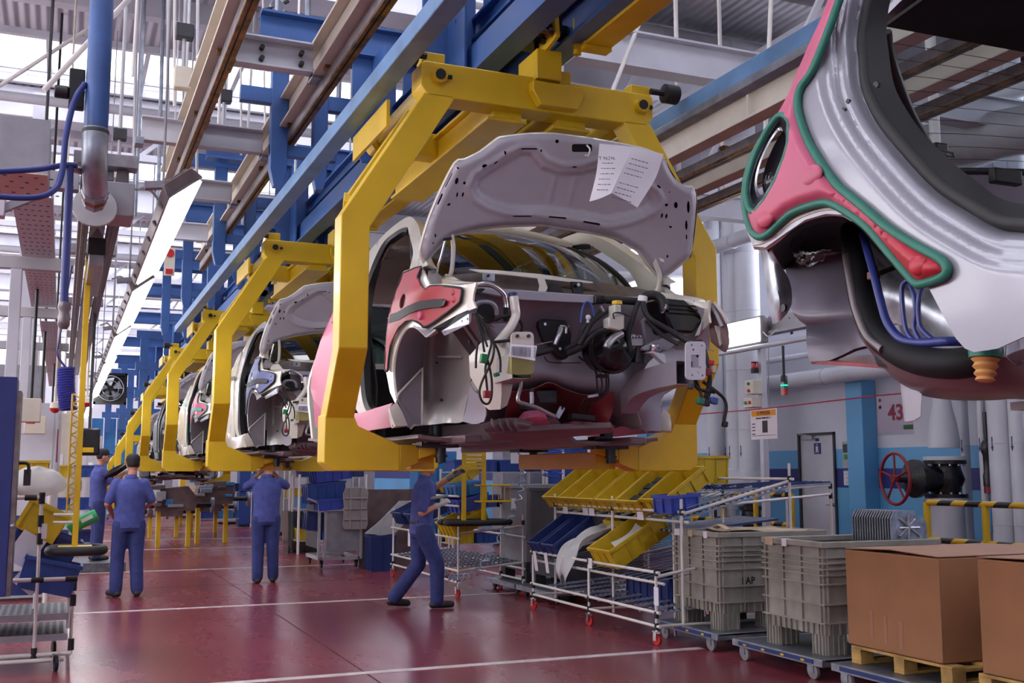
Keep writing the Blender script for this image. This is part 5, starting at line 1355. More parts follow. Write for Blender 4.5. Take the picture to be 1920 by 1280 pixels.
# tailgate glass, headliner, roof, far side
gq = [at(1660, 50, Y=2.30), at(1800, 76, Y=2.34), at(1960, 106, Y=2.30), at(2060, 130, Y=2.25)]
gb = [at(1668, 330, Y=2.52), at(1800, 322, Y=2.56), at(1960, 326, Y=2.52), at(2060, 330, Y=2.45)]
m = MB(); loft(m, [gq, gb], 4, 6); tg = obj('tailgate_glass', m, 'rear_glass', near, smooth=60)
for k in range(9):
    f = .1 + k * .1
    m = MB().tube(spline([a + (b - a) * f + Vector((0, -.004, 0)) for a, b in zip(gq, gb)], 4), .0009, 4); obj('heating_wire', m, 'ink_black', tg)
m = MB().tube(spline([p + Vector((0, -.01, 0)) for p in gb], 4), .012, 8); obj('glass_frame', m, 'black', tg, smooth=60)
m = MB(); loft(m, [[p for p in gb], [p + Vector((0, .04, -.25)) for p in gb], [p + Vector((0, -.05, -.55)) for p in gb]], 3, 3); tgp = obj('tailgate_panel', m, 'primer', near, smooth=60, solid=.02)
obj('latch_block', MB().obox(at(1885, 332, Y=2.46), (.12, .03, .05)), 'black', tgp, bevel=.006)
m = MB(); loft(m, [[p + Vector((0, 0, .005)) for p in gq], [Vector((p.x, 1.9, 2.88)) for p in gq], [Vector((p.x, 1.0, 3.0)) for p in gq], [Vector((p.x, .0, 3.02)) for p in gq]], 4, 4); obj('headliner', m, 'liner', near, smooth=60, solid=.01)
m = MB(); loft(m, [[p + Vector((0, .02, .035)) for p in gq], [Vector((p.x, 1.9, 2.97)) for p in gq], [Vector((p.x, 1.0, 3.06)) for p in gq], [Vector((p.x, .0, 3.07)) for p in gq]], 3, 3); obj('roof', m, 'silver_paint', near, smooth=60, solid=.02)
ntube('belt_strap', [(1660, 60, 2.0), (1668, 110, 2.05), (1700, 200, 2.2), (1745, 285, 2.3)], .017, 0, 'black', 8)
obj('strap_anchor', MB().obox(at(1760, 285, X=2.3), (.05, .03, .05)), 'black', near, bevel=.006)
m = MB().tube([at(1768, 282, X=2.28), at(1786, 287, X=2.28), at(1788, 294, X=2.28), at(1770, 291, X=2.28)], .004, 6); obj('anchor_loop', m, 'black', near)
obj('far_side', MB().prism([(2.42, 2.5), (2.40, 1.75), (1.4, 1.75), (1.35, 2.15), (1.6, 2.45), (1.9, 2.75), (2.2, 2.72)], 'x', 3.2, 3.24), 'silver_paint', near, bevel=.01)

# ------------------------------------------------------------ right foreground: pallet boxes, cartons, dollies
def local_thing(name, label, cat, group=None):
    return thing(name, label, cat, (0, 0, 0), group)


def put(t, loc, rot=None):
    t.location = loc
    if rot is not None: t.rotation_euler = rot.to_euler() if not isinstance(rot, (int, float)) else (0, 0, rot)
    ORG[t] = Vector(loc)
    return t


def pallet_box():
    t = local_thing('pallet_box', 'grey ribbed plastic pallet box with scraps of paper on its rim', 'box', 'grey ribbed pallet boxes')
    LX, LY, Z0, Z1 = 1.15, .74, .15, .85
    w = MB()
    w.hoop(0, LX, 0, LY, .02, Z0, Z1).box(.01, LX - .01, .01, LY - .01, Z0 + .002, Z0 + .02)
    obj('wall', w, 'crate_grey', t)
    r = MB(); o = .02
    r.hoop(-o, LX + o, -o, LY + o, .05, Z1 - .045, Z1 + .002)
    obj('rim', r, 'crate_grey', t, bevel=.006)
    for z in (.24, .38, .53, .60, .645, .69, .735):
        m = MB().hoop(-.022, LX + .022, -.022, LY + .022, .024, z - .006, z + .006)
        obj('hoop_rib', m, 'crate_grey', t)
    for i in range(4):
        y = .03 + (LY - .06) * i / 3
        obj('upright_rib', MB().box(-.018, 0, y - .006, y + .006, Z0, Z1 - .04), 'crate_grey', t)
    for i in range(6):
        x = .03 + (LX - .06) * i / 5
        obj('upright_rib', MB().box(x - .006, x + .006, -.018, 0, Z0, Z1 - .04), 'crate_grey', t)
    for i in range(10):
        y = .06 + (LY - .12) * i / 9
        obj('skirt_rib', MB().box(-.018, 0, y - .004, y + .004, Z0, .24), 'crate_grey', t)
    for i in range(15):
        x = .06 + (LX - .12) * i / 14
        obj('skirt_rib', MB().box(x - .004, x + .004, -.018, 0, Z0, .24), 'crate_grey', t)
    for x in (0, LX - .2, LX / 2 - .1):
        for y in (0, LY - .16):
            m = MB().box(x, x + .2, y, y + .16, 0, Z0)
            for k in range(4): m.box(x - .012, x, y + .02 + .04 * k - .004, y + .02 + .04 * k + .004, 0, Z0).box(x + .02 + .05 * k - .004, x + .02 + .05 * k + .004, y - .012, y, 0, Z0)
            obj('foot', m, 'crate_grey', t)
    return t


pb = pallet_box(); put(pb, (5.42, 8.165, .16))
pb['label'] = 'grey ribbed pallet box with kraft paper on top, beside the tube rack'
text_mesh('FAP', .085, 'ink_black', pb, (5.42 + .30, 8.165 - .0015, .16 + .42), (1, 0, 0), (0, 0, 1), 'lettering', .002)
pb2 = copy_tree([o for o in (pb,)][0]); put(pb2, (5.42, 6.755, .16)); pb2['label'] = 'grey ribbed pallet box filled with shiny heat shields'
for c in list(KIDS[pb2]):
    if c.name.startswith('lettering'): KIDS[pb2].remove(c); bpy.data.objects.remove(c)
# paper scraps and kraft sheets
for i, (x, y, s, z) in enumerate(((5.40, 8.83, .10, .985), (5.40, 8.6, .07, .985), (5.40, 8.35, .06, .985), (5.40, 7.40, .1, .985), (5.40, 7.2, .06, .985))):
    obj('tape_scrap', MB().box(5.394, 5.398, y - s / 2, y + s / 2, .955, 1.012).box(5.394, 5.44, y - s / 2, y + s / 2, 1.012, 1.014), 'kraft' if i % 2 else 'paper', label='torn bit of tape on the pallet box rim, %s from the left' % ('first', 'second', 'third', 'fourth', 'fifth')[i], cat='tape', group='tape scraps on pallet boxes')
m = MB(); loft(m, [[Vector((x, 8.17 + .72 * v, 1.012 + .02 * sin(x * 9 + v * 5))) for v in (0, .3, .7, 1)] for x in (5.75, 5.95, 6.2, 6.5)], 3, 3)
obj('kraft_paper', m, 'kraft', label='loose kraft paper sheet lying across the nearer-rack pallet box', cat='paper', solid=.002, smooth=60)
m = MB().tube(spline([(5.52, 8.16, 1.03), (5.50, 8.25, 1.07), (5.52, 8.36, 1.05)], 6), .035, 8, flat=.4)
obj('tape_roll', m, 'kraft', label='crumpled brown tape curl on the pallet box corner', cat='tape', smooth=60)
# heat shields standing in the second box
for i in range(16):
    y = 7.28 - i * .030
    t = thing('heat_shield', 'thin pressed metal heat shield standing in the pallet box', 'heat shield', (6.2, y, .5), 'heat shields in the pallet box')
    if i == 15: t['label'] = 'front pressed metal heat shield with a star-shaped bead, in the pallet box'
    x0, x1, z1 = 6.16, 6.53, 1.235
    m = MB().prism([(x0, .4), (x0, z1 - .06), (x0 + .04, z1), (x1 - .12, z1), (x1 - .1, z1 - .05), (x1 - .04, z1 - .05), (x1, z1 - .1), (x1, .4)], 'y', y - .004, y + .004)
    obj('sheet', m, 'galv', t)
    if i == 15:
        for a, b in (((x0 + .08, 1.1), (x1 - .08, 1.1)), ((x0 + .18, 1.2), (x0 + .18, .98)), ((x0 + .08, 1.18), (x1 - .08, 1.03)), ((x1 - .12, 1.17), (x0 + .08, 1.03))):
            obj('bead', MB().tube([(a[0], y - .006, a[1]), (b[0], y - .006, b[1])], .012, 6), 'galv', t, smooth=60)


def carton(y0, y1, z0, z1, label, x0=5.42, x1=6.75):
    t = thing('carton', label, 'box', ((x0 + x1) / 2, (y0 + y1) / 2, z0), 'brown cartons on the dollies')
    obj('body', MB().box(x0, x1, y0, y1, z0, z1), 'cardboard', t, bevel=.008)
    ym = (y0 + y1) / 2
    for a, b, s in ((y0, ym - .004, -1), (ym + .004, y1, 1)):
        m = MB(); c = [Vector((x0, a, z1 + .006)), Vector((x1, a, z1 + .006)), Vector((x1, b, z1 + .006 + .016)), Vector((x0, b, z1 + .006 + .02))] if s < 0 else [Vector((x0, a, z1 + .024)), Vector((x1, a, z1 + .022)), Vector((x1, b, z1 + .006)), Vector((x0, b, z1 + .006))]
        m.hexa(c, [p + Vector((0, 0, .006)) for p in c]); obj('flap', m, 'cardboard_top', t)
    obj('corner_crease', MB().box(x0 - .001, x0 + .004, y0 - .001, y0 + .004, z0 + .02, z1 - .02), 'cardboard_top', t)
    return t


c1 = carton(5.575, 6.50, .29, .975, 'large brown carton on a wooden pallet beside the second pallet box')
c2 = carton(4.25, 5.245, .29, 1.0, 'brown carton at the right edge with a white shipping label')
for i, (y, w) in enumerate(((5.95, .04), (6.1, .03), (6.24, .03))):
    obj('tape_mark', MB().box(5.4175, 5.4195, y - w / 2, y + w / 2, .33 + i * .02, .52 + i * .02), 'cardboard_top', c1)
lb = obj('shipping_label', MB().box(5.416, 5.419, 4.72, 4.86, .70, .90), 'paper', c2)
m = MB()
for k in range(6): m.box(5.4148, 5.416, 4.77, 4.85 - (k % 3) * .02, .735 + k * .025, .742 + k * .025)
m.box(5.4148, 5.416, 4.83, 4.85, .88, .893).box(5.4148, 5.416, 4.74, 4.84, .715, .73)
obj('label_print', m, 'ink_black', lb, kind='stuff')


def pallet(y0, y1, label, x0=5.42, x1=6.7):
    t = thing('pallet', label, 'pallet', ((x0 + x1) / 2, (y0 + y1) / 2, .16), 'wooden pallets under the cartons')
    L = y1 - y0
    for i in range(5):
        x = x0 + (x1 - x0 - .12) * i / 4
        obj('deck_board', MB().box(x, x + .12, y0, y1, .265, .285), 'pallet_wood', t, bevel=.003)
    for y in (y0, (y0 + y1) / 2 - .05, y1 - .1):
        obj('stringer', MB().box(x0, x1, y, y + .1, .245, .265), 'pallet_wood', t)
        for x in (x0, (x0 + x1) / 2 - .06, x1 - .12): obj('block', MB().box(x, x + .12, y, y + .1, .18, .245), 'pallet_wood', t, bevel=.003)
        obj('bottom_board', MB().box(x0, x1, y, y + .1, .16, .18), 'pallet_wood', t, bevel=.003)


pallet(5.50, 6.47, 'wooden pallet under the large brown carton')
pallet(4.25, 5.28, 'wooden pallet under the carton at the right edge')


def dolly(y0, y1, label):
    t = thing('dolly', label, 'dolly', (6.0, (y0 + y1) / 2, 0), 'low steel dollies')
    obj('deck', MB().box(5.3, 6.75, y0, y1, .145, .158), 'tread_steel', t)
    f = MB()
    f.hoop(5.27, 6.78, y0, y1, .04, .105, .16)
    obj('frame', f, 'zinc', t, bevel=.004)
    obj('side_plate', MB().box(5.262, 5.27, y0 + .1, y1 - .1, .12, .15), 'bin_blue_dark', t)
    for k in range(4): obj('marker', MB().box(5.26, 5.262, y0 + .2 + k * .25, y0 + .24 + k * .25, .125, .14), 'yellow', t)
    obj('coupling', MB().bar((5.5, y0, .13), (5.5, y0 - .12, .13), .06, .03).lathe([(.03, -.02), (.03, .02)], (5.5, y0 - .12, .13), (0, 0, 1), 12), 'alu_dark', t)
    for x in (5.30, 6.7):
        for y in (y0 + .14, y1 - .14):
            w = obj('caster', MB().lathe([(.045, -.018), (.062, -.012), (.062, .012), (.045, .018)], (x, y, .062), (1, 0, .1), 18), 'grey_box', t, smooth=40)
            obj('caster_fork', MB().box(x - .028, x - .02, y - .03, y + .03, .05, .11).box(x + .02, x + .028, y - .03, y + .03, .05, .11).box(x - .03, x + .03, y - .04, y + .04, .1, .108), 'zinc', w)


dolly(8.0, 9.05, 'low steel dolly under the pallet box nearest the tube rack')
dolly(6.62, 7.78, 'low steel dolly under the pallet box of heat shields')
dolly(4.1, 6.52, 'long low steel dolly under the two brown cartons')

# ------------------------------------------------------------ bins and tube racks
def make_bin(L, W, H, m, name='bin', label='x', group=None, ribs=True):
    """open tray: L along x, W along y; origin at the middle of the front bottom edge (x = 0)"""
    t = local_thing(name, label, 'bin', group)
    tw = .006
    b = MB(); s = .94
    lo = [(.015, -W / 2 * s), (L - .015, -W / 2 * s), (L - .015, W / 2 * s), (.015, W / 2 * s)]; hi = [(0, -W / 2), (L, -W / 2), (L, W / 2), (0, W / 2)]
    def off(p, d): 
        return [(q[0] + (d if q[0] < L / 2 else -d), q[1] + (d if q[1] < 0 else -d)) for q in p]
    loops = [[(x, y, 0) for x, y in lo], [(x, y, H) for x, y in hi], [(x, y, H) for x, y in off(hi, tw)], [(x, y, tw) for x, y in off(lo, tw)]]
    b.ring([[Vector(p) for p in l] for l in loops], True, True)
    body = obj('tray', b, m, t)
    r = MB()
    r.hoop(-.013, L + .013, -W / 2 - .013, W / 2 + .013, .0135, H - .03, H + .001)
    obj('rim', r, m, t)
    if ribs:
        n = max(2, int(W / .13))
        for i in range(n + 1):
            y = -W / 2 * .92 + W * .92 * i / n; obj('rib', MB().box(-.006, .014, y - .006, y + .006, .01, H - .03), m, t)
        n = max(2, int(L / .15))
        for i in range(n + 1):
            x = .02 + (L - .04) * i / n
            obj('rib', MB().box(x - .006, x + .006, -W / 2 - .006, -W / 2 * s + .004, .01, H - .03), m, t)
    return t


BINS = {}


def bin_at(key, loc, rot, label, group=None):
    L, W, H, m = key
    if key not in BINS:
        t = make_bin(L, W, H, m); BINS[key] = t
    else: t = copy_tree(BINS[key])
    put(t, loc, rot); t['label'] = label
    if group: t['group'] = group
    return t


def Rt(tilt, yaw=0, roll=0):
    return Rz(yaw) @ Ry(-tilt) @ Rx(roll)


def tube_part(t, a, b, r=.014, m='white_tube', name='tube'):
    return obj(name, MB().tube([a, b], r, 10), m, t, smooth=50)


def joint(t, p, ax='z', r=.021, l=.06, m='black'):
    d = {'x': (1, 0, 0), 'y': (0, 1, 0), 'z': (0, 0, 1)}[ax]
    return obj('joint', MB().lathe([(r, -l / 2), (r, l / 2)], p, d, 10), m, t, smooth=50)


def caster(t, x, y, r=.05, m='red_plastic'):
    w = obj('caster', MB().lathe([(r * .5, -.014), (r, -.012), (r, .012), (r * .5, .014)], (x, y, r), (1, .25, 0), 16), m, t, smooth=40)
    obj('caster_fork', MB().box(x - .024, x - .018, y - .02, y + .03, r * .8, 2 * r + .02).box(x + .018, x + .024, y - .02, y + .03, r * .8, 2 * r + .02).box(x - .03, x + .03, y - .03, y + .04, 2 * r + .015, 2 * r + .025), 'chrome', w)


def roller_track(t, x0, x1, y, z0, z1, n=26):
    """a sloping track with its wheels (too fine to pick apart)"""
    m = MB().bar((x0, y, z0), (x1, y, z1), .035, .02)
    tr = obj('roller_track', m, 'roller_grey', t)
    w = MB()
    for i in range(n):
        f = (i + .5) / n; w.lathe([(.013, -.012), (.013, .012)], (x0 + (x1 - x0) * f, y, z0 + (z1 - z0) * f + .008), (0, 1, 0), 6)
    obj('track_wheel', w, 'bin_blue_dark', tr, kind='stuff')


def flow_rack(label, Ys, X0=5.0, X1=5.28, depth=1.5, zt=1.18, zl=.645, zb=.17):
    t = thing('flow_rack', label, 'rack', (X0 + .6, (Ys[0] + Ys[-1]) / 2, 0))
    a, b = Ys[0], Ys[-1]
    for y in Ys:
        tube_part(t, (X0, y, .12), (X0, y, zl + .02)); tube_part(t, (X1, y, .12), (X1, y, zt + .12)); tube_part(t, (X0 + depth, y, .12), (X0 + depth, y, zt + .45))
        tube_part(t, (X0, y, zb), (X0 + depth, y, zb)); tube_part(t, (X1, y, zt - .02), (X0 + depth, y, zt + .28)); tube_part(t, (X0, y, zl - .04), (X0 + depth, y, zl + .2))
        for p in ((X0, y, zb), (X0, y, zl), (X1, y, zt), (X0, y, zb + .1), (X0 + depth, y, zt + .3)): joint(t, p)
        caster(t, X0 + .02, y + .03); caster(t, X0 + depth - .05, y + .03)
    for x, z in ((X0, zb), (X0, zl), (X0, zb + .12), (X0 + .05, zl - .1), (X1, zt), (X1 + .03, zt - .09), (X0 + depth, zt + .3), (X0 + depth, zb), (X0 + depth, zl + .2)):
        tube_part(t, (x, a - .06, z), (x, b + .06, z))
    n = int((b - a) / .14)
    for i in range(n):
        y = a + .07 + (b - a - .1) * i / n
        obj('shelf_rod', MB().tube([(X0 + .04, y, zl - .09), (X0 + depth, y, zl + .14)], .005, 6), 'zinc', t)
        if i % 2 == 0: roller_track(t, X0 + .02, X0 + depth, y, zb + .10, zb + .22); roller_track(t, X1 + .02, X0 + depth, y, zt - .07, zt + .22, 18)
    return t


fr1 = flow_rack('white tube flow rack full of yellow and blue bins, on red casters', (8.56, 9.9, 11.3))
obj('label_holder', MB().box(4.975, 4.98, 8.48, 8.56, .36, .52), 'paper', fr1)
obj('label_holder', MB().box(4.975, 4.98, 9.78, 9.86, .58, .68), 'paper', fr1)
YB = (.55, .42, .17, 'yellow_bin')
ORDN = ('first', 'second', 'third', 'fourth', 'fifth', 'sixth', 'seventh', 'eighth', 'ninth', 'tenth')
for i, y in enumerate((11.26, 10.84, 10.40, 9.92, 9.46)):
    bin_at(YB, (5.30, y, 1.13), Rt(36), 'yellow tray bin on the top shelf of the flow rack, %s from the left' % ORDN[i], 'yellow bins on the flow rack')
bin_at(YB, (5.32, 9.02, 1.15), Rt(34), 'yellow tray bin at the right end of the top shelf', 'yellow bins on the flow rack')
bin_at((.6, .4, .3, 'yellow_bin'), (6.02, 9.95, 1.42), Rt(0), 'tall yellow bin standing on top behind the flow rack')
bin_at((.3, .34, .17, 'bin_violet'), (5.22, 8.78, 1.16), Rt(4), 'small violet blue bin on the right end of the top rail')
BB = (.55, .30, .2, 'bin_blue_dark')
for i, y in enumerate((11.12, 10.74)):
    bin_at(BB, (5.03, y, .60), Rt(34), 'dark blue tray bin on the lower shelf, %s from the left' % ORDN[i], 'blue bins on the flow rack')
bin_at((.4, .3, .14, 'bin_blue_dark'), (5.55, 10.3, 1.0), Rt(20), 'dark blue bin on the lower shelf behind the plastic bag')
bin_at((.7, .46, .22, 'yellow_bin'), (5.04, 9.55, .60), Rt(30), 'deep yellow bin with white foam on the lower shelf')
bin_at((.55, .46, .2, 'yellow_bin'), (5.45, 10.02, .86), Rt(26), 'yellow bin behind the deep one on the lower shelf')
bin_at((.5, .9, .3, 'bin_blue_dark'), (5.5, 9.6, .22), Rt(0), 'dark blue bin on the bottom shelf of the flow rack')
# contents: dark parts, paper slips, bag
m = MB(); R = Rt(36); o = Vector((5.30, 9.46, 1.13))
for k in range(4): m.obox(o + R @ Vector((.14 + .1 * k, .02 * (-1) ** k, .06)), (.09, .3, .08), R)
obj('rubber_part', m, 'rubber', label='black rubber parts lying in the fifth yellow bin', cat='part', kind='stuff', bevel=.01)
random.seed(9)
for i, y in enumerate((11.0, 10.5, 10.35, 9.3)):
    obj('paper_slip', MB().obox((5.268, y, 1.12), (.003, .12, .08), Ry(-6)), 'paper', label='white paper slip clipped under the top bins, %s from the left' % ORDN[i], cat='slip', group='paper slips on the flow rack')
m = MB()
rows = []
for i, (x, y, z, w) in enumerate(((5.45, 10.25, .98, .18), (5.25, 10.3, .90, .20), (5.08, 10.33, .80, .17), (4.98, 10.38, .66, .18), (4.95, 10.45, .50, .16), (4.98, 10.5, .40, .08))):
    rows.append([Vector((x + random.uniform(-.03, .03), y - w + 2 * w * k / 5, z + .05 * sin(k * 2.1 + i) + random.uniform(-.02, .02))) for k in range(6)])
loft(m, rows, 4, 4)
mat('bag_white', '#dcdcde', 0.35, var=0.06, alpha=0.62, trans=0.0)
obj('plastic_bag', m, 'bag_white', label='crumpled clear plastic bag hanging over the lower shelf', cat='bag', smooth=80, solid=.003)
m = MB(); loft(m, [[Vector((5.14 + .1 * i + random.uniform(-.02, .02), 9.42 + .05 * k, .80 + .06 * i + random.uniform(0, .05))) for k in range(6)] for i in range(4)], 4, 4)
obj('foam_wrap', m, 'bag_white', label='white foam wrap bunched in the deep yellow bin', cat='wrap', smooth=80, solid=.004)
for i, (y, z) in enumerate(((11.2, .55), (10.9, .55))):
    obj('bin_slip', MB().obox((4.985, y, z), (.003, .08, .22), Ry(-8)), 'paper', label='long white slip hanging below the blue bins, %s one' % ('left', 'right')[i], cat='slip', group='long white slips')

# taller bay behind the pallet boxes
t = thing('flow_rack', 'white tube rack with roller shelf behind the pallet boxes', 'rack', (6.8, 8.6, 0))
for x, y, z in ((5.48, 9.03, 1.32), (6.09, 9.1, 1.36), (8.0, 9.8, 1.42), (6.09, 10.0, 1.36), (8.0, 10.6, 1.42)):
    tube_part(t, (x, y, 0), (x, y, z)); joint(t, (x, y, z - .03)); joint(t, (x, y, z - .14))
for a, b in (((5.48, 9.03, 1.30), (6.09, 9.1, 1.33)), ((6.09, 9.1, 1.34), (8.0, 9.8, 1.40)), ((6.09, 9.1, 1.22), (8.0, 9.8, 1.30)), ((6.09, 10.0, 1.34), (8.0, 10.6, 1.40)), ((8.0, 9.8, 1.40), (8.0, 10.6, 1.40)), ((6.09, 9.1, 1.34), (6.09, 10.0, 1.34))): tube_part(t, a, b)
for k in range(7):
    f = k / 6
    m = MB().bar((6.09, 9.1 + .9 * f, 1.36), (8.0, 9.8 + .8 * f, 1.42), .035, .02); tr = obj('roller_track', m, 'roller_grey', t)
    w = MB()
    for i in range(34):
        g = (i + .5) / 34; w.obox((6.09 + 1.91 * g, 9.1 + .9 * f + (.7 - .1 * f) * g, 1.375 + .06 * g), (.03, .024, .018), Rz(20))
    obj('track_wheel', w, 'bin_blue_dark', tr, kind='stuff')
for k in range(10):
    a = Vector((5.3, 8.5 + k * .12, 1.22)); obj('shelf_rod', MB().tube([a, a + Vector((.55, .0, .14))], .005, 6), 'zinc', t)
for k in range(14):
    m = MB().bar((5.5, 8.9 + k * .05, .98), (6.6, 8.9 + k * .05, 1.08), .03, .02); obj('roller_track', m, 'roller_grey' if k % 2 else 'bin_blue_dark', t)

# ------------------------------------------------------------ right wall: pipes, valve, railing, signs
def vpipe(label, px, X, z0, z1, r, m='white_pipe', bands=True, elbow=None):
    y = at(px, 884, X=X).y
    t = thing('wall_pipe', label, 'pipe', (X, y, z0), 'white vertical pipes on the right wall')
    mb = MB()
    if elbow: mb.tube(spline([(X, y, z1), (X, y, z0 + .5), (X, y, z0 + .25), (X - .1, y + .08, z0 + .06), (X - .4, y + .3, z0)], 5), r, 18)
    else: mb.tube([(X, y, z0), (X, y, z1)], r, 18)
    obj('pipe_body', mb, m, t, smooth=50)
    if bands:
        z = z0 + .9
        while z < z1 - .2:
            obj('pipe_seam', MB().lathe([(r + .002, -.006), (r + .006, 0), (r + .002, .006)], (X, y, z), (0, 0, 1), 18), m, t, smooth=50); z += 1.0
    a = obj('flow_arrow', MB().prism([(y - .02, 1.86), (y, 1.80), (y + .02, 1.86), (y + .006, 1.86), (y + .006, 1.98), (y - .006, 1.98), (y - .006, 1.86)], 'x', X - r - .004, X - r + .01), 'cabinet_navy', t)
    return t


vpipe('thick white pipe on the wall, leftmost beside the carrier leg', 1345, 10.7, .0, 8, .16)
vpipe('white pipe on the wall between two thicker ones', 1372, 10.9, .0, 8, .12)
vpipe('thick white pipe bending at its foot, second of the cluster', 1385, 10.5, 1.35, 8, .17, elbow=True)
vpipe('thickest white pipe bending at its foot, right of the cluster', 1410, 10.6, 1.35, 8, .21, elbow=True)
vpipe('slim white pipe right of the black valve', 1812, 11.25, .0, 3.2, .06)
vpipe('narrow white pipe with a rusty fitting, right of the valve', 1845, 10.9, .0, 3.2, .05)
vpipe('thick white pipe on the wall near the right edge', 1880, 10.8, .0, 8, .15)
vpipe('white pipe beside the thick one at the right edge', 1912, 10.8, .0, 8, .10)
vpipe('white pipe furthest right on the wall', 1940, 10.9, .0, 8, .12)
yv = at(1852, 884, X=10.75).y
t = thing('pipe_fitting', 'dark fitting with red union on the narrow pipe near the right edge', 'fitting', (10.75, yv, 1.2))
obj('fitting_body', MB().lathe([(.04, 1.35), (.06, 1.37), (.06, 1.5), (.045, 1.55), (.05, 1.75), (.07, 1.8), (.07, 1.9), (.03, 1.95), (.03, 2.3)], (10.75, yv, 0), (0, 0, 1), 12), 'black_iron', t, smooth=40)
obj('union', MB().lathe([(.055, 1.28), (.055, 1.37)], (10.75, yv, 0), (0, 0, 1), 10), 'wheel_red', t, smooth=40)
obj('fitting_box', MB().box(10.68, 10.80, yv - .08, yv + .06, .8, 1.12), 'bin_sky', t, bevel=.01)
# big black valve with its red handwheel
vx, vy = 10.75, at(1772, 880, X=10.75).y
t = thing('gate_valve', 'black cast iron gate valve with a dark red handwheel on the white riser', 'valve', (vx, vy, 0))
obj('riser', MB().lathe([(.22, 0), (.22, 1.16)], (vx, vy, 0), (0, 0, 1), 24), 'white_pipe', t, smooth=35)
obj('reducer', MB().lathe([(.20, 1.86), (.20, 1.98), (.17, 2.2), (.12, 2.42), (.11, 2.6), (.11, 3.1)], (vx, vy, 0), (0, 0, 1), 24), 'white_pipe', t, smooth=35)
for z in (1.16, 1.70):
    f = obj('flange', MB().lathe([(.27, z), (.27, z + .05)], (vx, vy, 0), (0, 0, 1), 28), 'white_pipe' if z < 1.3 else 'white_pipe', t, smooth=35)
for z in (1.21, 1.65):
    f = obj('flange', MB().lathe([(.27, z), (.27, z + .05)], (vx, vy, 0), (0, 0, 1), 28), 'black_iron', t, smooth=35)
    for k in range(12):
        a = 2 * pi * k / 12; obj('flange_bolt', MB().lathe([(.018, z - .025), (.018, z + .075)], (vx + .24 * cos(a), vy + .24 * sin(a), 0), (0, 0, 1), 6), 'galv', f)
obj('valve_body', MB().lathe([(.19, 1.26), (.20, 1.35), (.24, 1.45), (.20, 1.58), (.19, 1.65)], (vx, vy, 0), (0, 0, 1), 24), 'black_iron', t, smooth=50)
hd = Vector((-.97, .1, .0)).normalized()
ho = Vector((vx, vy, 1.46))
obj('bonnet', MB().lathe([(.17, .1), (.17, .42), (.25, .44), (.25, .50), (.20, .52), (.10, .58), (.06, .60), (.05, .74)], ho, hd, 24), 'black_iron', t, smooth=40)
hw = MB(); c = ho + hd * .78; e1 = hd.cross(Vector((0, 0, 1))).normalized(); e2 = Vector((0, 0, 1))
hw.tube([c + e1 * cos(2 * pi * k / 28) * .30 + e2 * sin(2 * pi * k / 28) * .33 for k in range(29)], .022, 8)
w_ = obj('handwheel', hw, 'wheel_red', t, smooth=60)
for k in range(5):
    a = 2 * pi * k / 5 + .3; obj('spoke', MB().tube([c, c + e1 * cos(a) * .30 + e2 * sin(a) * .33], .016, 6), 'wheel_red', w_, smooth=60)
obj('hub', MB().lathe([(.05, -.03), (.05, .04)], c, hd, 12), 'wheel_red', w_, smooth=40)


def stripes():
    m = bpy.data.materials.new('hazard'); m.use_nodes = True; nt = m.node_tree; N = nt.nodes; L = nt.links
    tc = N.new('ShaderNodeTexCoord'); sx = N.new('ShaderNodeSeparateXYZ'); L.new(tc.outputs['Object'], sx.inputs[0])
    ad = N.new('ShaderNodeMath'); ad.operation = 'ADD'; L.new(sx.outputs[1], ad.inputs[0]); L.new(sx.outputs[2], ad.inputs[1])
    mo = N.new('ShaderNodeMath'); mo.operation = 'PINGPONG'; mo.inputs[1].default_value = .2; L.new(ad.outputs[0], mo.inputs[0])
    gt = N.new('ShaderNodeMath'); gt.operation = 'GREATER_THAN'; gt.inputs[1].default_value = .1; L.new(mo.outputs[0], gt.inputs[0])
    mx = N.new('ShaderNodeMix'); mx.data_type = 'RGBA'; mx.inputs[6].default_value = lin('#d9ac1c'); mx.inputs[7].default_value = lin('#16161a')
    L.new(gt.outputs[0], mx.inputs[0]); L.new(mx.outputs[2], N['Principled BSDF'].inputs['Base Color']); N['Principled BSDF'].inputs['Roughness'].default_value = .4
    MATS['hazard'] = m


stripes()


def railing(label, X, y0, y1, z=1.22, n=4):
    t = thing('barrier_rail', label, 'railing', (X, (y0 + y1) / 2, 0), 'black and yellow barriers')
    for zz in (z, z - .42): obj('rail', MB().tube([(X, y0, zz), (X, y1, zz)], .035, 10), 'hazard', t, smooth=50)
    for i in range(n):
        y = y0 + (y1 - y0) * i / (n - 1); obj('post', MB().tube([(X, y, 0), (X, y, z)], .04, 10), 'yellow', t, smooth=50)


railing('black and yellow barrier in front of the valve', 9.2, 6.2, 9.6, 1.20, 5)
railing('black and yellow barrier behind the tube racks', 9.6, 12.6, 15.2, 1.22, 4)
t = thing('gate_valve', 'small black valve behind the barrier left of the door', 'valve', (10.6, 15.0, 0))
obj('valve_body', MB().lathe([(.12, .0), (.12, .55), (.2, .57), (.2, .62), (.15, .64), (.17, .76), (.15, .9), (.2, .92), (.2, .98), (.12, 1.0), (.12, 1.05)], (10.6, 15.0, 0), (0, 0, 1), 20), 'black_iron', t, smooth=40)
hw = MB(); c = Vector((10.1, 15.3, .78)); hw.tube([c + Vector((.1 * cos(2 * pi * k / 20), .17 * cos(2 * pi * k / 20), .2 * sin(2 * pi * k / 20))) for k in range(21)], .016, 6).tube([(10.5, 15.05, .78), c], .03, 8)
obj('handwheel', hw, 'black', t, smooth=50)
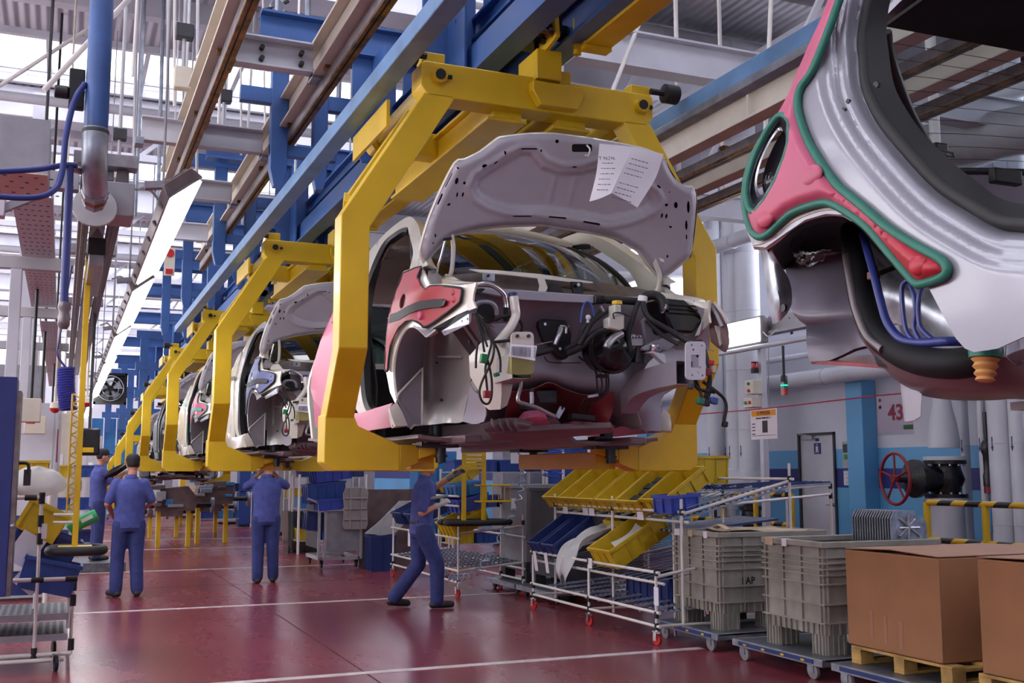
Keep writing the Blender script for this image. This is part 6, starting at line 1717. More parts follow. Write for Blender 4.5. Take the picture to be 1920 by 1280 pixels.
# long horizontal pipes on the wall
for i, (X, z, r, y0, y1, lb) in enumerate(((11.1, 3.05, .13, 2, 40, 'long white pipe along the right wall above the blue bands'), (10.1, 5.35, .12, 3, 30, 'long white pipe high on the right, lower of two'), (10.12, 6.0, .12, 3, 30, 'long white pipe high on the right, upper of two'), (11.2, 3.45, .05, 2, 40, 'thin white conduit along the right wall'))):
    t = thing('long_pipe', lb, 'pipe', (X, y0, z)); obj('pipe_body', MB().tube([(X, y0, z), (X, y1, z)], r, 16), 'white_pipe', t, smooth=50)
    for k in range(6): obj('pipe_seam', MB().lathe([(r + .002, -.01), (r + .012, 0), (r + .002, .01)], (X, y0 + 3 + k * 4.3, z), (0, 1, 0), 16), 'white_pipe', t, smooth=50)
# grey duct elbow and stays seen through the silver car's windows
t = thing('air_duct', 'grey air duct bending down on the right beyond the silver car', 'duct', (8.6, 7.6, 4.6))
obj('duct_body', MB().tube(spline([(8.2, 9.6, 4.0), (8.2, 9.6, 4.6), (8.4, 9.3, 5.05), (9.0, 8.3, 5.12), (9.5, 7.2, 5.12), (9.5, 5.5, 5.12)], 6), .26, 18), 'grey_light', t, smooth=60)
t = thing('pipe_stay', 'crossed white tubular stays clamped together beyond the silver car', 'stay', (8.0, 7.6, 4.0))
obj('tube', MB().tube([(7.4, 7.4, 3.2), (7.4, 7.4, 6.2)], .05, 10), 'white_tube', t, smooth=50); obj('tube', MB().tube([(7.5, 7.0, 3.4), (7.3, 8.2, 6.0)], .045, 10), 'white_tube', t, smooth=50)
obj('clamp', MB().lathe([(.09, -.03), (.09, .03)], (7.42, 7.5, 4.5), (0, 0, 1), 14), 'galv', t, smooth=40)
# lamp on its beam, right of the carrier
t = thing('beam_lamp', 'bright square flood lamp under the grey cable beam on the right', 'lamp', (9, 12.2, 3.3))
a, b = at(1330, 672, X=9.0), at(1530, 624, X=9.0); a = at(1330, 660, X=9.0)
obj('lamp_tube', MB().tube([(9.0, 9.5, 3.30), (9.0, 14.2, 3.30)], .035, 10), 'white_pipe', t, smooth=50)
obj('lamp_beam', MB().box(9.2, 9.26, 9.0, 14.5, 3.52, 3.74).box(9.1, 9.28, 9.0, 14.5, 3.48, 3.52), 'grey_light', t)
for k in range(8): obj('beam_hole', MB().lathe([(.012, -.002), (.012, .002)], (9.199, 10.5 + .5 * k, 3.66), (1, 0, 0), 8), 'black', t)
ly0, ly1 = at(1423, 610, X=8.97).y, at(1360, 640, X=8.97).y
obj('lamp_housing', MB().box(8.98, 9.1, ly0 - .05, ly1 + .05, 3.34, 3.74), 'lamp_grey', t, bevel=.03)
obj('diffuser', MB().box(8.965, 8.985, ly0, ly1, 3.37, 3.71), 'lamp_white', t, bevel=.004)
obj('lamp_cable', MB().tube(spline([(9.0, ly0 - .05, 3.5), (8.98, ly0 - .2, 3.42), (9.02, ly0 - .35, 3.5)], 5), .01, 6), 'white_tube', t, smooth=50)
# stack beacon and control boxes
def beacon(label, p, seg=('green', 'red'), pole=.7, k=1.0, group=None):
    """hangs from p: pole, black cap, lit segment, red segment"""
    x, y, z = p
    t = thing('stack_light', label, 'signal light', (x, y, z - pole - .3 * k), group)
    obj('pole', MB().tube([(x, y, z), (x, y, z - pole)], .018 * k, 8), 'black', t, smooth=50)
    zz = z - pole
    obj('cap', MB().lathe([(.02 * k, .03), (.045 * k, 0), (.05 * k, -.08 * k)], (x, y, zz), (0, 0, 1), 14), 'black', t, smooth=40); zz -= .08 * k
    for s in seg:
        o = obj('lens', MB().lathe([(.048 * k, 0), (.048 * k, -.085 * k)], (x, y, zz), (0, 0, 1), 14), s + '_lens', t, smooth=40)
        if s == 'green': obj('lit_ring', MB().lathe([(.049 * k, -.035 * k), (.0505 * k, -.04 * k), (.049 * k, -.048 * k)], (x, y, zz), (0, 0, 1), 14), 'green_glow', o, smooth=40)
        zz -= .09 * k
    return t


beacon('black stack light, green lit over red, hanging beside the control boxes', tuple(at(1468, 648, X=9.0)), pole=.42)
p = at(1415, 690, X=9.0)
t = thing('warning_light', 'red warning light on top of the control boxes', 'signal light', (p.x, p.y, p.z - .06))
obj('base', MB().lathe([(.055, -.07), (.055, 0)], p, (0, 0, 1), 16), 'black', t, smooth=40); obj('dome', MB().lathe([(.05, 0), (.05, .06), (.04, .075)], p, (0, 0, 1), 16), 'red_lens', t, smooth=40); obj('cap', MB().lathe([(.05, .075), (.048, .09)], p, (0, 0, 1), 16), 'black', t, smooth=40)
for i, (px, py, w, h, vert) in enumerate(((1413, 726, .20, .20, 1), (1411, 755, .22, .14, 0))):
    p = at(px, py, X=9.0)
    t = thing('control_box', ('pale control box with stacked green and red buttons under the warning light', 'pale control box with red and green buttons side by side')[i], 'control box', (p.x, p.y, p.z - h / 2))
    obj('case', MB().box(p.x - .08, p.x + .08, p.y - w / 2, p.y + w / 2, p.z - h / 2, p.z + h / 2), 'cream', t, bevel=.01)
    for k, c in enumerate(('green_btn', 'red_plastic')):
        o = (0, .05 - .1 * k) if vert else (.05 * (-1) ** k * -1, 0)
        if not vert: c = ('red_plastic', 'green_btn')[k]
        obj('button', MB().lathe([(.024, 0), (.024, .02)], (p.x - .08, p.y + o[0] + .03 * 0, p.z + o[1]), (-1, 0, 0), 12), c, t, smooth=40)
obj('box_post', MB().box(9.07, 9.16, p.y - .13, p.y - .05, 0, 3.5), 'white_paint', label='white steel post behind the control boxes', cat='post')
obj('power_cable', MB().tube(spline([at(1441, 650, X=9.0), at(1441, 720, X=8.9), at(1443, 790, X=8.9), at(1444, 815, X=8.9)], 4), .006, 6), 'grey_box', label='thin cord hanging in front of the orange card', cat='cord')
# red cord with hung sheets
sx = 6.0
obj('pull_cord', MB().tube([(sx, 4.0, 2.15), (sx, 6.75, 2.155), (sx, 8.3, 2.13), (sx, 14.0, 2.16)], .006, 6), 'ink_red', label='thin red cord stretched along the line at head height', cat='cord')
t = thing('hanging_sign', 'white plastic sleeve reading 43 in red, hung on the red cord', 'sign', (sx, 6.6, 1.84))
y0, y1 = at(1704, 770, X=sx).y, at(1645, 770, X=sx).y
sg = obj('sheet', MB().box(sx - .001, sx + .001, y0 - .05, y1, 1.86, 2.145), 'paper', t)
obj('sleeve', MB().box(sx - .006, sx - .005, y0 - .055, y1 + .005, 1.835, 2.15), 'clear_film', t)
text_mesh('43', .17, 'ink_red', t, (sx - .004, (y0 + y1) / 2 - .035, 2.005), (0, -1, 0), (0, 0, 1), 'sign_number', .004)
obj('green_tag', MB().box(sx - .004, sx - .002, y0 - .04, y0 + .06, 1.875, 1.91), 'label_green', sg)
obj('round_mark', MB().lathe([(.014, 0), (.014, .003)], (sx - .001, y1 - .035, 2.115), (-1, 0, 0), 14), 'wheel_red', sg, smooth=40)
obj('round_mark', MB().lathe([(.014, 0), (.014, .003), (.009, .003), (.009, 0)], (sx - .001, y1 - .035, 2.06), (-1, 0, 0), 14), 'ink_black', sg, smooth=40)
obj('corner_mark', MB().box(sx - .003, sx - .001, y0 - .04, y0 - .02, 2.10, 2.13), 'ink', sg)
y0, y1 = at(1457, 790, X=sx).y, at(1408, 790, X=sx).y
t = thing('hanging_card', 'white card with an orange header and small photo, hung on the red cord', 'card', (sx, (y0 + y1) / 2, 1.84))
R = Rx(-4)
cd = obj('sheet', MB().box(sx - .002, sx + .002, y0, y1, 1.85, 2.13), 'paper', t)
obj('header', MB().box(sx - .004, sx - .002, y0 + .015, y1 - .015, 2.065, 2.118), 'label_orange', cd)
text_mesh('317993550', .045, 'ink_black', t, (sx - .005, (y0 + y1) / 2, 2.09), (0, -1, 0), (0, 0, 1), 'card_number', .0008)
text_mesh('OSLONA TERMICZNA 1.2', .02, 'ink_black', t, (sx - .005, (y0 + y1) / 2, 2.045), (0, -1, 0), (0, 0, 1), 'card_title', .0003)
obj('photo', MB().box(sx - .004, sx - .002, (y0 + y1) / 2 - .06, (y0 + y1) / 2 + .02, 1.91, 2.02), 'dark_grey', cd)
m = MB()
for k, z in enumerate((1.99, 1.96, 1.93, 1.895)): m.box(sx - .004, sx - .002, y1 - .07, y1 - .02, z, z + .009).box(sx - .0035, sx - .002, y0 + .02, y1 - .02, 1.882, 1.885)
obj('table_print', m, 'ink', cd, kind='stuff')
# wall telephone and notice
p = at(1597, 865, X=WX - .02)
t = thing('wall_switch_box', 'grey switch box with a green label beside the pilaster', 'switch box', (WX, p.y, 1.6))
obj('case', MB().box(WX - .12, WX, p.y - .1, p.y + .1, 1.6, 2.02), 'grey_light', t, bevel=.01); obj('switch', MB().box(WX - .15, WX - .12, p.y - .06, p.y + .05, 1.85, 1.98), 'dark_grey', t, bevel=.01); obj('green_label', MB().box(WX - .125, WX - .12, p.y - .06, p.y + .05, 1.74, 1.82), 'label_green', t)
p = at(1594, 897, X=WX - .02)
t = thing('wall_notice', 'framed white notice on the navy band beside the pilaster', 'notice', (WX, p.y, 1.33)); obj('frame', MB().box(WX - .02, WX, p.y - .16, p.y + .16, 1.32, 1.58), 'bin_sky', t); sh = obj('sheet', MB().box(WX - .026, WX - .02, p.y - .14, p.y + .14, 1.34, 1.56), 'paper', t)
m = MB()
for k in range(7): m.box(WX - .0275, WX - .026, p.y - .11, p.y + .10 - (k % 3) * .03, 1.37 + k * .024, 1.376 + k * .024)
obj('notice_print', m, 'ink', sh, kind='stuff')
# big grey duct and cross beams under the roof on the right
t = thing('roof_duct', 'large grey duct across the roof above the right guide rail', 'duct', (9, 12.2, 7.1))
obj('duct_body', MB().tube([(5.6, 12.3, 7.4), (11.4, 12.3, 7.4)], .27, 18), 'grey_light', t, smooth=60)
for k in range(5): obj('duct_seam', MB().lathe([(.272, -.02), (.285, 0), (.272, .02)], (6.2 + 1.1 * k, 12.3, 7.4), (1, 0, 0), 18), 'grey_light', t, smooth=50)
t = thing('roof_duct', 'dark grey duct higher under the roof on the right', 'duct', (9, 9.8, 7.4))
obj('duct_body', MB().tube([(5.6, 10.3, 7.55), (11.4, 10.3, 7.55)], .2, 18), 'machine_grey', t, smooth=60)
for i, (x, y) in enumerate(((5.35, 8.6), (5.9, 8.0), (6.4, 9.4), (4.3, 9.0), (4.4, 12.0))):
    obj('tie_rod', MB().tube([(x, y, 4.4), (x + (.3 if i == 1 else 0), y, 7.95)], .022, 8), 'white_tube', label='thin white roof tie rod right of the carriers, %s of five' % ORDN[i], cat='rod', smooth=50, group='roof tie rods on the right')
obj('tie_rod', MB().tube([(4.2, 8.0, 4.6), (5.6, 8.4, 7.6)], .02, 8), 'white_tube', label='slanting white roof tie rod right of the carriers', cat='rod', smooth=50)
for i, y in enumerate((8.2, 12.8, 17)):
    t = thing('cross_girder', ('white cross girder under the roof on the right, nearest', 'white cross girder under the roof on the right, middle one', 'white cross girder under the roof on the right, furthest')[i], 'girder', (7.5, y, 5.2))
    obj('girder', MB().box(4.0, 11.4, y - .02, y + .02, 5.2, 5.5).box(4.0, 11.4, y - .1, y + .1, 5.18, 5.2).box(4.0, 11.4, y - .1, y + .1, 5.5, 5.52), 'white_paint', t)
    for k in range(4): obj('brace', MB().bar((4.6 + k * 1.8, y, 5.52), (5.5 + k * 1.8, y, 7.2), .06, .06), 'white_paint', t)

# ------------------------------------------------------------ middle: racks, containers and carts beyond the line
def big_container(label, x0, x1, y0, y1, z0, z1, m, group):
    t = thing('container', label, 'container', ((x0 + x1) / 2, (y0 + y1) / 2, 0), group)
    w = MB()
    w.hoop(x0, x1, y0, y1, .03, z0, z1)
    obj('wall', w.box(x0 + .01, x1 - .01, y0 + .01, y1 - .01, z0 + .001, z0 + .03), m, t)
    r = MB()
    r.hoop(x0 - .02, x1 + .02, y0 - .02, y1 + .02, .06, z1 - .05, z1 + .002)
    obj('rim', r, m, t, bevel=.005)
    for x in (x0, (x0 + x1) / 2 - .07, x1 - .14):
        for y in (y0, y1 - .14): obj('foot', MB().box(x, x + .14, y, y + .14, .14, z0), 'dark_grey', t)
    obj('base_band', MB().box(x0 - .01, x1 + .01, y0 - .01, y1 + .01, z0, z0 + .12), 'dark_grey', t)
    return t


g1 = big_container('tall grey container with a white label behind the striding worker', 5.55, 6.5, 12.75, 13.6, .28, 1.38, 'grey_box', 'tall containers behind the line')
obj('container_label', MB().box(5.545, 5.55, 13.1, 13.25, 1.05, 1.2), 'paper', g1)
big_container('tall dark container right of the grey one', 5.55, 6.6, 11.6, 12.6, .28, 1.35, 'dark_grey', 'tall containers behind the line')
for i, (y0, y1) in enumerate(((12.7, 13.7), (11.5, 12.65))):
    t = thing('dolly', ('low steel dolly under the tall grey container', 'low steel dolly under the tall dark container')[i], 'dolly', (6, (y0 + y1) / 2, 0), 'low steel dollies')
    obj('deck', MB().box(5.4, 6.7, y0, y1, .11, .14), 'tread_steel', t); obj('edge_rail', MB().box(5.36, 5.4, y0, y1, .08, .14), 'zinc', t)
    for y in (y0 + .12, y1 - .12): obj('caster', MB().lathe([(.05, -.015), (.055, 0), (.05, .015)], (5.45, y, .055), (1, 0, 0), 14), 'rubber', t, smooth=40); obj('caster', MB().lathe([(.05, -.015), (.055, 0), (.05, .015)], (6.6, y, .055), (1, 0, 0), 14), 'rubber', t, smooth=40)
# second tube rack by the striding worker
t = thing('flow_rack', 'white tube rack with blue and yellow bins beside the striding worker', 'rack', (5.0, 13.6, 0))
for y, zt in ((12.75, 1.0), (13.5, 1.25), (15.6, 1.0)):
    for x in (4.62, 5.5):
        tube_part(t, (x, y, .1), (x, y, zt)); joint(t, (x, y, .2)); joint(t, (x, y, zt - .1)); caster(t, x, y + .02)
for x in (4.62, 5.5):
    for z in (.18, .32, .72): tube_part(t, (x, 12.7, z), (x, 15.7, z))
for y in (12.75, 13.5, 15.6):
    for z in (.32, .78): tube_part(t, (4.62, y, z), (5.5, y, z + .08))
tube_part(t, (4.62, 12.75, 1.24), (4.62, 13.6, 1.24)); tube_part(t, (4.62, 12.75, 1.12), (4.62, 13.6, 1.12))
for k in range(10): roller_track(t, 4.64, 5.5, 12.9 + k * .28, .34, .40, 14)
for i, (x, y, z, key, tl, lb) in enumerate(((4.62, 13.1, .72, (.5, .6, .2, 'yellow_bin'), 24, 'yellow bin on the second rack behind the striding worker'), (4.66, 13.0, 1.02, (.4, .5, .18, 'bin_violet'), 14, 'violet blue bin above the yellow one on the second rack'), (4.62, 15.2, .78, (.6, .45, .2, 'bin_blue_dark'), 26, 'dark blue bin with board on the second rack, left end'), (4.64, 14.65, .78, (.6, .45, .2, 'bin_blue_dark'), 26, 'dark blue bin on the second rack, middle'), (4.8, 13.7, 1.26, (.5, .4, .16, 'yellow_bin'), 34, 'yellow tray tipped up behind the worker\'s arm'), (4.9, 14.3, 1.2, (.5, .4, .16, 'bin_blue_dark'), 30, 'dark blue tray tipped up behind the worker\'s back'), (4.66, 13.15, 1.22, (.35, .5, .16, 'bin_sky'), 10, 'sky blue bin with a loop of wire on the second rack'))):
    bin_at(key, (x, y, z), Rt(tl), lb)
obj('board_strip', MB().obox((4.9, 15.2, 1.02), (.5, .16, .02), Rt(26)), 'kraft', label='brown board lying in the dark blue bin', cat='board')
obj('white_slip', MB().obox((4.60, 14.75, .62), (.004, .1, .24)), 'paper', label='white slip hanging from the second rack', cat='slip')
# yellow tool post with wire basket and bumper ring
px = at(893, 900, Y=12.6)
t = thing('tool_post', 'yellow two-post tool stand with slatted board and black bumper ring', 'tool stand', (px.x, 12.6, .95))
for x in (at(870, 900, Y=12.6).x, at(907, 900, Y=12.6).x): obj('post', MB().box(x - .025, x + .025, 12.58, 12.62, .9, 2.0), 'yellow', t, bevel=.004)
xa, xb = at(866, 860, Y=12.6).x, at(910, 860, Y=12.6).x
for k in range(7): obj('slat', MB().box(xa, xb, 12.575, 12.6, 1.58 + k * .045, 1.615 + k * .045), 'yellow', t)
bs = MB()
for z in (1.18, 1.38):
    for q in (0, 1): bs.tube([(xb - .1, 12.5 + q * .2, z), (xb + .3, 12.5 + q * .2, z)], .012, 6)
    bs.tube([(xb - .1, 12.5, z), (xb - .1, 12.7, z)], .012, 6); bs.tube([(xb + .3, 12.5, z), (xb + .3, 12.7, z)], .012, 6)
for k in range(6): bs.tube([(xb - .1 + .08 * k, 12.5, 1.18), (xb - .1 + .08 * k, 12.5, 1.38)], .006, 5)
obj('basket', bs, 'yellow', t)
obj('tray_ring', MB().tube(spline([(xa - .25, 12.5, .93), (xa - .2, 12.3, .93), (xb + .15, 12.3, .93), (xb + .25, 12.5, .93), (xb + .15, 12.7, .93), (xa - .2, 12.7, .93)], 5, True), .035, 8), 'rubber', t, smooth=60)
obj('tray_plate', MB().box(xa - .15, xb + .1, 12.35, 12.65, .90, .92), 'yellow', t)
# spiral air hose from above to the worker's belt
def coil(label, pts, R, r, turns, m, n=12, cat='hose'):
    S = spline(pts, 30); L = len(S); out = []
    N_ = int(turns * n)
    for i in range(N_ + 1):
        f = i / N_ * (L - 1); k = min(int(f), L - 2); p = S[k] + (S[k + 1] - S[k]) * (f - k)
        d = (S[k + 1] - S[k]).normalized(); e = d.cross(Vector((0, 1, .1)));
        e.normalize(); g = d.cross(e); a = 2 * pi * i / n
        out.append(p + e * cos(a) * R + g * sin(a) * R)
    return obj('spiral_hose', MB().tube(out, r, 5), m, label=label, cat=cat, smooth=70)


Yh = 12.4
coil('pale blue spiral air hose swinging down to the worker', [at(972, 812, Y=Yh), at(978, 860, Y=Yh), at(978, 910, Y=Yh), at(962, 965, Y=Yh), at(930, 1020, Y=Yh - .2), at(895, 1070, Y=Yh - .3), at(860, 1082, Y=Yh - .4), at(835, 1075, Y=Yh - .5), at(818, 1030, Y=11.9), at(808, 990, Y=11.8)], .035, .009, 30, 'coil_clear')
obj('hose_lead', MB().tube(spline([at(972, 820, Y=Yh), at(970, 790, Y=Yh), (5.2, 12.2, 3.5), (5.25, 12.1, 4.26)], 4), .008, 6), 'rubber', label='black lead above the spiral air hose', cat='hose', smooth=60)
coil('blue spiral hose hanging behind the car, between the support pads', [at(1035, 800, Y=14), at(1038, 850, Y=14), at(1036, 895, Y=14)], .14, .012, 9, 'bin_violet')
# cart with grey pressed panel, blue crates
t = thing('cart', 'small brown steel cart carrying blue crates and a pressed panel', 'cart', (4.3, 17.6, 0))
x0, x1, y0, y1 = at(597, 1050, Y=17.2).x, at(676, 1050, Y=17.2).x, 17.2, 18.2
obj('side_panel', MB().box(x0 + .12, x1, y0, y0 + .02, .28, .92), 'machine_grey', t); obj('side_panel', MB().box(x0, x0 + .02, y0, y1, .32, 1.02), 'dark_grey', t)
for x in (x0, x0 + .1, x1): obj('post', MB().box(x - .02, x + .02, y0 - .02, y0 + .02, .15, 1.06 if x < x1 else .95), 'grey_light', t)
obj('base_frame', MB().box(x0, x1, y0, y0 + .04, .14, .19).box(x0, x1, y1 - .04, y1, .14, .19).box(x0, x0 + .04, y0, y1, .14, .19).box(x1 - .04, x1, y0, y1, .14, .19), 'grey_light', t)
for x in (x0 + .06, x1 - .06):
    for y in (y0 + .06, y1 - .06): obj('caster', MB().lathe([(.05, -.015), (.055, 0), (.05, .015)], (x, y, .06), (1, 0, 0), 14).box(x - .03, x + .03, y - .02, y + .02, .08, .14), 'rubber', t, smooth=40)
obj('handle', MB().tube([(x0 - .2, y0, 1.12), (x0 + .1, y0, 1.0)], .02, 8), 'grey_light', t, smooth=50)
pnl = thing('pressed_panel', 'pale pressed metal panel with bead crosses standing on the cart', 'panel', (at(668, 960, Y=17.1).x, 17.15, .6))
pa, pb_ = at(642, 960, Y=17.1).x, at(690, 960, Y=17.1).x
obj('sheet', MB().prism([(pa + .03, .62), (pb_ - .03, .62), (pb_, .70), (pb_ - .02, 1.0), (pb_, 1.22), (pb_ - .05, 1.30), (pa + .04, 1.30), (pa, 1.2), (pa + .02, .95), (pa, .7)], 'y', 17.08, 17.1), 'primer_warm', pnl, bevel=.01)
for a, b in (((pa + .12, .64), (pa + .12, 1.28)), ((pb_ - .12, .64), (pb_ - .12, 1.28)), ((pa + .03, .78), (pb_ - .03, .78)), ((pa + .03, 1.12), (pb_ - .03, 1.12)), ((pa + .03, .95), (pb_ - .03, .95))): obj('bead', MB().tube([(a[0], 17.075, a[1]), (b[0], 17.075, b[1])], .02, 6), 'primer_warm', pnl, smooth=60)
xm = at(640, 900, Y=17.6).x
bin_at((.62, .5, .35, 'bin_violet'), (at(600, 905, Y=17.5).x - .1, 17.6, 1.36), Rt(8), 'violet blue crate tilted on top of the cart stack')
bin_at((.62, .5, .32, 'bin_blue'), (at(588, 950, Y=17.5).x - .1, 17.6, 1.02), Rt(6), 'blue crate under the tilted one on the cart')
bin_at((.4, .36, .18, 'bin_violet'), (at(605, 965, Y=17.1).x - .05, 17.3, .92), Rt(4), 'small violet crate in front on the cart')
bin_at((.36, .3, .3, 'bin_blue_dark'), (at(572, 990, Y=17.3).x, 17.4, .62), Rt(-6), 'dark blue crate hooked on the end of the cart')
bin_at((.4, .4, .55, 'bin_blue_dark'), (at(693, 1030, Y=16.6).x, 16.7, 0.0), Rt(0), 'tall dark blue crate on the floor right of the cart')
m = MB(); xa = at(720, 960, Y=16.9).x
loft(m, [[Vector((xa - .3 + .12 * k + .18 * i + random.uniform(-.02, .02), 16.9 - .02 * i, .55 + .18 * i + random.uniform(-.02, .02))) for k in range(5)] for i in range(4)], 4, 4)
obj('wrapped_pack', m, 'bag_white', label='pack wrapped in shiny clear film leaning beside the cart', cat='pack', smooth=80, solid=.05)
obj('brown_board', MB().obox((xa + .15, 17.3, .63), (.9, .04, 1.26)), 'machine_brown', label='brown board standing behind the film-wrapped pack', cat='board')
t = thing('clear_bin', 'translucent waste bin on the floor behind the second worker', 'bin', (at(563, 1030, Z=0).x, at(563, 1033, Z=0).y, 0))
o = at(563, 1033, Z=0)
obj('shell', MB().ring([[Vector((o.x + s * a, o.y + s * b, z)) for a, b in ((-.32, -.3), (.32, -.3), (.32, .3), (-.32, .3))] for s, z in ((.9, 0), (1, .78), (.96, .78), (.87, .03))], True, True), 'clear_plastic', t)
obj('rubbish', MB().ball((o.x, o.y, .14), (.24, .22, .14), 10), 'kraft', t, smooth=60)
# far racks, posts and cabinets behind the second worker
def shelf_rack(label, x, y, w, h, d, nb, seed, short, levels=3):
    random.seed(seed)
    t = thing('shelf_rack', label, 'rack', (x + w / 2, y + d / 2, 0), 'far racks beyond the line')
    for xx in (x, x + w):
        for yy in (y, y + d): tube_part(t, (xx, yy, 0), (xx, yy, h), .025)
    for k in range(levels):
        z = .25 + (h - .3) * k / max(1, levels - 1)
        obj('shelf', MB().box(x, x + w, y, y + d, z - .02, z), 'grey_light', t)
        for j in range(nb):
            bw = w / nb; key = (round(min(d * .8, .5), 2), round(bw * .86, 2), .22, random.choice(('bin_blue', 'yellow_bin', 'bin_sky', 'bin_blue_dark', 'bin_blue')))
            b = bin_at(key, (x + bw * (j + .5), y + .05, z), Rz(90), 'x', 'bins on the far racks')
            b['label'] = '%s bin, %s from left, %s shelf, %s' % ({'bin_blue': 'blue', 'yellow_bin': 'yellow', 'bin_sky': 'sky blue', 'bin_blue_dark': 'dark blue'}[key[3]], ORDN[j], ('bottom', 'middle', 'top')[k], short)
    return t


shelf_rack('far bin rack left of the cart, nearest', 4.2, 20.5, 1.3, 1.5, .6, 3, 1, 'rack left of the cart')
shelf_rack('far bin rack behind the second worker, further back', 4.8, 24.5, 1.6, 1.7, .6, 4, 2, 'rack behind the second worker')
shelf_rack('far bin rack with blue crates right of the cart', 6.6, 18.5, 1.8, 1.6, .7, 4, 3, 'rack right of the cart')
shelf_rack('far bin rack along the wall behind the hose', 8.2, 17.2, 1.6, 1.9, .7, 3, 4, 'rack by the right wall')
shelf_rack('far bin rack at the end of the aisle', 3.6, 31.0, 1.4, 1.8, .7, 3, 5, 'rack at the aisle end')
for i, (x, y, w, h, c) in enumerate(((9.4, 18.2, .8, 2.0, 'white_paint'), (9.6, 20.4, 1.0, 2.1, 'bin_blue'), (8.6, 21.0, 1.0, 2.2, 'machine_grey'), (7.2, 22.5, .9, 2.0, 'bin_sky'), (6.2, 26.0, 1.0, 2.2, 'grey_light'), (5.6, 29.0, 1.0, 2.0, 'cream'))):
    t = thing('cabinet', ('tall white cabinet near the right wall', 'tall blue cabinet near the right wall', 'tall grey machine cabinet beyond the racks', 'tall sky blue cabinet beyond the racks', 'pale grey cabinet far down the aisle', 'cream cabinet furthest down the aisle')[i], 'cabinet', (x + w / 2, y, 0))
    obj('case', MB().box(x, x + w, y, y + .6, .08, h), c, t, bevel=.01)
    for k in range(2): d = obj('door', MB().box(x + .02 + k * w / 2, x + w / 2 * (k + 1) - .02, y - .02, y, .12, h - .04), c, t, bevel=.005); obj('handle', MB().box(x + w / 2 + (.04 if k else -.07), x + w / 2 + (.07 if k else -.04), y - .04, y - .02, 1.0, 1.15), 'black', d)
    obj('plinth', MB().box(x + .02, x + w - .02, y + .03, y + .57, 0, .08), 'black', t)
t = thing('red_frame', 'red tubular frame behind the hanging spiral hose', 'frame', (7.9, 15, 0))
for x in (7.4, 8.5): obj('post', MB().tube([(x, 15, 0), (x, 15, 1.85)], .04, 8), 'red_plastic', t, smooth=50)
for z in (1.56, 1.8, .9): obj('rail', MB().tube([(7.4, 15, z), (8.5, 15, z)], .04, 8), 'red_plastic', t, smooth=50)
t = thing('hung_note', 'white note on a thin stick above the tall grey container', 'note', (5.7, 13.3, 1.38)); obj('sheet', MB().box(5.56, 5.86, 13.3, 13.304, 1.66, 1.86), 'paper', t); obj('stick', MB().box(5.7, 5.71, 13.304, 13.31, .5, 1.8), 'grey_light', t)
obj('hose_lead', MB().tube(spline([at(1035, 800, Y=14), (5.75, 14, 2.6), (5.62, 13.5, 4.25)], 4), .01, 6), 'bin_violet', label='blue lead above the blue spiral hose', cat='hose', smooth=60)
for k, (x, y) in enumerate(((8.4, 16.2), (10.4, 20.0), (9.0, 24.0))):
    obj('hall_column', MB().box(x - .15, x + .15, y - .15, y + .15, 0, 8), 'white_paint', label='white steel hall column near the right wall, %s one' % ORDN[k], cat='column')

# ------------------------------------------------------------ left side: lamps, rails, racks
# row of fluorescent lamps running down the line
for i in range(9):
    y0 = 5.95 + 3.3 * i; y1 = y0 + 3.0
    t = thing('strip_lamp', 'lit strip lamp in the long row over the left aisle, %s from the camera' % ORDN[i], 'lamp', (.6, (y0 + y1) / 2, 3.0), 'strip lamps over the left aisle')
    R = Ry(-38); o = Vector((.56, 0, 3.10))
    def sec(w, d, yy, zoff=0): return [o + R @ Vector((a, 0, b + zoff)) + Vector((0, yy, 0)) for a, b in ((-w, 0), (w, 0), (w * .8, d), (-w * .8, d))]
    h = MB().ring([sec(.09, .02, y0 + .10), sec(.115, .08, y0 + .02), sec(.115, .08, y0 + .1), sec(.115, .08, y1 - .1), sec(.115, .08, y1 - .02), sec(.09, .02, y1 - .1)])
    obj('housing', h, 'lamp_grey', t, bevel=.012)
    d = MB().ring([sec(.085, .008, y0 + .16, -.018), sec(.103, .010, y0 + .05, -.012), sec(.103, .010, y1 - .05, -.012), sec(.085, .008, y1 - .16, -.018)])
    obj('diffuser', d, 'lamp_white', t, bevel=.004)
    for k in range(3): obj('grip', MB().lathe([(.026, 0), (.026, .006)], o + R @ Vector((-.13 * 0 - .05 + .05 * k, 0, .085)) + Vector((0, y0 + .06, 0)), R @ Vector((0, 0, 1)), 12), 'lamp_grey', t, smooth=40)
    for k in range(6): obj('clip', MB().obox(o + R @ Vector((-.112, 0, .03)) + Vector((0, y0 + .3 + k * .48, 0)), (.01, .05, .03), R), 'alu_dark', t)
    obj('hanger', MB().bar((.36, y0 + .3, 3.16), (.5, y0 + .3, 3.18), .06, .04).tube([(.46, y0 + .3, 3.2), (.46, y0 + .3, 8.0)], .008, 6), 'machine_grey', t)
    obj('lamp_lead', MB().tube(spline([(.52, y0 + 1.0, 3.22), (.42, y0 + .9, 3.30), (.34, y0 + .8, 3.26)], 5), .009, 6), 'grey_light', t, smooth=50)
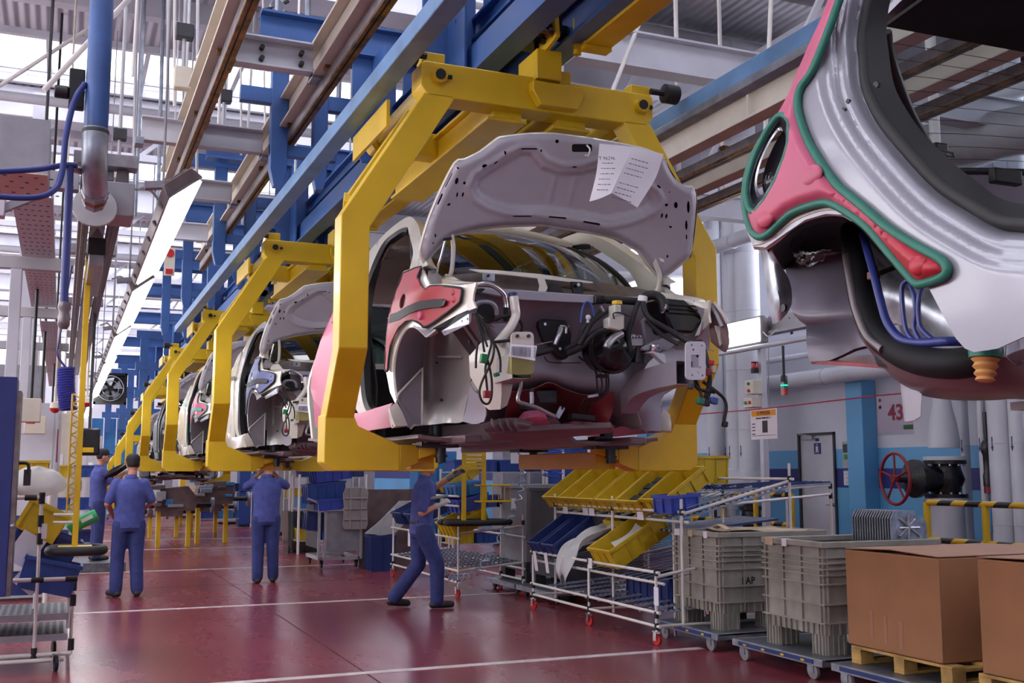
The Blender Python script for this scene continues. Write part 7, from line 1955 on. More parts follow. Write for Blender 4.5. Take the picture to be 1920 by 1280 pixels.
# aluminium tool rails
t = thing('tool_rail', 'pair of aluminium tool rails with a dark slot running down the left aisle', 'rail', (.16, 6.6, 3.2))
for x in (.06, .26):
    obj('rail', MB().box(x - .035, x + .035, 6.7, 21, 3.24, 3.36).box(x - .012, x + .012, 6.7, 21, 3.225, 3.24), 'alu_dark', t, bevel=.004)
obj('rail', MB().box(.11, .21, 6.75, 21, 3.30, 3.36), 'alu', t, bevel=.004)
for y in (6.7, 9.5, 12.5, 15.5, 18.5): obj('cross_tie', MB().box(-.02, .34, y - .06, y + .06, 3.36, 3.44), 'alu', t, bevel=.004)
t = thing('rail_trolley', 'dark block trolley with a profile hanging between the tool rails', 'trolley', (.16, 8.2, 3.0))
obj('block', MB().box(.10, .22, 8.1, 8.2, 3.10, 3.22), 'black', t, bevel=.004); obj('profile', MB().box(.11, .21, 8.12, 9.6, 3.02, 3.12), 'alu', t, bevel=.004); obj('wedge', MB().prism([(.11, 3.22), (.21, 3.22), (.16, 3.30)], 'y', 8.12, 8.18), 'alu', t)
# big blue pipe with its grey elbow
t = thing('air_pipe', 'thick blue vertical pipe ending in a dented grey elbow, top left', 'pipe', (.09, 6.0, 3.0))
obj('pipe_body', MB().tube([(.085, 6.0, 3.37), (.085, 6.0, 6.2)], .062, 20), 'pipe_blue', t, smooth=60)
obj('elbow', MB().tube(spline([(.085, 6.0, 3.38), (.085, 6.0, 3.26), (.09, 6.06, 3.16), (.10, 6.2, 3.10)], 5), .066, 18), 'zinc', t, smooth=60)
obj('clamp', MB().lathe([(.068, -.01), (.07, 0), (.068, .01)], (.085, 6.0, 3.365), (0, 0, 1), 20), 'dark_grey', t, smooth=50)
for k in range(3): obj('union', MB().lathe([(.07 - .004 * k, -.025), (.076 - .004 * k, 0), (.07 - .004 * k, .025)], (.10, 6.22 + .055 * k, 3.09 - .012 * k), (0, 1, -.2), 8), 'brown' if k == 1 else 'zinc', t)
obj('flange', MB().lathe([(.12, -.01), (.12, .01)], (.105, 6.42, 3.05), (0, 1, -.2), 24), 'grey_light', t, smooth=40)
obj('valve_box', MB().box(.1, .32, 6.45, 6.75, 3.02, 3.22), 'machine_grey', t, bevel=.006)
for nm, pts, r in (('side_hose', [(.02, 5.98, 3.62), (-.03, 5.95, 3.5), (-.06, 5.92, 3.3), (-.07, 5.9, 3.1), (-.11, 5.85, 2.98), (-.25, 5.8, 2.92), (-.6, 5.7, 2.90)], .016), ('side_hose', [(.0, 6.0, 3.17), (-.06, 5.98, 3.16), (-.2, 5.9, 3.10), (-.45, 5.8, 3.03), (-.8, 5.7, 2.95)], .016), ('down_hose', [(-.035, 6.0, 3.16), (-.03, 6.0, 2.8), (-.03, 6.0, 2.5), (-.025, 6.0, 2.42)], .022)):
    obj(nm, MB().tube(spline(pts, 6), r, 10), 'hose_blue', t, smooth=60)
obj('hose_tee', MB().tube([(-.05, 6.0, 3.16), (.06, 6.1, 3.16)], .02, 10), 'alu', t, smooth=50)
obj('coupling', MB().lathe([(.03, 0), (.034, -.03), (.024, -.05), (.03, -.08), (.03, -.12), (.018, -.14)], (-.025, 6.0, 2.43), (0, 0, 1), 12), 'alu_dark', t, smooth=40)
obj('regulator', MB().box(-.06, .02, 6.04, 6.1, 3.5, 3.72).lathe([(.035, 0), (.035, .07)], (-.06, 6.05, 3.58), (-1, 0, 0), 12), 'black', t, bevel=.006)
# perforated cable trays and their brackets
def tray(label, x0, x1, z, y0, y1):
    t = thing('cable_tray', label, 'cable tray', ((x0 + x1) / 2, y0, z))
    n = int((y1 - y0) / .19); holes = []
    for j in range(n):
        for k in range(5):
            cx = x0 + (x1 - x0) * (k + .7 + .25 * (j % 2)) / 5.6; cy = y0 + .1 + (y1 - y0 - .2) * j / n
            holes.append([(cx - .012, cy - .012), (cx + .012, cy - .012), (cx + .012, cy + .012), (cx - .012, cy + .012)])
    m = MB(); pl = MB().box(x0, x1, y0, y1, z, z + .004)
    obj('base', pl, 'white_paint', t)
    for h in holes: m.prism([(p[0], p[1]) for p in h], 'z', z - .0012, z + .001)
    obj('perforation', m, 'dark_grey', t, kind='stuff')
    obj('side_wall', MB().box(x0 - .004, x0, y0, y1, z, z + .1), 'grey_light', t); obj('side_wall', MB().box(x1, x1 + .004, y0, y1, z, z + .1), 'grey_light', t)
    return t


tray('perforated cable tray running down the left aisle, nearer', -.44, -.16, 3.6, 8.6, 14.5)
tray('perforated cable tray running down the left aisle, further', -.34, -.10, 3.45, 14.7, 26)
t = thing('cable_tray', 'short wide perforated tray box at the left edge', 'cable tray', (-.6, 6.2, 3.3))
a, b = at(0, 320, Y=6.4), at(90, 320, Y=6.4)
obj('box', MB().box(-.9, b.x, 6.4, 7.0, a.z, a.z + .32), 'machine_grey', t); obj('base', MB().box(-.9, b.x, 6.38, 7.0, a.z - .006, a.z), 'cream', t)
m = MB()
for j in range(4):
    for k in range(9): m.box(-.7 + k * .08 + .03 * (j % 2), -.68 + k * .08 + .03 * (j % 2), 6.45 + j * .13, 6.47 + j * .13, a.z - .0075, a.z - .005)
obj('perforation', m, 'dark_grey', t, kind='stuff')
for i, y in enumerate((7.6, 10.8, 14.2, 18, 22)):
    t = thing('gantry_frame', 'grey steel gantry beam crossing the left aisle, %s from the camera' % ORDN[i], 'beam', (-.4, y, 2.4), 'grey gantries over the left aisle')
    obj('cross_bar', MB().box(-2.2, .02, y - .05, y + .05, 3.42, 3.54), 'machine_grey' if i == 0 else 'grey_light', t, bevel=.006)
    obj('upright', MB().box(-.52, -.42, y - .05, y + .05, 2.0 if i else 3.2, 3.42), 'white_paint', t, bevel=.006)
    if i == 0: obj('stay', MB().bar((-.9, y, 3.0), (-.15, y, 3.42), .05, .05), 'machine_grey', t); obj('stay', MB().bar((-1.0, y + .2, 3.1), (-.3, y + .2, 3.5), .05, .05), 'machine_grey', t)
    else: obj('junction_box', MB().box(-.44, -.2, y - .08, y + .06, 2.0, 2.22), 'cream', t, bevel=.01)
# violet spiral hose and yellow tool pole with tray
coil('violet spiral hose bunch hanging left of the yellow pole', [at(124, 690, Y=9.4), at(124, 730, Y=9.4), at(128, 768, Y=9.4)], .062, .011, 17, 'coil_violet')
obj('hose_lead', MB().tube(spline([at(124, 690, Y=9.4), at(108, 665, Y=9.4), at(112, 630, Y=9.4), (.0, 9.4, 3.24)], 5), .01, 6), 'hose_blue', label='blue lead above the violet spiral hose', cat='hose', smooth=60)
t = thing('tool_carrier', 'thin yellow pole hanging from the rails with a black-rimmed tool tray', 'tool carrier', (.16, 9.0, .93))
xp = at(151, 800, Y=9.0).x
obj('pole', MB().box(xp - .022, xp + .022, 8.98, 9.02, .96, 3.24), 'yellow', t, bevel=.004)
tr = MB(); x0, x1 = at(92, 1030, Y=8.9).x, at(194, 1030, Y=8.9).x
tr.tube(spline([(x0, 8.95, .955), (x0 + .05, 8.8, .955), (x1 - .05, 8.8, .955), (x1, 8.95, .955), (x1 - .05, 9.12, .955), (x0 + .05, 9.12, .955)], 6, True), .036, 8)
obj('bumper', tr, 'rubber', t, smooth=60); obj('tray', MB().box(x0 + .06, x1 - .08, 8.86, 9.08, .96, .985), 'yellow', t, bevel=.004)
la = MB(); xl = at(136, 900, Y=9.1).x
for k in range(12):
    z = 1.2 + k * .08; la.tube([(xl - .03, 9.1, z), (xl + .04, 9.1, z + .04)], .006, 5).tube([(xl + .04, 9.1, z + .04), (xl - .03, 9.1, z + .08)], .006, 5)
obj('lattice', la.tube([(xl - .03, 9.1, 1.2), (xl - .03, 9.1, 2.16)], .008, 5).tube([(xl + .04, 9.1, 1.2), (xl + .04, 9.1, 2.16)], .008, 5), 'yellow', t)
for z in (1.16, 1.22): obj('arm_tube', MB().tube([(xl - .12, 9.1, z), (xp, 9.02, z)], .012, 6), 'white_tube', t, smooth=50)
# small motor blocks on the rails
t = thing('motor_block', 'black motor block hanging above the capped worker', 'motor', (.24, 12.2, 1.72)); obj('block', MB().box(.13, .36, 12.0, 12.4, 1.72, 2.0), 'black_iron', t, bevel=.02); obj('rod', MB().box(.24, .27, 12.18, 12.21, 1.95, 3.24), 'dark_grey', t); obj('plate', MB().box(.16, .3, 11.99, 12.0, 1.75, 1.8), 'yellow', t)
# left tube rack
t = thing('flow_rack', 'white tube rack with mesh shelves at the left edge', 'rack', (-.3, 9.4, 0))
Y = 9.4; xp1 = at(75, 1000, Y=Y).x; xp2 = at(136, 1150, Y=Y).x
tube_part(t, (xp1, Y, .12), (xp1, Y, 1.36)); tube_part(t, (xp2, Y + .3, .12), (xp2, Y + .3, .78)); tube_part(t, (xp2 - .03, Y + .1, .3), (xp2 - .03, Y + .1, .7)); tube_part(t, (xp1 - .02, Y + .5, .4), (xp1 - .02, Y + .5, 1.0))
for z, xa, xb, yy in ((1.345, -.6, xp1, Y), (.70, -.6, xp2, Y), (.12, -.9, xp2, Y), (.08, -.9, xp2 - .05, Y - .03)): tube_part(t, (xa, yy, z), (xb, yy, z), .017)
tube_part(t, (xp2, Y, .70), (xp2, Y + 1.2, .66)); tube_part(t, (xp2, Y, .12), (xp2, Y + 1.4, .12))
for p, ax in (((xp1 - .08, Y, 1.345), 'x'), ((xp1, Y, 1.34), 'z'), ((xp1, Y, 1.16), 'z'), ((xp1, Y, 1.02), 'z'), ((xp1 - .0, Y, .70), 'x'), ((xp2 - .02, Y, .70), 'x'), ((xp2, Y + .1, .64), 'z'), ((xp2, Y + .1, .52), 'z'), ((xp1, Y, .13), 'z'), ((xp2, Y + .05, .18), 'z')): joint(t, p, ax, .024, .09)
for z, dz in ((.42, .0), (.26, .0)):
    sh = MB(); y0, y1 = Y + .02, Y + .9
    obj('mesh_shelf', MB().box(-1.0, xp2 - .03, y0, y1, z - .012, z), 'tread_steel', t)
    m = MB()
    for i in range(20):
        for j in range(9): m.box(-.98 + i * .054, -.95 + i * .054, y0 + .03 + j * .095, y0 + .09 + j * .095, z, z + .0012)
    obj('mesh_opening', m, 'dark_grey', t, kind='stuff')
    obj('shelf_lip', MB().box(-1.0, xp2 - .03, y0 - .012, y0, z - .04, z + .012), 'machine_grey', t)
xc = at(105, 1230, Y=Y).x
w = obj('caster', MB().lathe([(.03, -.016), (.055, -.012), (.055, .012), (.03, .016)], (xc, Y - .06, .055), (1, .2, 0), 18), 'rubber', t, smooth=40); obj('caster_fork', MB().box(xc - .028, xc - .02, Y - .09, Y, .05, .13).box(xc + .02, xc + .028, Y - .09, Y, .05, .13), 'chrome', w); obj('wheel_hub', MB().lathe([(.025, -.018), (.025, .018)], (xc, Y - .06, .055), (1, .2, 0), 12), 'bin_sky', w, smooth=40)
obj('caster', MB().lathe([(.03, -.016), (.055, -.012), (.055, .012), (.03, .016)], (xc - .02, Y + .8, .055), (1, .2, 0), 18), 'rubber', t, smooth=40)
obj('tag_slip', MB().box(xp1 + .01, xp1 + .05, Y - .02, Y - .018, 1.02, 1.14), 'paper', t)
t = thing('hanging_cabinet', 'plain navy blue cabinet side at the left edge', 'cabinet', (-.7, 8.6, .66))
xe = at(31, 900, Y=8.6).x
obj('case', MB().box(-1.3, xe - .03, 8.6, 8.95, .66, 2.24), 'cabinet_navy', t, bevel=.006); obj('edge_trim', MB().box(xe - .03, xe, 8.61, 8.95, .66, 2.14), 'alu_dark', t); obj('knob', MB().ball((xe - .01, 8.6, 1.16), .018, 8), 'galv', t, smooth=60)
def lbin(key, px, py, Y, rot, label): p = at(px, py, Y=Y); bin_at(key, tuple(p), rot, label)
lbin((.34, .3, .26, 'yellow_bin'), 28, 985, 9.75, Rz(0) @ Ry(28), 'yellow bin tipped to the right on the left rack')
lbin((.5, .4, .22, 'bin_blue_dark'), 20, 1020, 9.85, Ry(22), 'dark blue bin under the yellow one on the left rack')
lbin((.42, .3, .26, 'bin_blue'), 33, 1098, 9.62, Ry(14), 'blue bin with paper sheets low on the left rack')
obj('paper_sheet', MB().obox(at(48, 1030, Y=9.6), (.2, .003, .26), Ry(32)), 'paper', label='white paper sheet sticking out beside the blue bin', cat='paper')
obj('paper_sheet', MB().obox(at(50, 1092, Y=9.6), (.2, .003, .12), Ry(40)), 'paper', label='white paper sheet under the blue bin', cat='paper')
m = MB().tube([at(128, 992, Y=9.15), at(132, 989, Y=9.15), at(178, 966, Y=9.15), at(182, 964, Y=9.15)], [.042, .05, .05, .045], 16)
t = thing('spray_bottle', 'green cylindrical bottle with a white label lying over the tray', 'bottle', tuple(at(155, 990, Y=9.15))); obj('bottle_body', m, 'green_bottle', t, smooth=50)
obj('bottle_label', MB().obox(at(163, 972, Y=9.095), (.09, .004, .03), Ry(-27)), 'paper', t)
m = MB().ball(at(72, 905, Y=10.2), (.24, .2, .13), 14)
random.seed(2)
for p in m.v: p += Vector((random.uniform(-.02, .02), random.uniform(-.02, .02), random.uniform(-.02, .02)))
obj('foam_bundle', m, 'bag_white', label='white foam bundle on top of the left rack', cat='bundle', smooth=80)
obj('dark_tool', MB().tube(spline([at(27, 868, Y=8.9), at(50, 868, Y=8.9), at(54, 876, Y=8.9), at(52, 890, Y=8.9)], 4), .026, 8, flat=.5).obox(at(51, 895, Y=8.9), (.05, .04, .12)), 'dark_grey', label='dark hand tool hanging beside the navy cabinet', cat='tool', smooth=50)
# clutter behind the left rack: posts, boards, signal lights, cabinets
for i, (px, py, Y, k) in enumerate(((58, 760, 13.05, 1.0), (76, 785, 15.8, 1.0), (95, 815, 20.5, 1.0))):
    p = at(px, py, Y=Y); beacon('small stack light, green over red, left of the yellow pole, %s' % ('nearest', 'middle', 'furthest')[i], (p.x, Y, 8.0), pole=7.95 - p.z, k=k, group='stack lights on the left')
for i, (px, py, Y) in enumerate(((103, 765, 13.8), (163, 755, 15.4))):
    p = at(px, py, Y=Y); t = thing('warning_light', ('red round warning light left of the violet hose', 'red round warning light right of the yellow pole')[i], 'signal light', (p.x, Y, p.z - .06)); obj('dome', MB().ball(p, (.06, .06, .06), 12), 'red_lens', t, smooth=60); obj('collar', MB().lathe([(.062, 0), (.05, .06), (.012, .08), (.012, 8.0 - p.z)], p, (0, 0, 1), 14), 'cream', t, smooth=50)
p = at(75, 835, Y=17)
t = thing('info_board', 'white board with a pink frame on the left', 'board', (p.x, 17, p.z - .22)); obj('frame', MB().box(p.x - .24, p.x + .24, 17, 17.03, p.z - .24, p.z + .24), 'cover_pink', t); obj('sheet', MB().box(p.x - .22, p.x + .22, 16.99, 17, p.z - .22, p.z + .22), 'paper', t)
obj('post', MB().box(p.x - .02, p.x + .02, 17.03, 17.07, 0, p.z), 'grey_light', t)
for i, (px, w, y, h, c) in enumerate(((45, .7, 14.5, 2.4, 'white_paint'), (75, .6, 20, 2.6, 'grey_light'), (105, .7, 23, 2.7, 'cream'), (15, .8, 16, 3.0, 'machine_grey'), (130, .8, 27, 2.8, 'white_paint'), (60, 1.0, 30, 3.2, 'white_paint'), (165, .7, 34, 2.6, 'grey_light'))):
    x = at(px, 884, Y=y).x
    t = thing('cabinet', 'tall pale cabinet in the crowded left background, %s from the camera' % ORDN[i], 'cabinet', (x, y, 0), 'pale cabinets on the left')
    obj('case', MB().box(x - w / 2, x + w / 2, y, y + .5, .05, h), c, t, bevel=.01); obj('door', MB().box(x - w / 2 + .04, x + w / 2 - .04, y - .015, y, .15, h - .08), c, t, bevel=.004); obj('panel', MB().box(x - w / 4, x + w / 6, y - .03, y - .015, h * .55, h * .7), 'dark_grey' if i % 2 else 'paper', t); obj('handle', MB().box(x + w / 3 - .02, x + w / 3, y - .04, y - .015, h * .4, h * .48), 'black', t)
for i, (px, y, z0, z1) in enumerate(((38, 18, 0, 7.5), (130, 32, 0, 7.5), (24, 24, 0, 7.5))):
    x = at(px, 884, Y=y).x; obj('hall_column', MB().box(x - .1, x + .1, y - .1, y + .1, z0, z1), 'white_paint', label='white steel hall column in the left background, %s' % ('nearest', 'middle', 'furthest')[i], cat='column')
bins = ((60, 880, 13, 'bin_blue'), (90, 890, 15, 'yellow_bin'), (110, 900, 17, 'bin_sky'))
shelf_rack('far bin rack on the left behind the white foam', -1.3, 12.6, 1.2, 1.5, .5, 3, 8, 'rack behind the white foam')
shelf_rack('far bin rack on the left beyond the capped worker', -.6, 21.5, 1.2, 1.5, .5, 3, 11, 'rack beyond the capped worker')
for i, (px, y) in enumerate(((28, 20), (98, 26), (120, 31), (50, 34))):
    x = at(px, 884, Y=y).x
    for k in range(2): obj('conduit', MB().tube([(x + k * .15, y, 0), (x + k * .15, y, 5.5)], .03, 8), 'white_tube', label='white vertical conduit in the left background, %s pair, %s' % (ORDN[i], ('left one', 'right one')[k]), cat='conduit', smooth=50, group='conduits on the left')
# round fan in its dark frame, far down
p = at(207, 728, Y=24)
t = thing('wall_fan', 'round fan in a square dark frame far down beside the lamps', 'fan', (p.x, 24, p.z - .3))
s = .33
obj('frame', MB().box(p.x - s, p.x + s, 24.0, 24.2, p.z - s, p.z - s * .86).box(p.x - s, p.x + s, 24.0, 24.2, p.z + s * .86, p.z + s).box(p.x - s, p.x - s * .86, 24, 24.2, p.z - s, p.z + s).box(p.x + s * .86, p.x + s, 24, 24.2, p.z - s, p.z + s).box(p.x - s, p.x + s, 24.18, 24.2, p.z - s, p.z + s), 'black_iron', t)
obj('guard', MB().tube([p + Vector((s * .8 * cos(a * pi / 12), -.02, s * .8 * sin(a * pi / 12))) for a in range(25)], .012, 6).tube([p + Vector((s * .5 * cos(a * pi / 12), -.02, s * .5 * sin(a * pi / 12))) for a in range(25)], .008, 6), 'galv', t, smooth=60)
for k in range(5):
    a = 2 * pi * k / 5; obj('blade', MB().add([p + Vector((.04 * cos(a), .05, .04 * sin(a))), p + Vector((s * .75 * cos(a), .03, s * .75 * sin(a))), p + Vector((s * .75 * cos(a + .8), .09, s * .75 * sin(a + .8))), p + Vector((.04 * cos(a + 1), .08, .04 * sin(a + 1)))], [(0, 1, 2, 3)]), 'galv', t, solid=.008)
obj('hub', MB().lathe([(.06, 0), (.06, .12)], p, (0, 1, 0), 14), 'black', t, smooth=40)
obj('fan_rod', MB().tube([(p.x, 24.1, p.z + s), (p.x, 24.1, 8.0)], .02, 6), 'grey_light', t)
# loading spots between lamps: signs on the left of the rails, thin rods in the roof
t = thing('sign_board', 'small white board with a red disc and red block under the cream girder', 'sign', tuple(at(318, 500, Y=13)))
p = at(318, 490, Y=13); obj('board', MB().box(p.x - .06, p.x + .06, 13, 13.02, p.z - .17, p.z + .17), 'cream', t); obj('red_disc', MB().lathe([(.05, 0), (.05, .01)], (p.x, 13, p.z + .1), (0, -1, 0), 14), 'red_plastic', t, smooth=40); obj('red_block', MB().box(p.x - .04, p.x + .04, 12.99, 13, p.z - .15, p.z - .09), 'red_plastic', t); obj('sign_rod', MB().tube([(p.x, 13.01, p.z + .17), (p.x, 13.01, 8.0)], .01, 6), 'grey_light', t)
random.seed(21)
for i in range(16):
    x = .4 + .12 * i + random.uniform(-.05, .05); y = 8.5 + (i * 37 % 11) * .6
    obj('hanger_rod', MB().tube([(x, y, 4.6), (x + random.uniform(-.12, .12), y + random.uniform(-.3, .3), 8.0)], .012 + .006 * (i % 3), 6), ('white_tube', 'grey_light', 'zinc')[i % 3], label='thin roof hanger rod over the cream girders, %s of sixteen from the left' % (ORDN + ('eleventh', 'twelfth', 'thirteenth', 'fourteenth', 'fifteenth', 'sixteenth'))[i], cat='rod', smooth=50, group='hanger rods over the cream girders')
for i, (a, b) in enumerate((((-.3, 10, 4.9), (1.6, 10.4, 7.8)), ((.9, 9, 5.0), (2.2, 9.4, 7.6)), ((-1.6, 14, 5.6), (.8, 14, 7.8)))):
    obj('brace_rod', MB().tube([a, b], .025, 8), 'white_tube', label='slanting white roof brace on the left, %s' % ('nearest', 'middle', 'furthest')[i], cat='brace', smooth=50)
for i, (x, y) in enumerate(((.75, 8.6), (1.25, 10.0), (1.1, 12.2), (.4, 11.6))):
    t = thing('rod_clamp', 'dark clamp block on the roof hanger rods, %s' % ORDN[i], 'clamp', (x, y, 5.0)); obj('clamp', MB().box(x - .07, x + .07, y - .05, y + .05, 5.0, 5.12), 'dark_grey', t, bevel=.01); obj('rod', MB().tube([(x, y, 4.6), (x, y, 8.0)], .018, 6), 'grey_light', t); obj('foot_box', MB().box(x - .07, x + .07, y - .05, y + .05, 4.58, 4.76), 'cream', t, bevel=.01)
# pipes and trays crossing under the roof
for i, (y, z, r) in enumerate(((11, 6.9, .05), (15.5, 6.6, .07), (20, 6.7, .06), (26, 6.5, .08))):
    obj('cross_pipe', MB().tube([(-9, y, z), (5.5, y, z)], r, 10), 'white_pipe', label='white pipe crossing the hall under the roof, %s from the camera' % ORDN[i], cat='pipe', smooth=50, group='white cross pipes under the roof')
t = thing('round_hub', 'round dark hub with stubs under the roof above the cream girders', 'hub', tuple(at(520, 15, Y=9.5))); p = at(520, 12, Y=9.5)
obj('disc', MB().lathe([(.06, -.02), (.075, 0), (.06, .02)], p, (0, 1, .2), 16), 'zinc', t, smooth=40); obj('stub', MB().tube([p, p + Vector((-.12, 0, -.06))], .018, 8).tube([p, p + Vector((.1, 0, .07))], .018, 8), 'dark_grey', t, smooth=50); obj('rod', MB().tube([p, p + Vector((0, 0, 1.6))], .015, 6).tube([p, p + Vector((0, 0, -.45))], .018, 6), 'dark_grey', t)

# ------------------------------------------------------------ people
def limb(mb, pts, rs, flat=None, n=10):
    """tapered limb with rounded ends and joints"""
    pts = [Vector(p) for p in pts]
    for i in range(len(pts) - 1): mb.tube([pts[i], pts[i + 1]], [rs[i], rs[i + 1]], n)
    for p, r in zip(pts, rs): mb.ball(p, r, n)
    return mb


def secs(mb, rows, n=16):
    """a trunk through elliptical sections (x, y, z, rx, ry)"""
    return mb.ring([[Vector((c[0] + c[3] * cos(2 * pi * j / n), c[1] + c[4] * sin(2 * pi * j / n), c[2])) for j in range(n)] for c in rows])


def hand(mb, w, d, pn, k=1.0, curl=.6, side=1):
    """palm, four curled fingers and a thumb: w wrist, d pointing direction, pn palm normal"""
    w = Vector(w); d = Vector(d).normalized(); pn = Vector(pn); pn = (pn - d * pn.dot(d)).normalized(); s = d.cross(pn) * side
    limb(mb, [w - d * .02, w + d * .045, w + d * .08], [.026 * k, .034 * k, .032 * k], n=8)
    for i, (o, l) in enumerate(((-.030, .070), (-.010, .080), (.010, .075), (.028, .060))):
        a = w + d * .085 + s * o; b = a + (d * cos(curl * .5) + pn * sin(curl * .5)) * l * .5; c = b + (d * cos(curl * 1.6) + pn * sin(curl * 1.6)) * l * .5
        limb(mb, [a, b, c], [.0105 * k, .0095 * k, .008 * k], n=6)
    a = w + d * .03 - s * .03; b = a - s * .028 + d * .03 + pn * .012; limb(mb, [a, b, b + d * .03 + pn * .012], [.013 * k, .011 * k, .009 * k], n=6)
    return mb


def soft(o, v, it=4):
    m = o.modifiers.new('remesh', 'REMESH'); m.mode = 'VOXEL'; m.voxel_size = v; m.use_smooth_shade = True
    m = o.modifiers.new('smooth', 'SMOOTH'); m.factor = .5; m.iterations = it
    return o


def person(label, loc, rz, J, headwear='cap', gloves=(None, None), look=(0, 0), belt=False):
    t = thing('person', label, 'person', (0, 0, 0))
    g = dict(hipL=(-.095, 0, .92), hipR=(.095, 0, .92), kneeL=(-.10, .02, .50), kneeR=(.10, .02, .50), ankL=(-.11, 0, .09), ankR=(.11, 0, .09), shL=(-.172, 0, 1.41), shR=(.172, 0, 1.41), elL=(-.24, -.02, 1.14), elR=(.24, -.02, 1.14), haL=(-.2, .18, 1.02), haR=(.2, .18, 1.02), toeL=(-.15, .15), toeR=(.15, .15), head=(0, .02, 1.63), lean=0.0)
    g.update(J); V = {k: Vector(v) if isinstance(v, tuple) and len(v) == 3 else v for k, v in g.items()}
    ln = V['lean']; hd = V['head']
    sp = lambda z, f=1: (0, ln * max(0, z - .95) / .5 * f, z)
    # one continuous body
    b = MB()
    secs(b, [(*sp(z), rx, ry) for z, rx, ry in ((.84, .10, .08), (.92, .15, .10), (1.05, .135, .095), (1.2, .15, .10), (1.34, .165, .10), (1.42, .13, .08), (1.47, .06, .06))])
    limb(b, [sp(1.44), hd - Vector((0, .02, .09))], [.06, .055])
    b.ball(hd, (.074, .092, .112), 16); b.ball(hd + Vector((0, .035, -.06)), (.055, .06, .055), 12)
    b.ball(hd + Vector((0, .098, -.015)), (.013, .02, .022), 8)
    for s in (-1, 1): b.ball(hd + Vector((s * .076, .0, -.01)), (.012, .022, .032), 8)
    for s, n_ in ((-1, 'L'), (1, 'R')):
        limb(b, [V['sh' + n_], V['el' + n_], V['el' + n_] + (V['ha' + n_] - V['el' + n_]) * .98], [.052, .042, .029])
        limb(b, [V['hip' + n_], V['knee' + n_], V['ank' + n_]], [.085, .055, .04]); tx, ty = V['toe' + n_]; limb(b, [V['ank' + n_] - Vector((0, 0, .04)), (tx, ty, .045)], [.04, .035])
        if gloves[0 if s < 0 else 1] is None:
            d = V['ha' + n_] - V['el' + n_]; hand(b, V['ha' + n_], d, (-s * .8, .3, -.4), side=-s)
    soft(obj('body', b, 'skin', t), .009, 3)
    # clothing over it
    c = MB()
    secs(c, [(*sp(z), rx, ry) for z, rx, ry in ((.84, .192, .135), (.92, .19, .132), (1.02, .182, .128), (1.16, .186, .13), (1.30, .202, .135), (1.40, .182, .115), (1.455, .10, .082), (1.475, .07, .07))])
    for n_ in 'LR':
        e = V['el' + n_]; s_ = V['sh' + n_]; limb(c, [s_ * 1.0, s_ + (e - s_) * .45, s_ + (e - s_) * .86], [.064, .064, .062])
    soft(obj('shirt', c, 'shirt', t), .014, 5)
    obj('collar', MB().ring([[Vector((0, ln + .005, z)) + Vector(((r) * cos(a * pi / 8), (r) * sin(a * pi / 8), .012 * sin(a * pi / 8) * -1)) for a in range(16)] for r, z in ((.085, 1.46), (.068, 1.505), (.060, 1.50), (.074, 1.455))], True, False), 'shirt', t, smooth=60)
    p = MB(); secs(p, [(0, 0, z, rx, ry) for z, rx, ry in ((.80, .168, .12), (.88, .178, .124), (.97, .165, .117), (1.0, .157, .112))])
    for n_ in 'LR': k = V['knee' + n_]; a = V['ank' + n_]; limb(p, [V['hip' + n_] + Vector((0, 0, -.03)), k, k + (a - k) * .5, a + Vector((0, 0, .0))], [.112, .089, .084, .080])
    soft(obj('trousers', p, 'trousers', t), .014, 5)
    if belt: obj('belt', MB().ring([[Vector((r * 1.42 * cos(a * pi / 10), r * sin(a * pi / 10), z)) for a in range(20)] for r, z in ((.124, .95), (.128, .955), (.128, .99), (.124, .995))], True, False), 'black', t, smooth=60)
    for n_ in 'LR':
        a = V['ank' + n_]; tx, ty = V['toe' + n_]; hx = Vector((a.x, a.y, a.z - .045)); d = (Vector((tx, ty, .045)) - hx)
        if d.length > .16: tz = .045
        sh = MB(); limb(sh, [hx - Vector((d.x, d.y, 0)).normalized() * .05 + Vector((0, 0, .0)), hx + d * .5, Vector((tx, ty, max(.04, min(.05, hx.z))))], [.046, .045, .040], n=10)
        so = soft(obj('shoe', sh, 'shoe', t), .012, 3)
    # hair, cap, eyes, mouth
    hr = MB().ball(hd + Vector((0, -.012, .022)), (.081, .092, .105), 16)
    hr.v = [q if (q - hd).dot(Vector((0, .75, -.66))) < .035 else q - (q - hd) * .12 for q in hr.v]
    obj('hair', hr, 'hair', t, smooth=70)
    if headwear == 'cap':
        cp = obj('cap', MB().ring([[hd + Vector((r * .92 * cos(a * pi / 10), -.005 + r * 1.1 * sin(a * pi / 10), z)) for a in range(20)] for r, z in ((.088, .035), (.092, .06), (.086, .095), (.065, .122), (.02, .135))], True, True), 'cap', t, smooth=60)
        obj('cap_brim', MB().hexa([hd + Vector(q) for q in ((-.07, .07, .038), (.07, .07, .038), (.05, .165, .022), (-.05, .165, .022))], [hd + Vector(q) for q in ((-.07, .07, .05), (.07, .07, .05), (.05, .165, .03), (-.05, .165, .03))]), 'cap', cp, bevel=.004)
    for s in (-1, 1): obj('eye', MB().ball(hd + Vector((s * .03, .086, .008)), (.011, .007, .006), 8), 'ink_black', t, smooth=60)
    obj('mouth', MB().ball(hd + Vector((0, .088, -.062)), (.022, .006, .004), 8), 'wheel_red', t, smooth=60)
    for s, n_, gm in ((-1, 'L', gloves[0]), (1, 'R', gloves[1])):
        if gm:
            d = V['ha' + n_] - V['el' + n_]; h = MB(); hand(h, V['ha' + n_], d, (-s * .8, .3, -.5), 1.12, .5, -s); limb(h, [V['ha' + n_] - d.normalized() * .07, V['ha' + n_]], [.036, .032]); soft(obj('glove', h, gm, t), .006, 2)
    put(t, loc, rz)
    return t


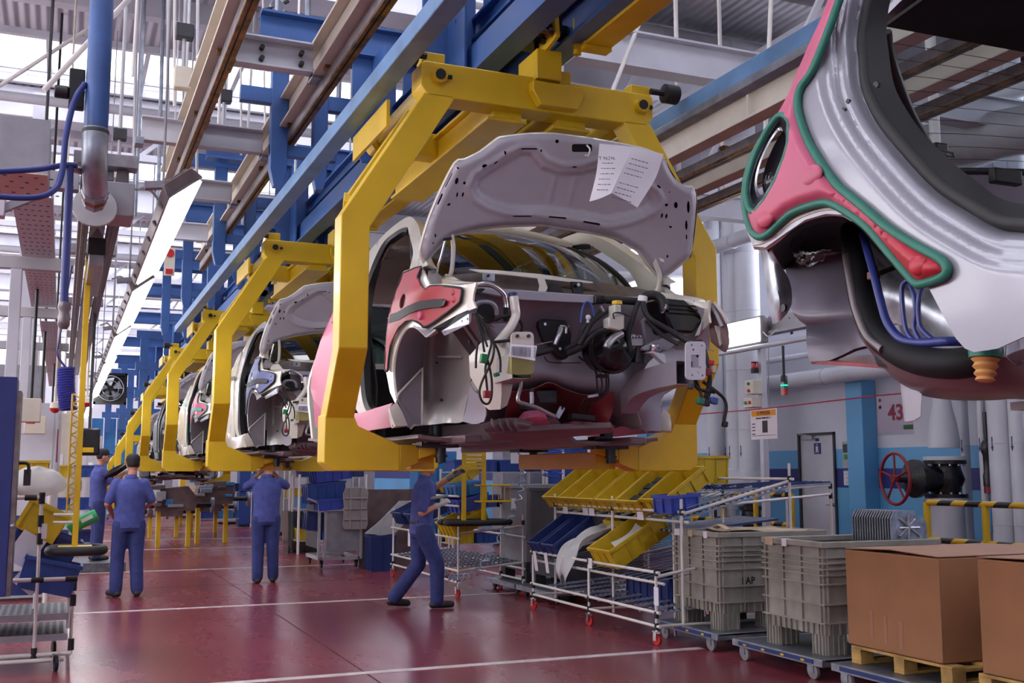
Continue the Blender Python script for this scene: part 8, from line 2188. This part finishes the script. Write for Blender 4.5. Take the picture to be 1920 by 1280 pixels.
person('worker in blue seen from behind at left, arms bent in front, dark cap', (.82, 14.46, 0), .06, dict(elL=(-.27, -.03, 1.15), haL=(-.19, .20, 1.02), elR=(.27, .02, 1.16), haR=(.17, .24, 1.06), ankL=(-.13, -.03, .09), kneeL=(-.12, .02, .5), toeL=(-.20, .12), ankR=(.12, -.06, .09), kneeR=(.10, 0, .5), toeR=(.13, .12), head=(.02, .02, 1.645)))
person('worker in blue seen from behind in mid aisle, both elbows raised', (2.70, 15.42, 0), -.1, dict(elL=(-.29, .10, 1.34), haL=(-.10, .27, 1.52), elR=(.29, .10, 1.34), haR=(.10, .27, 1.54), head=(.02, .06, 1.62), ankL=(-.10, -.02, .09), toeL=(-.13, .14), ankR=(.12, .06, .09), toeR=(.14, .22)), 'none')
person('worker in blue striding right with a raised gloved hand, head behind the carrier', (3.86, 11.92, 0), -1.62, dict(lean=.04, shR=(.18, .03, 1.40), elR=(.23, -.06, 1.08), haR=(.16, .18, 1.18), shL=(-.18, .04, 1.40), elL=(-.22, .22, 1.36), haL=(-.16, .43, 1.50), kneeR=(.09, .17, .50), ankR=(.10, .17, .09), toeR=(.11, .34), kneeL=(-.09, .0, .49), ankL=(-.10, -.28, .12), toeL=(-.12, -.12), head=(0, .07, 1.62)), 'cap', ('glove_grey', 'glove'), belt=True)
person('worker in blue in profile with a black cap, reaching right, behind the yellow pole', (.56, 18.5, .15), -1.45, dict(shR=(.18, .03, 1.42), elR=(.22, .18, 1.22), haR=(.12, .42, 1.44), elL=(-.22, .16, 1.2), haL=(-.12, .38, 1.40), head=(0, .05, 1.64)), 'cap', ('glove', 'glove'))
obj('step_platform', MB().box(.1, 1.0, 18.0, 19.2, 0, .15), 'tread_steel', label='low steel step under the capped worker', cat='step', bevel=.01)
t = thing('power_tool', 'grey power tool in the striding worker\'s lower hand', 'tool', (4.1, 11.75, 1.15))
a = at(815, 938, Y=11.74)
obj('barrel', MB().tube([at(801, 935, Y=11.74), at(822, 932, Y=11.74), at(840, 928, Y=11.74)], [.018, .022, .012], 10), 'machine_grey', t, smooth=50); obj('grip', MB().obox(at(822, 940, Y=11.74), (.03, .03, .1)), 'black', t, bevel=.008)
t = thing('mirror_part', 'dark car part held by the capped worker', 'part', tuple(at(215, 885, Y=18.3))); obj('shell', MB().tube([at(195, 896, Y=18.3), at(215, 884, Y=18.3), at(236, 872, Y=18.3)], [.05, .07, .05], 10), 'black_gloss', t, smooth=60)

# ------------------------------------------------------------ far end of the line: units on the floor line, cabinets
random.seed(31)
for i, (x, y, z) in enumerate(((2.2, 23.5, .75), (3.1, 24.5, .85), (2.3, 27.0, .5), (3.4, 28.5, .55), (2.0, 31.5, .3), (3.0, 33, .35))):
    t = thing('engine_unit', 'brown and grey engine unit on a stand down the line, %s from the camera' % ORDN[i], 'engine', (x, y, 0), 'engine units down the line')
    obj('block', MB().prism([(x - .4, z), (x + .4, z), (x + .45, z + .25), (x + .25, z + .5), (x - .3, z + .45)], 'y', y - .3, y + .3), 'machine_brown', t)
    for k in range(7):
        a, b, c = random.uniform(-.4, .35), random.uniform(-.4, -.3), random.uniform(0, .5); w, h = random.uniform(.06, .16), random.uniform(.06, .18)
        obj('housing', MB().box(x + a - w, x + a + w, y + b - .06, y + b + .1, z + c, z + c + h), random.choice(('machine_grey', 'zinc', 'dark_grey', 'machine_brown', 'bin_sky')), t, bevel=.015)
    obj('axle', MB().tube([(x - .8, y, z + .1), (x + .8, y, z + .1)], .05, 8), 'black_iron', t, smooth=50)
    for s in (-1, 1): obj('brake_disc', MB().lathe([(.16, -.03), (.16, .03)], (x + s * .78, y, z + .1), (1, 0, 0), 16), 'zinc', t, smooth=40)
    for s in (-1, 1): obj('stand_leg', MB().box(x + s * .3 - .04, x + s * .3 + .04, y - .1, y + .1, 0, z), 'yellow', t)
for i, (px, y, w, h, c) in enumerate(((300, 44, 1.6, 2.2, 'white_paint'), (340, 41, 1.2, 2.0, 'grey_light'), (375, 38, 1.3, 2.4, 'cream'), (415, 36, 1.2, 1.9, 'machine_grey'), (450, 33, 1.2, 2.3, 'white_paint'), (490, 31, 1.2, 2.0, 'bin_blue'), (525, 28, 1.0, 2.1, 'cream'), (560, 27, 1.0, 1.9, 'grey_light'), (250, 46, 1.6, 2.6, 'machine_grey'))):
    x = at(px, 884, Y=y).x
    t = thing('cabinet', 'tall cabinet at the far end of the aisle, %s from the left' % ORDN[i], 'cabinet', (x, y, 0), 'cabinets at the far end')
    obj('case', MB().box(x - w / 2, x + w / 2, y, y + .5, .06, h), c, t, bevel=.01); obj('panel', MB().box(x - w / 4, x + w / 5, y - .03, y, h * .5, h * .75), ('dark_grey', 'paper', 'bin_sky')[i % 3], t)
    obj('door', MB().box(x - w / 2 + .05, x + w / 2 - .05, y - .02, y, .1, h * .45), c, t, bevel=.004); obj('plinth', MB().box(x - w / 2 + .03, x + w / 2 - .03, y + .03, y + .45, 0, .06), 'black', t)
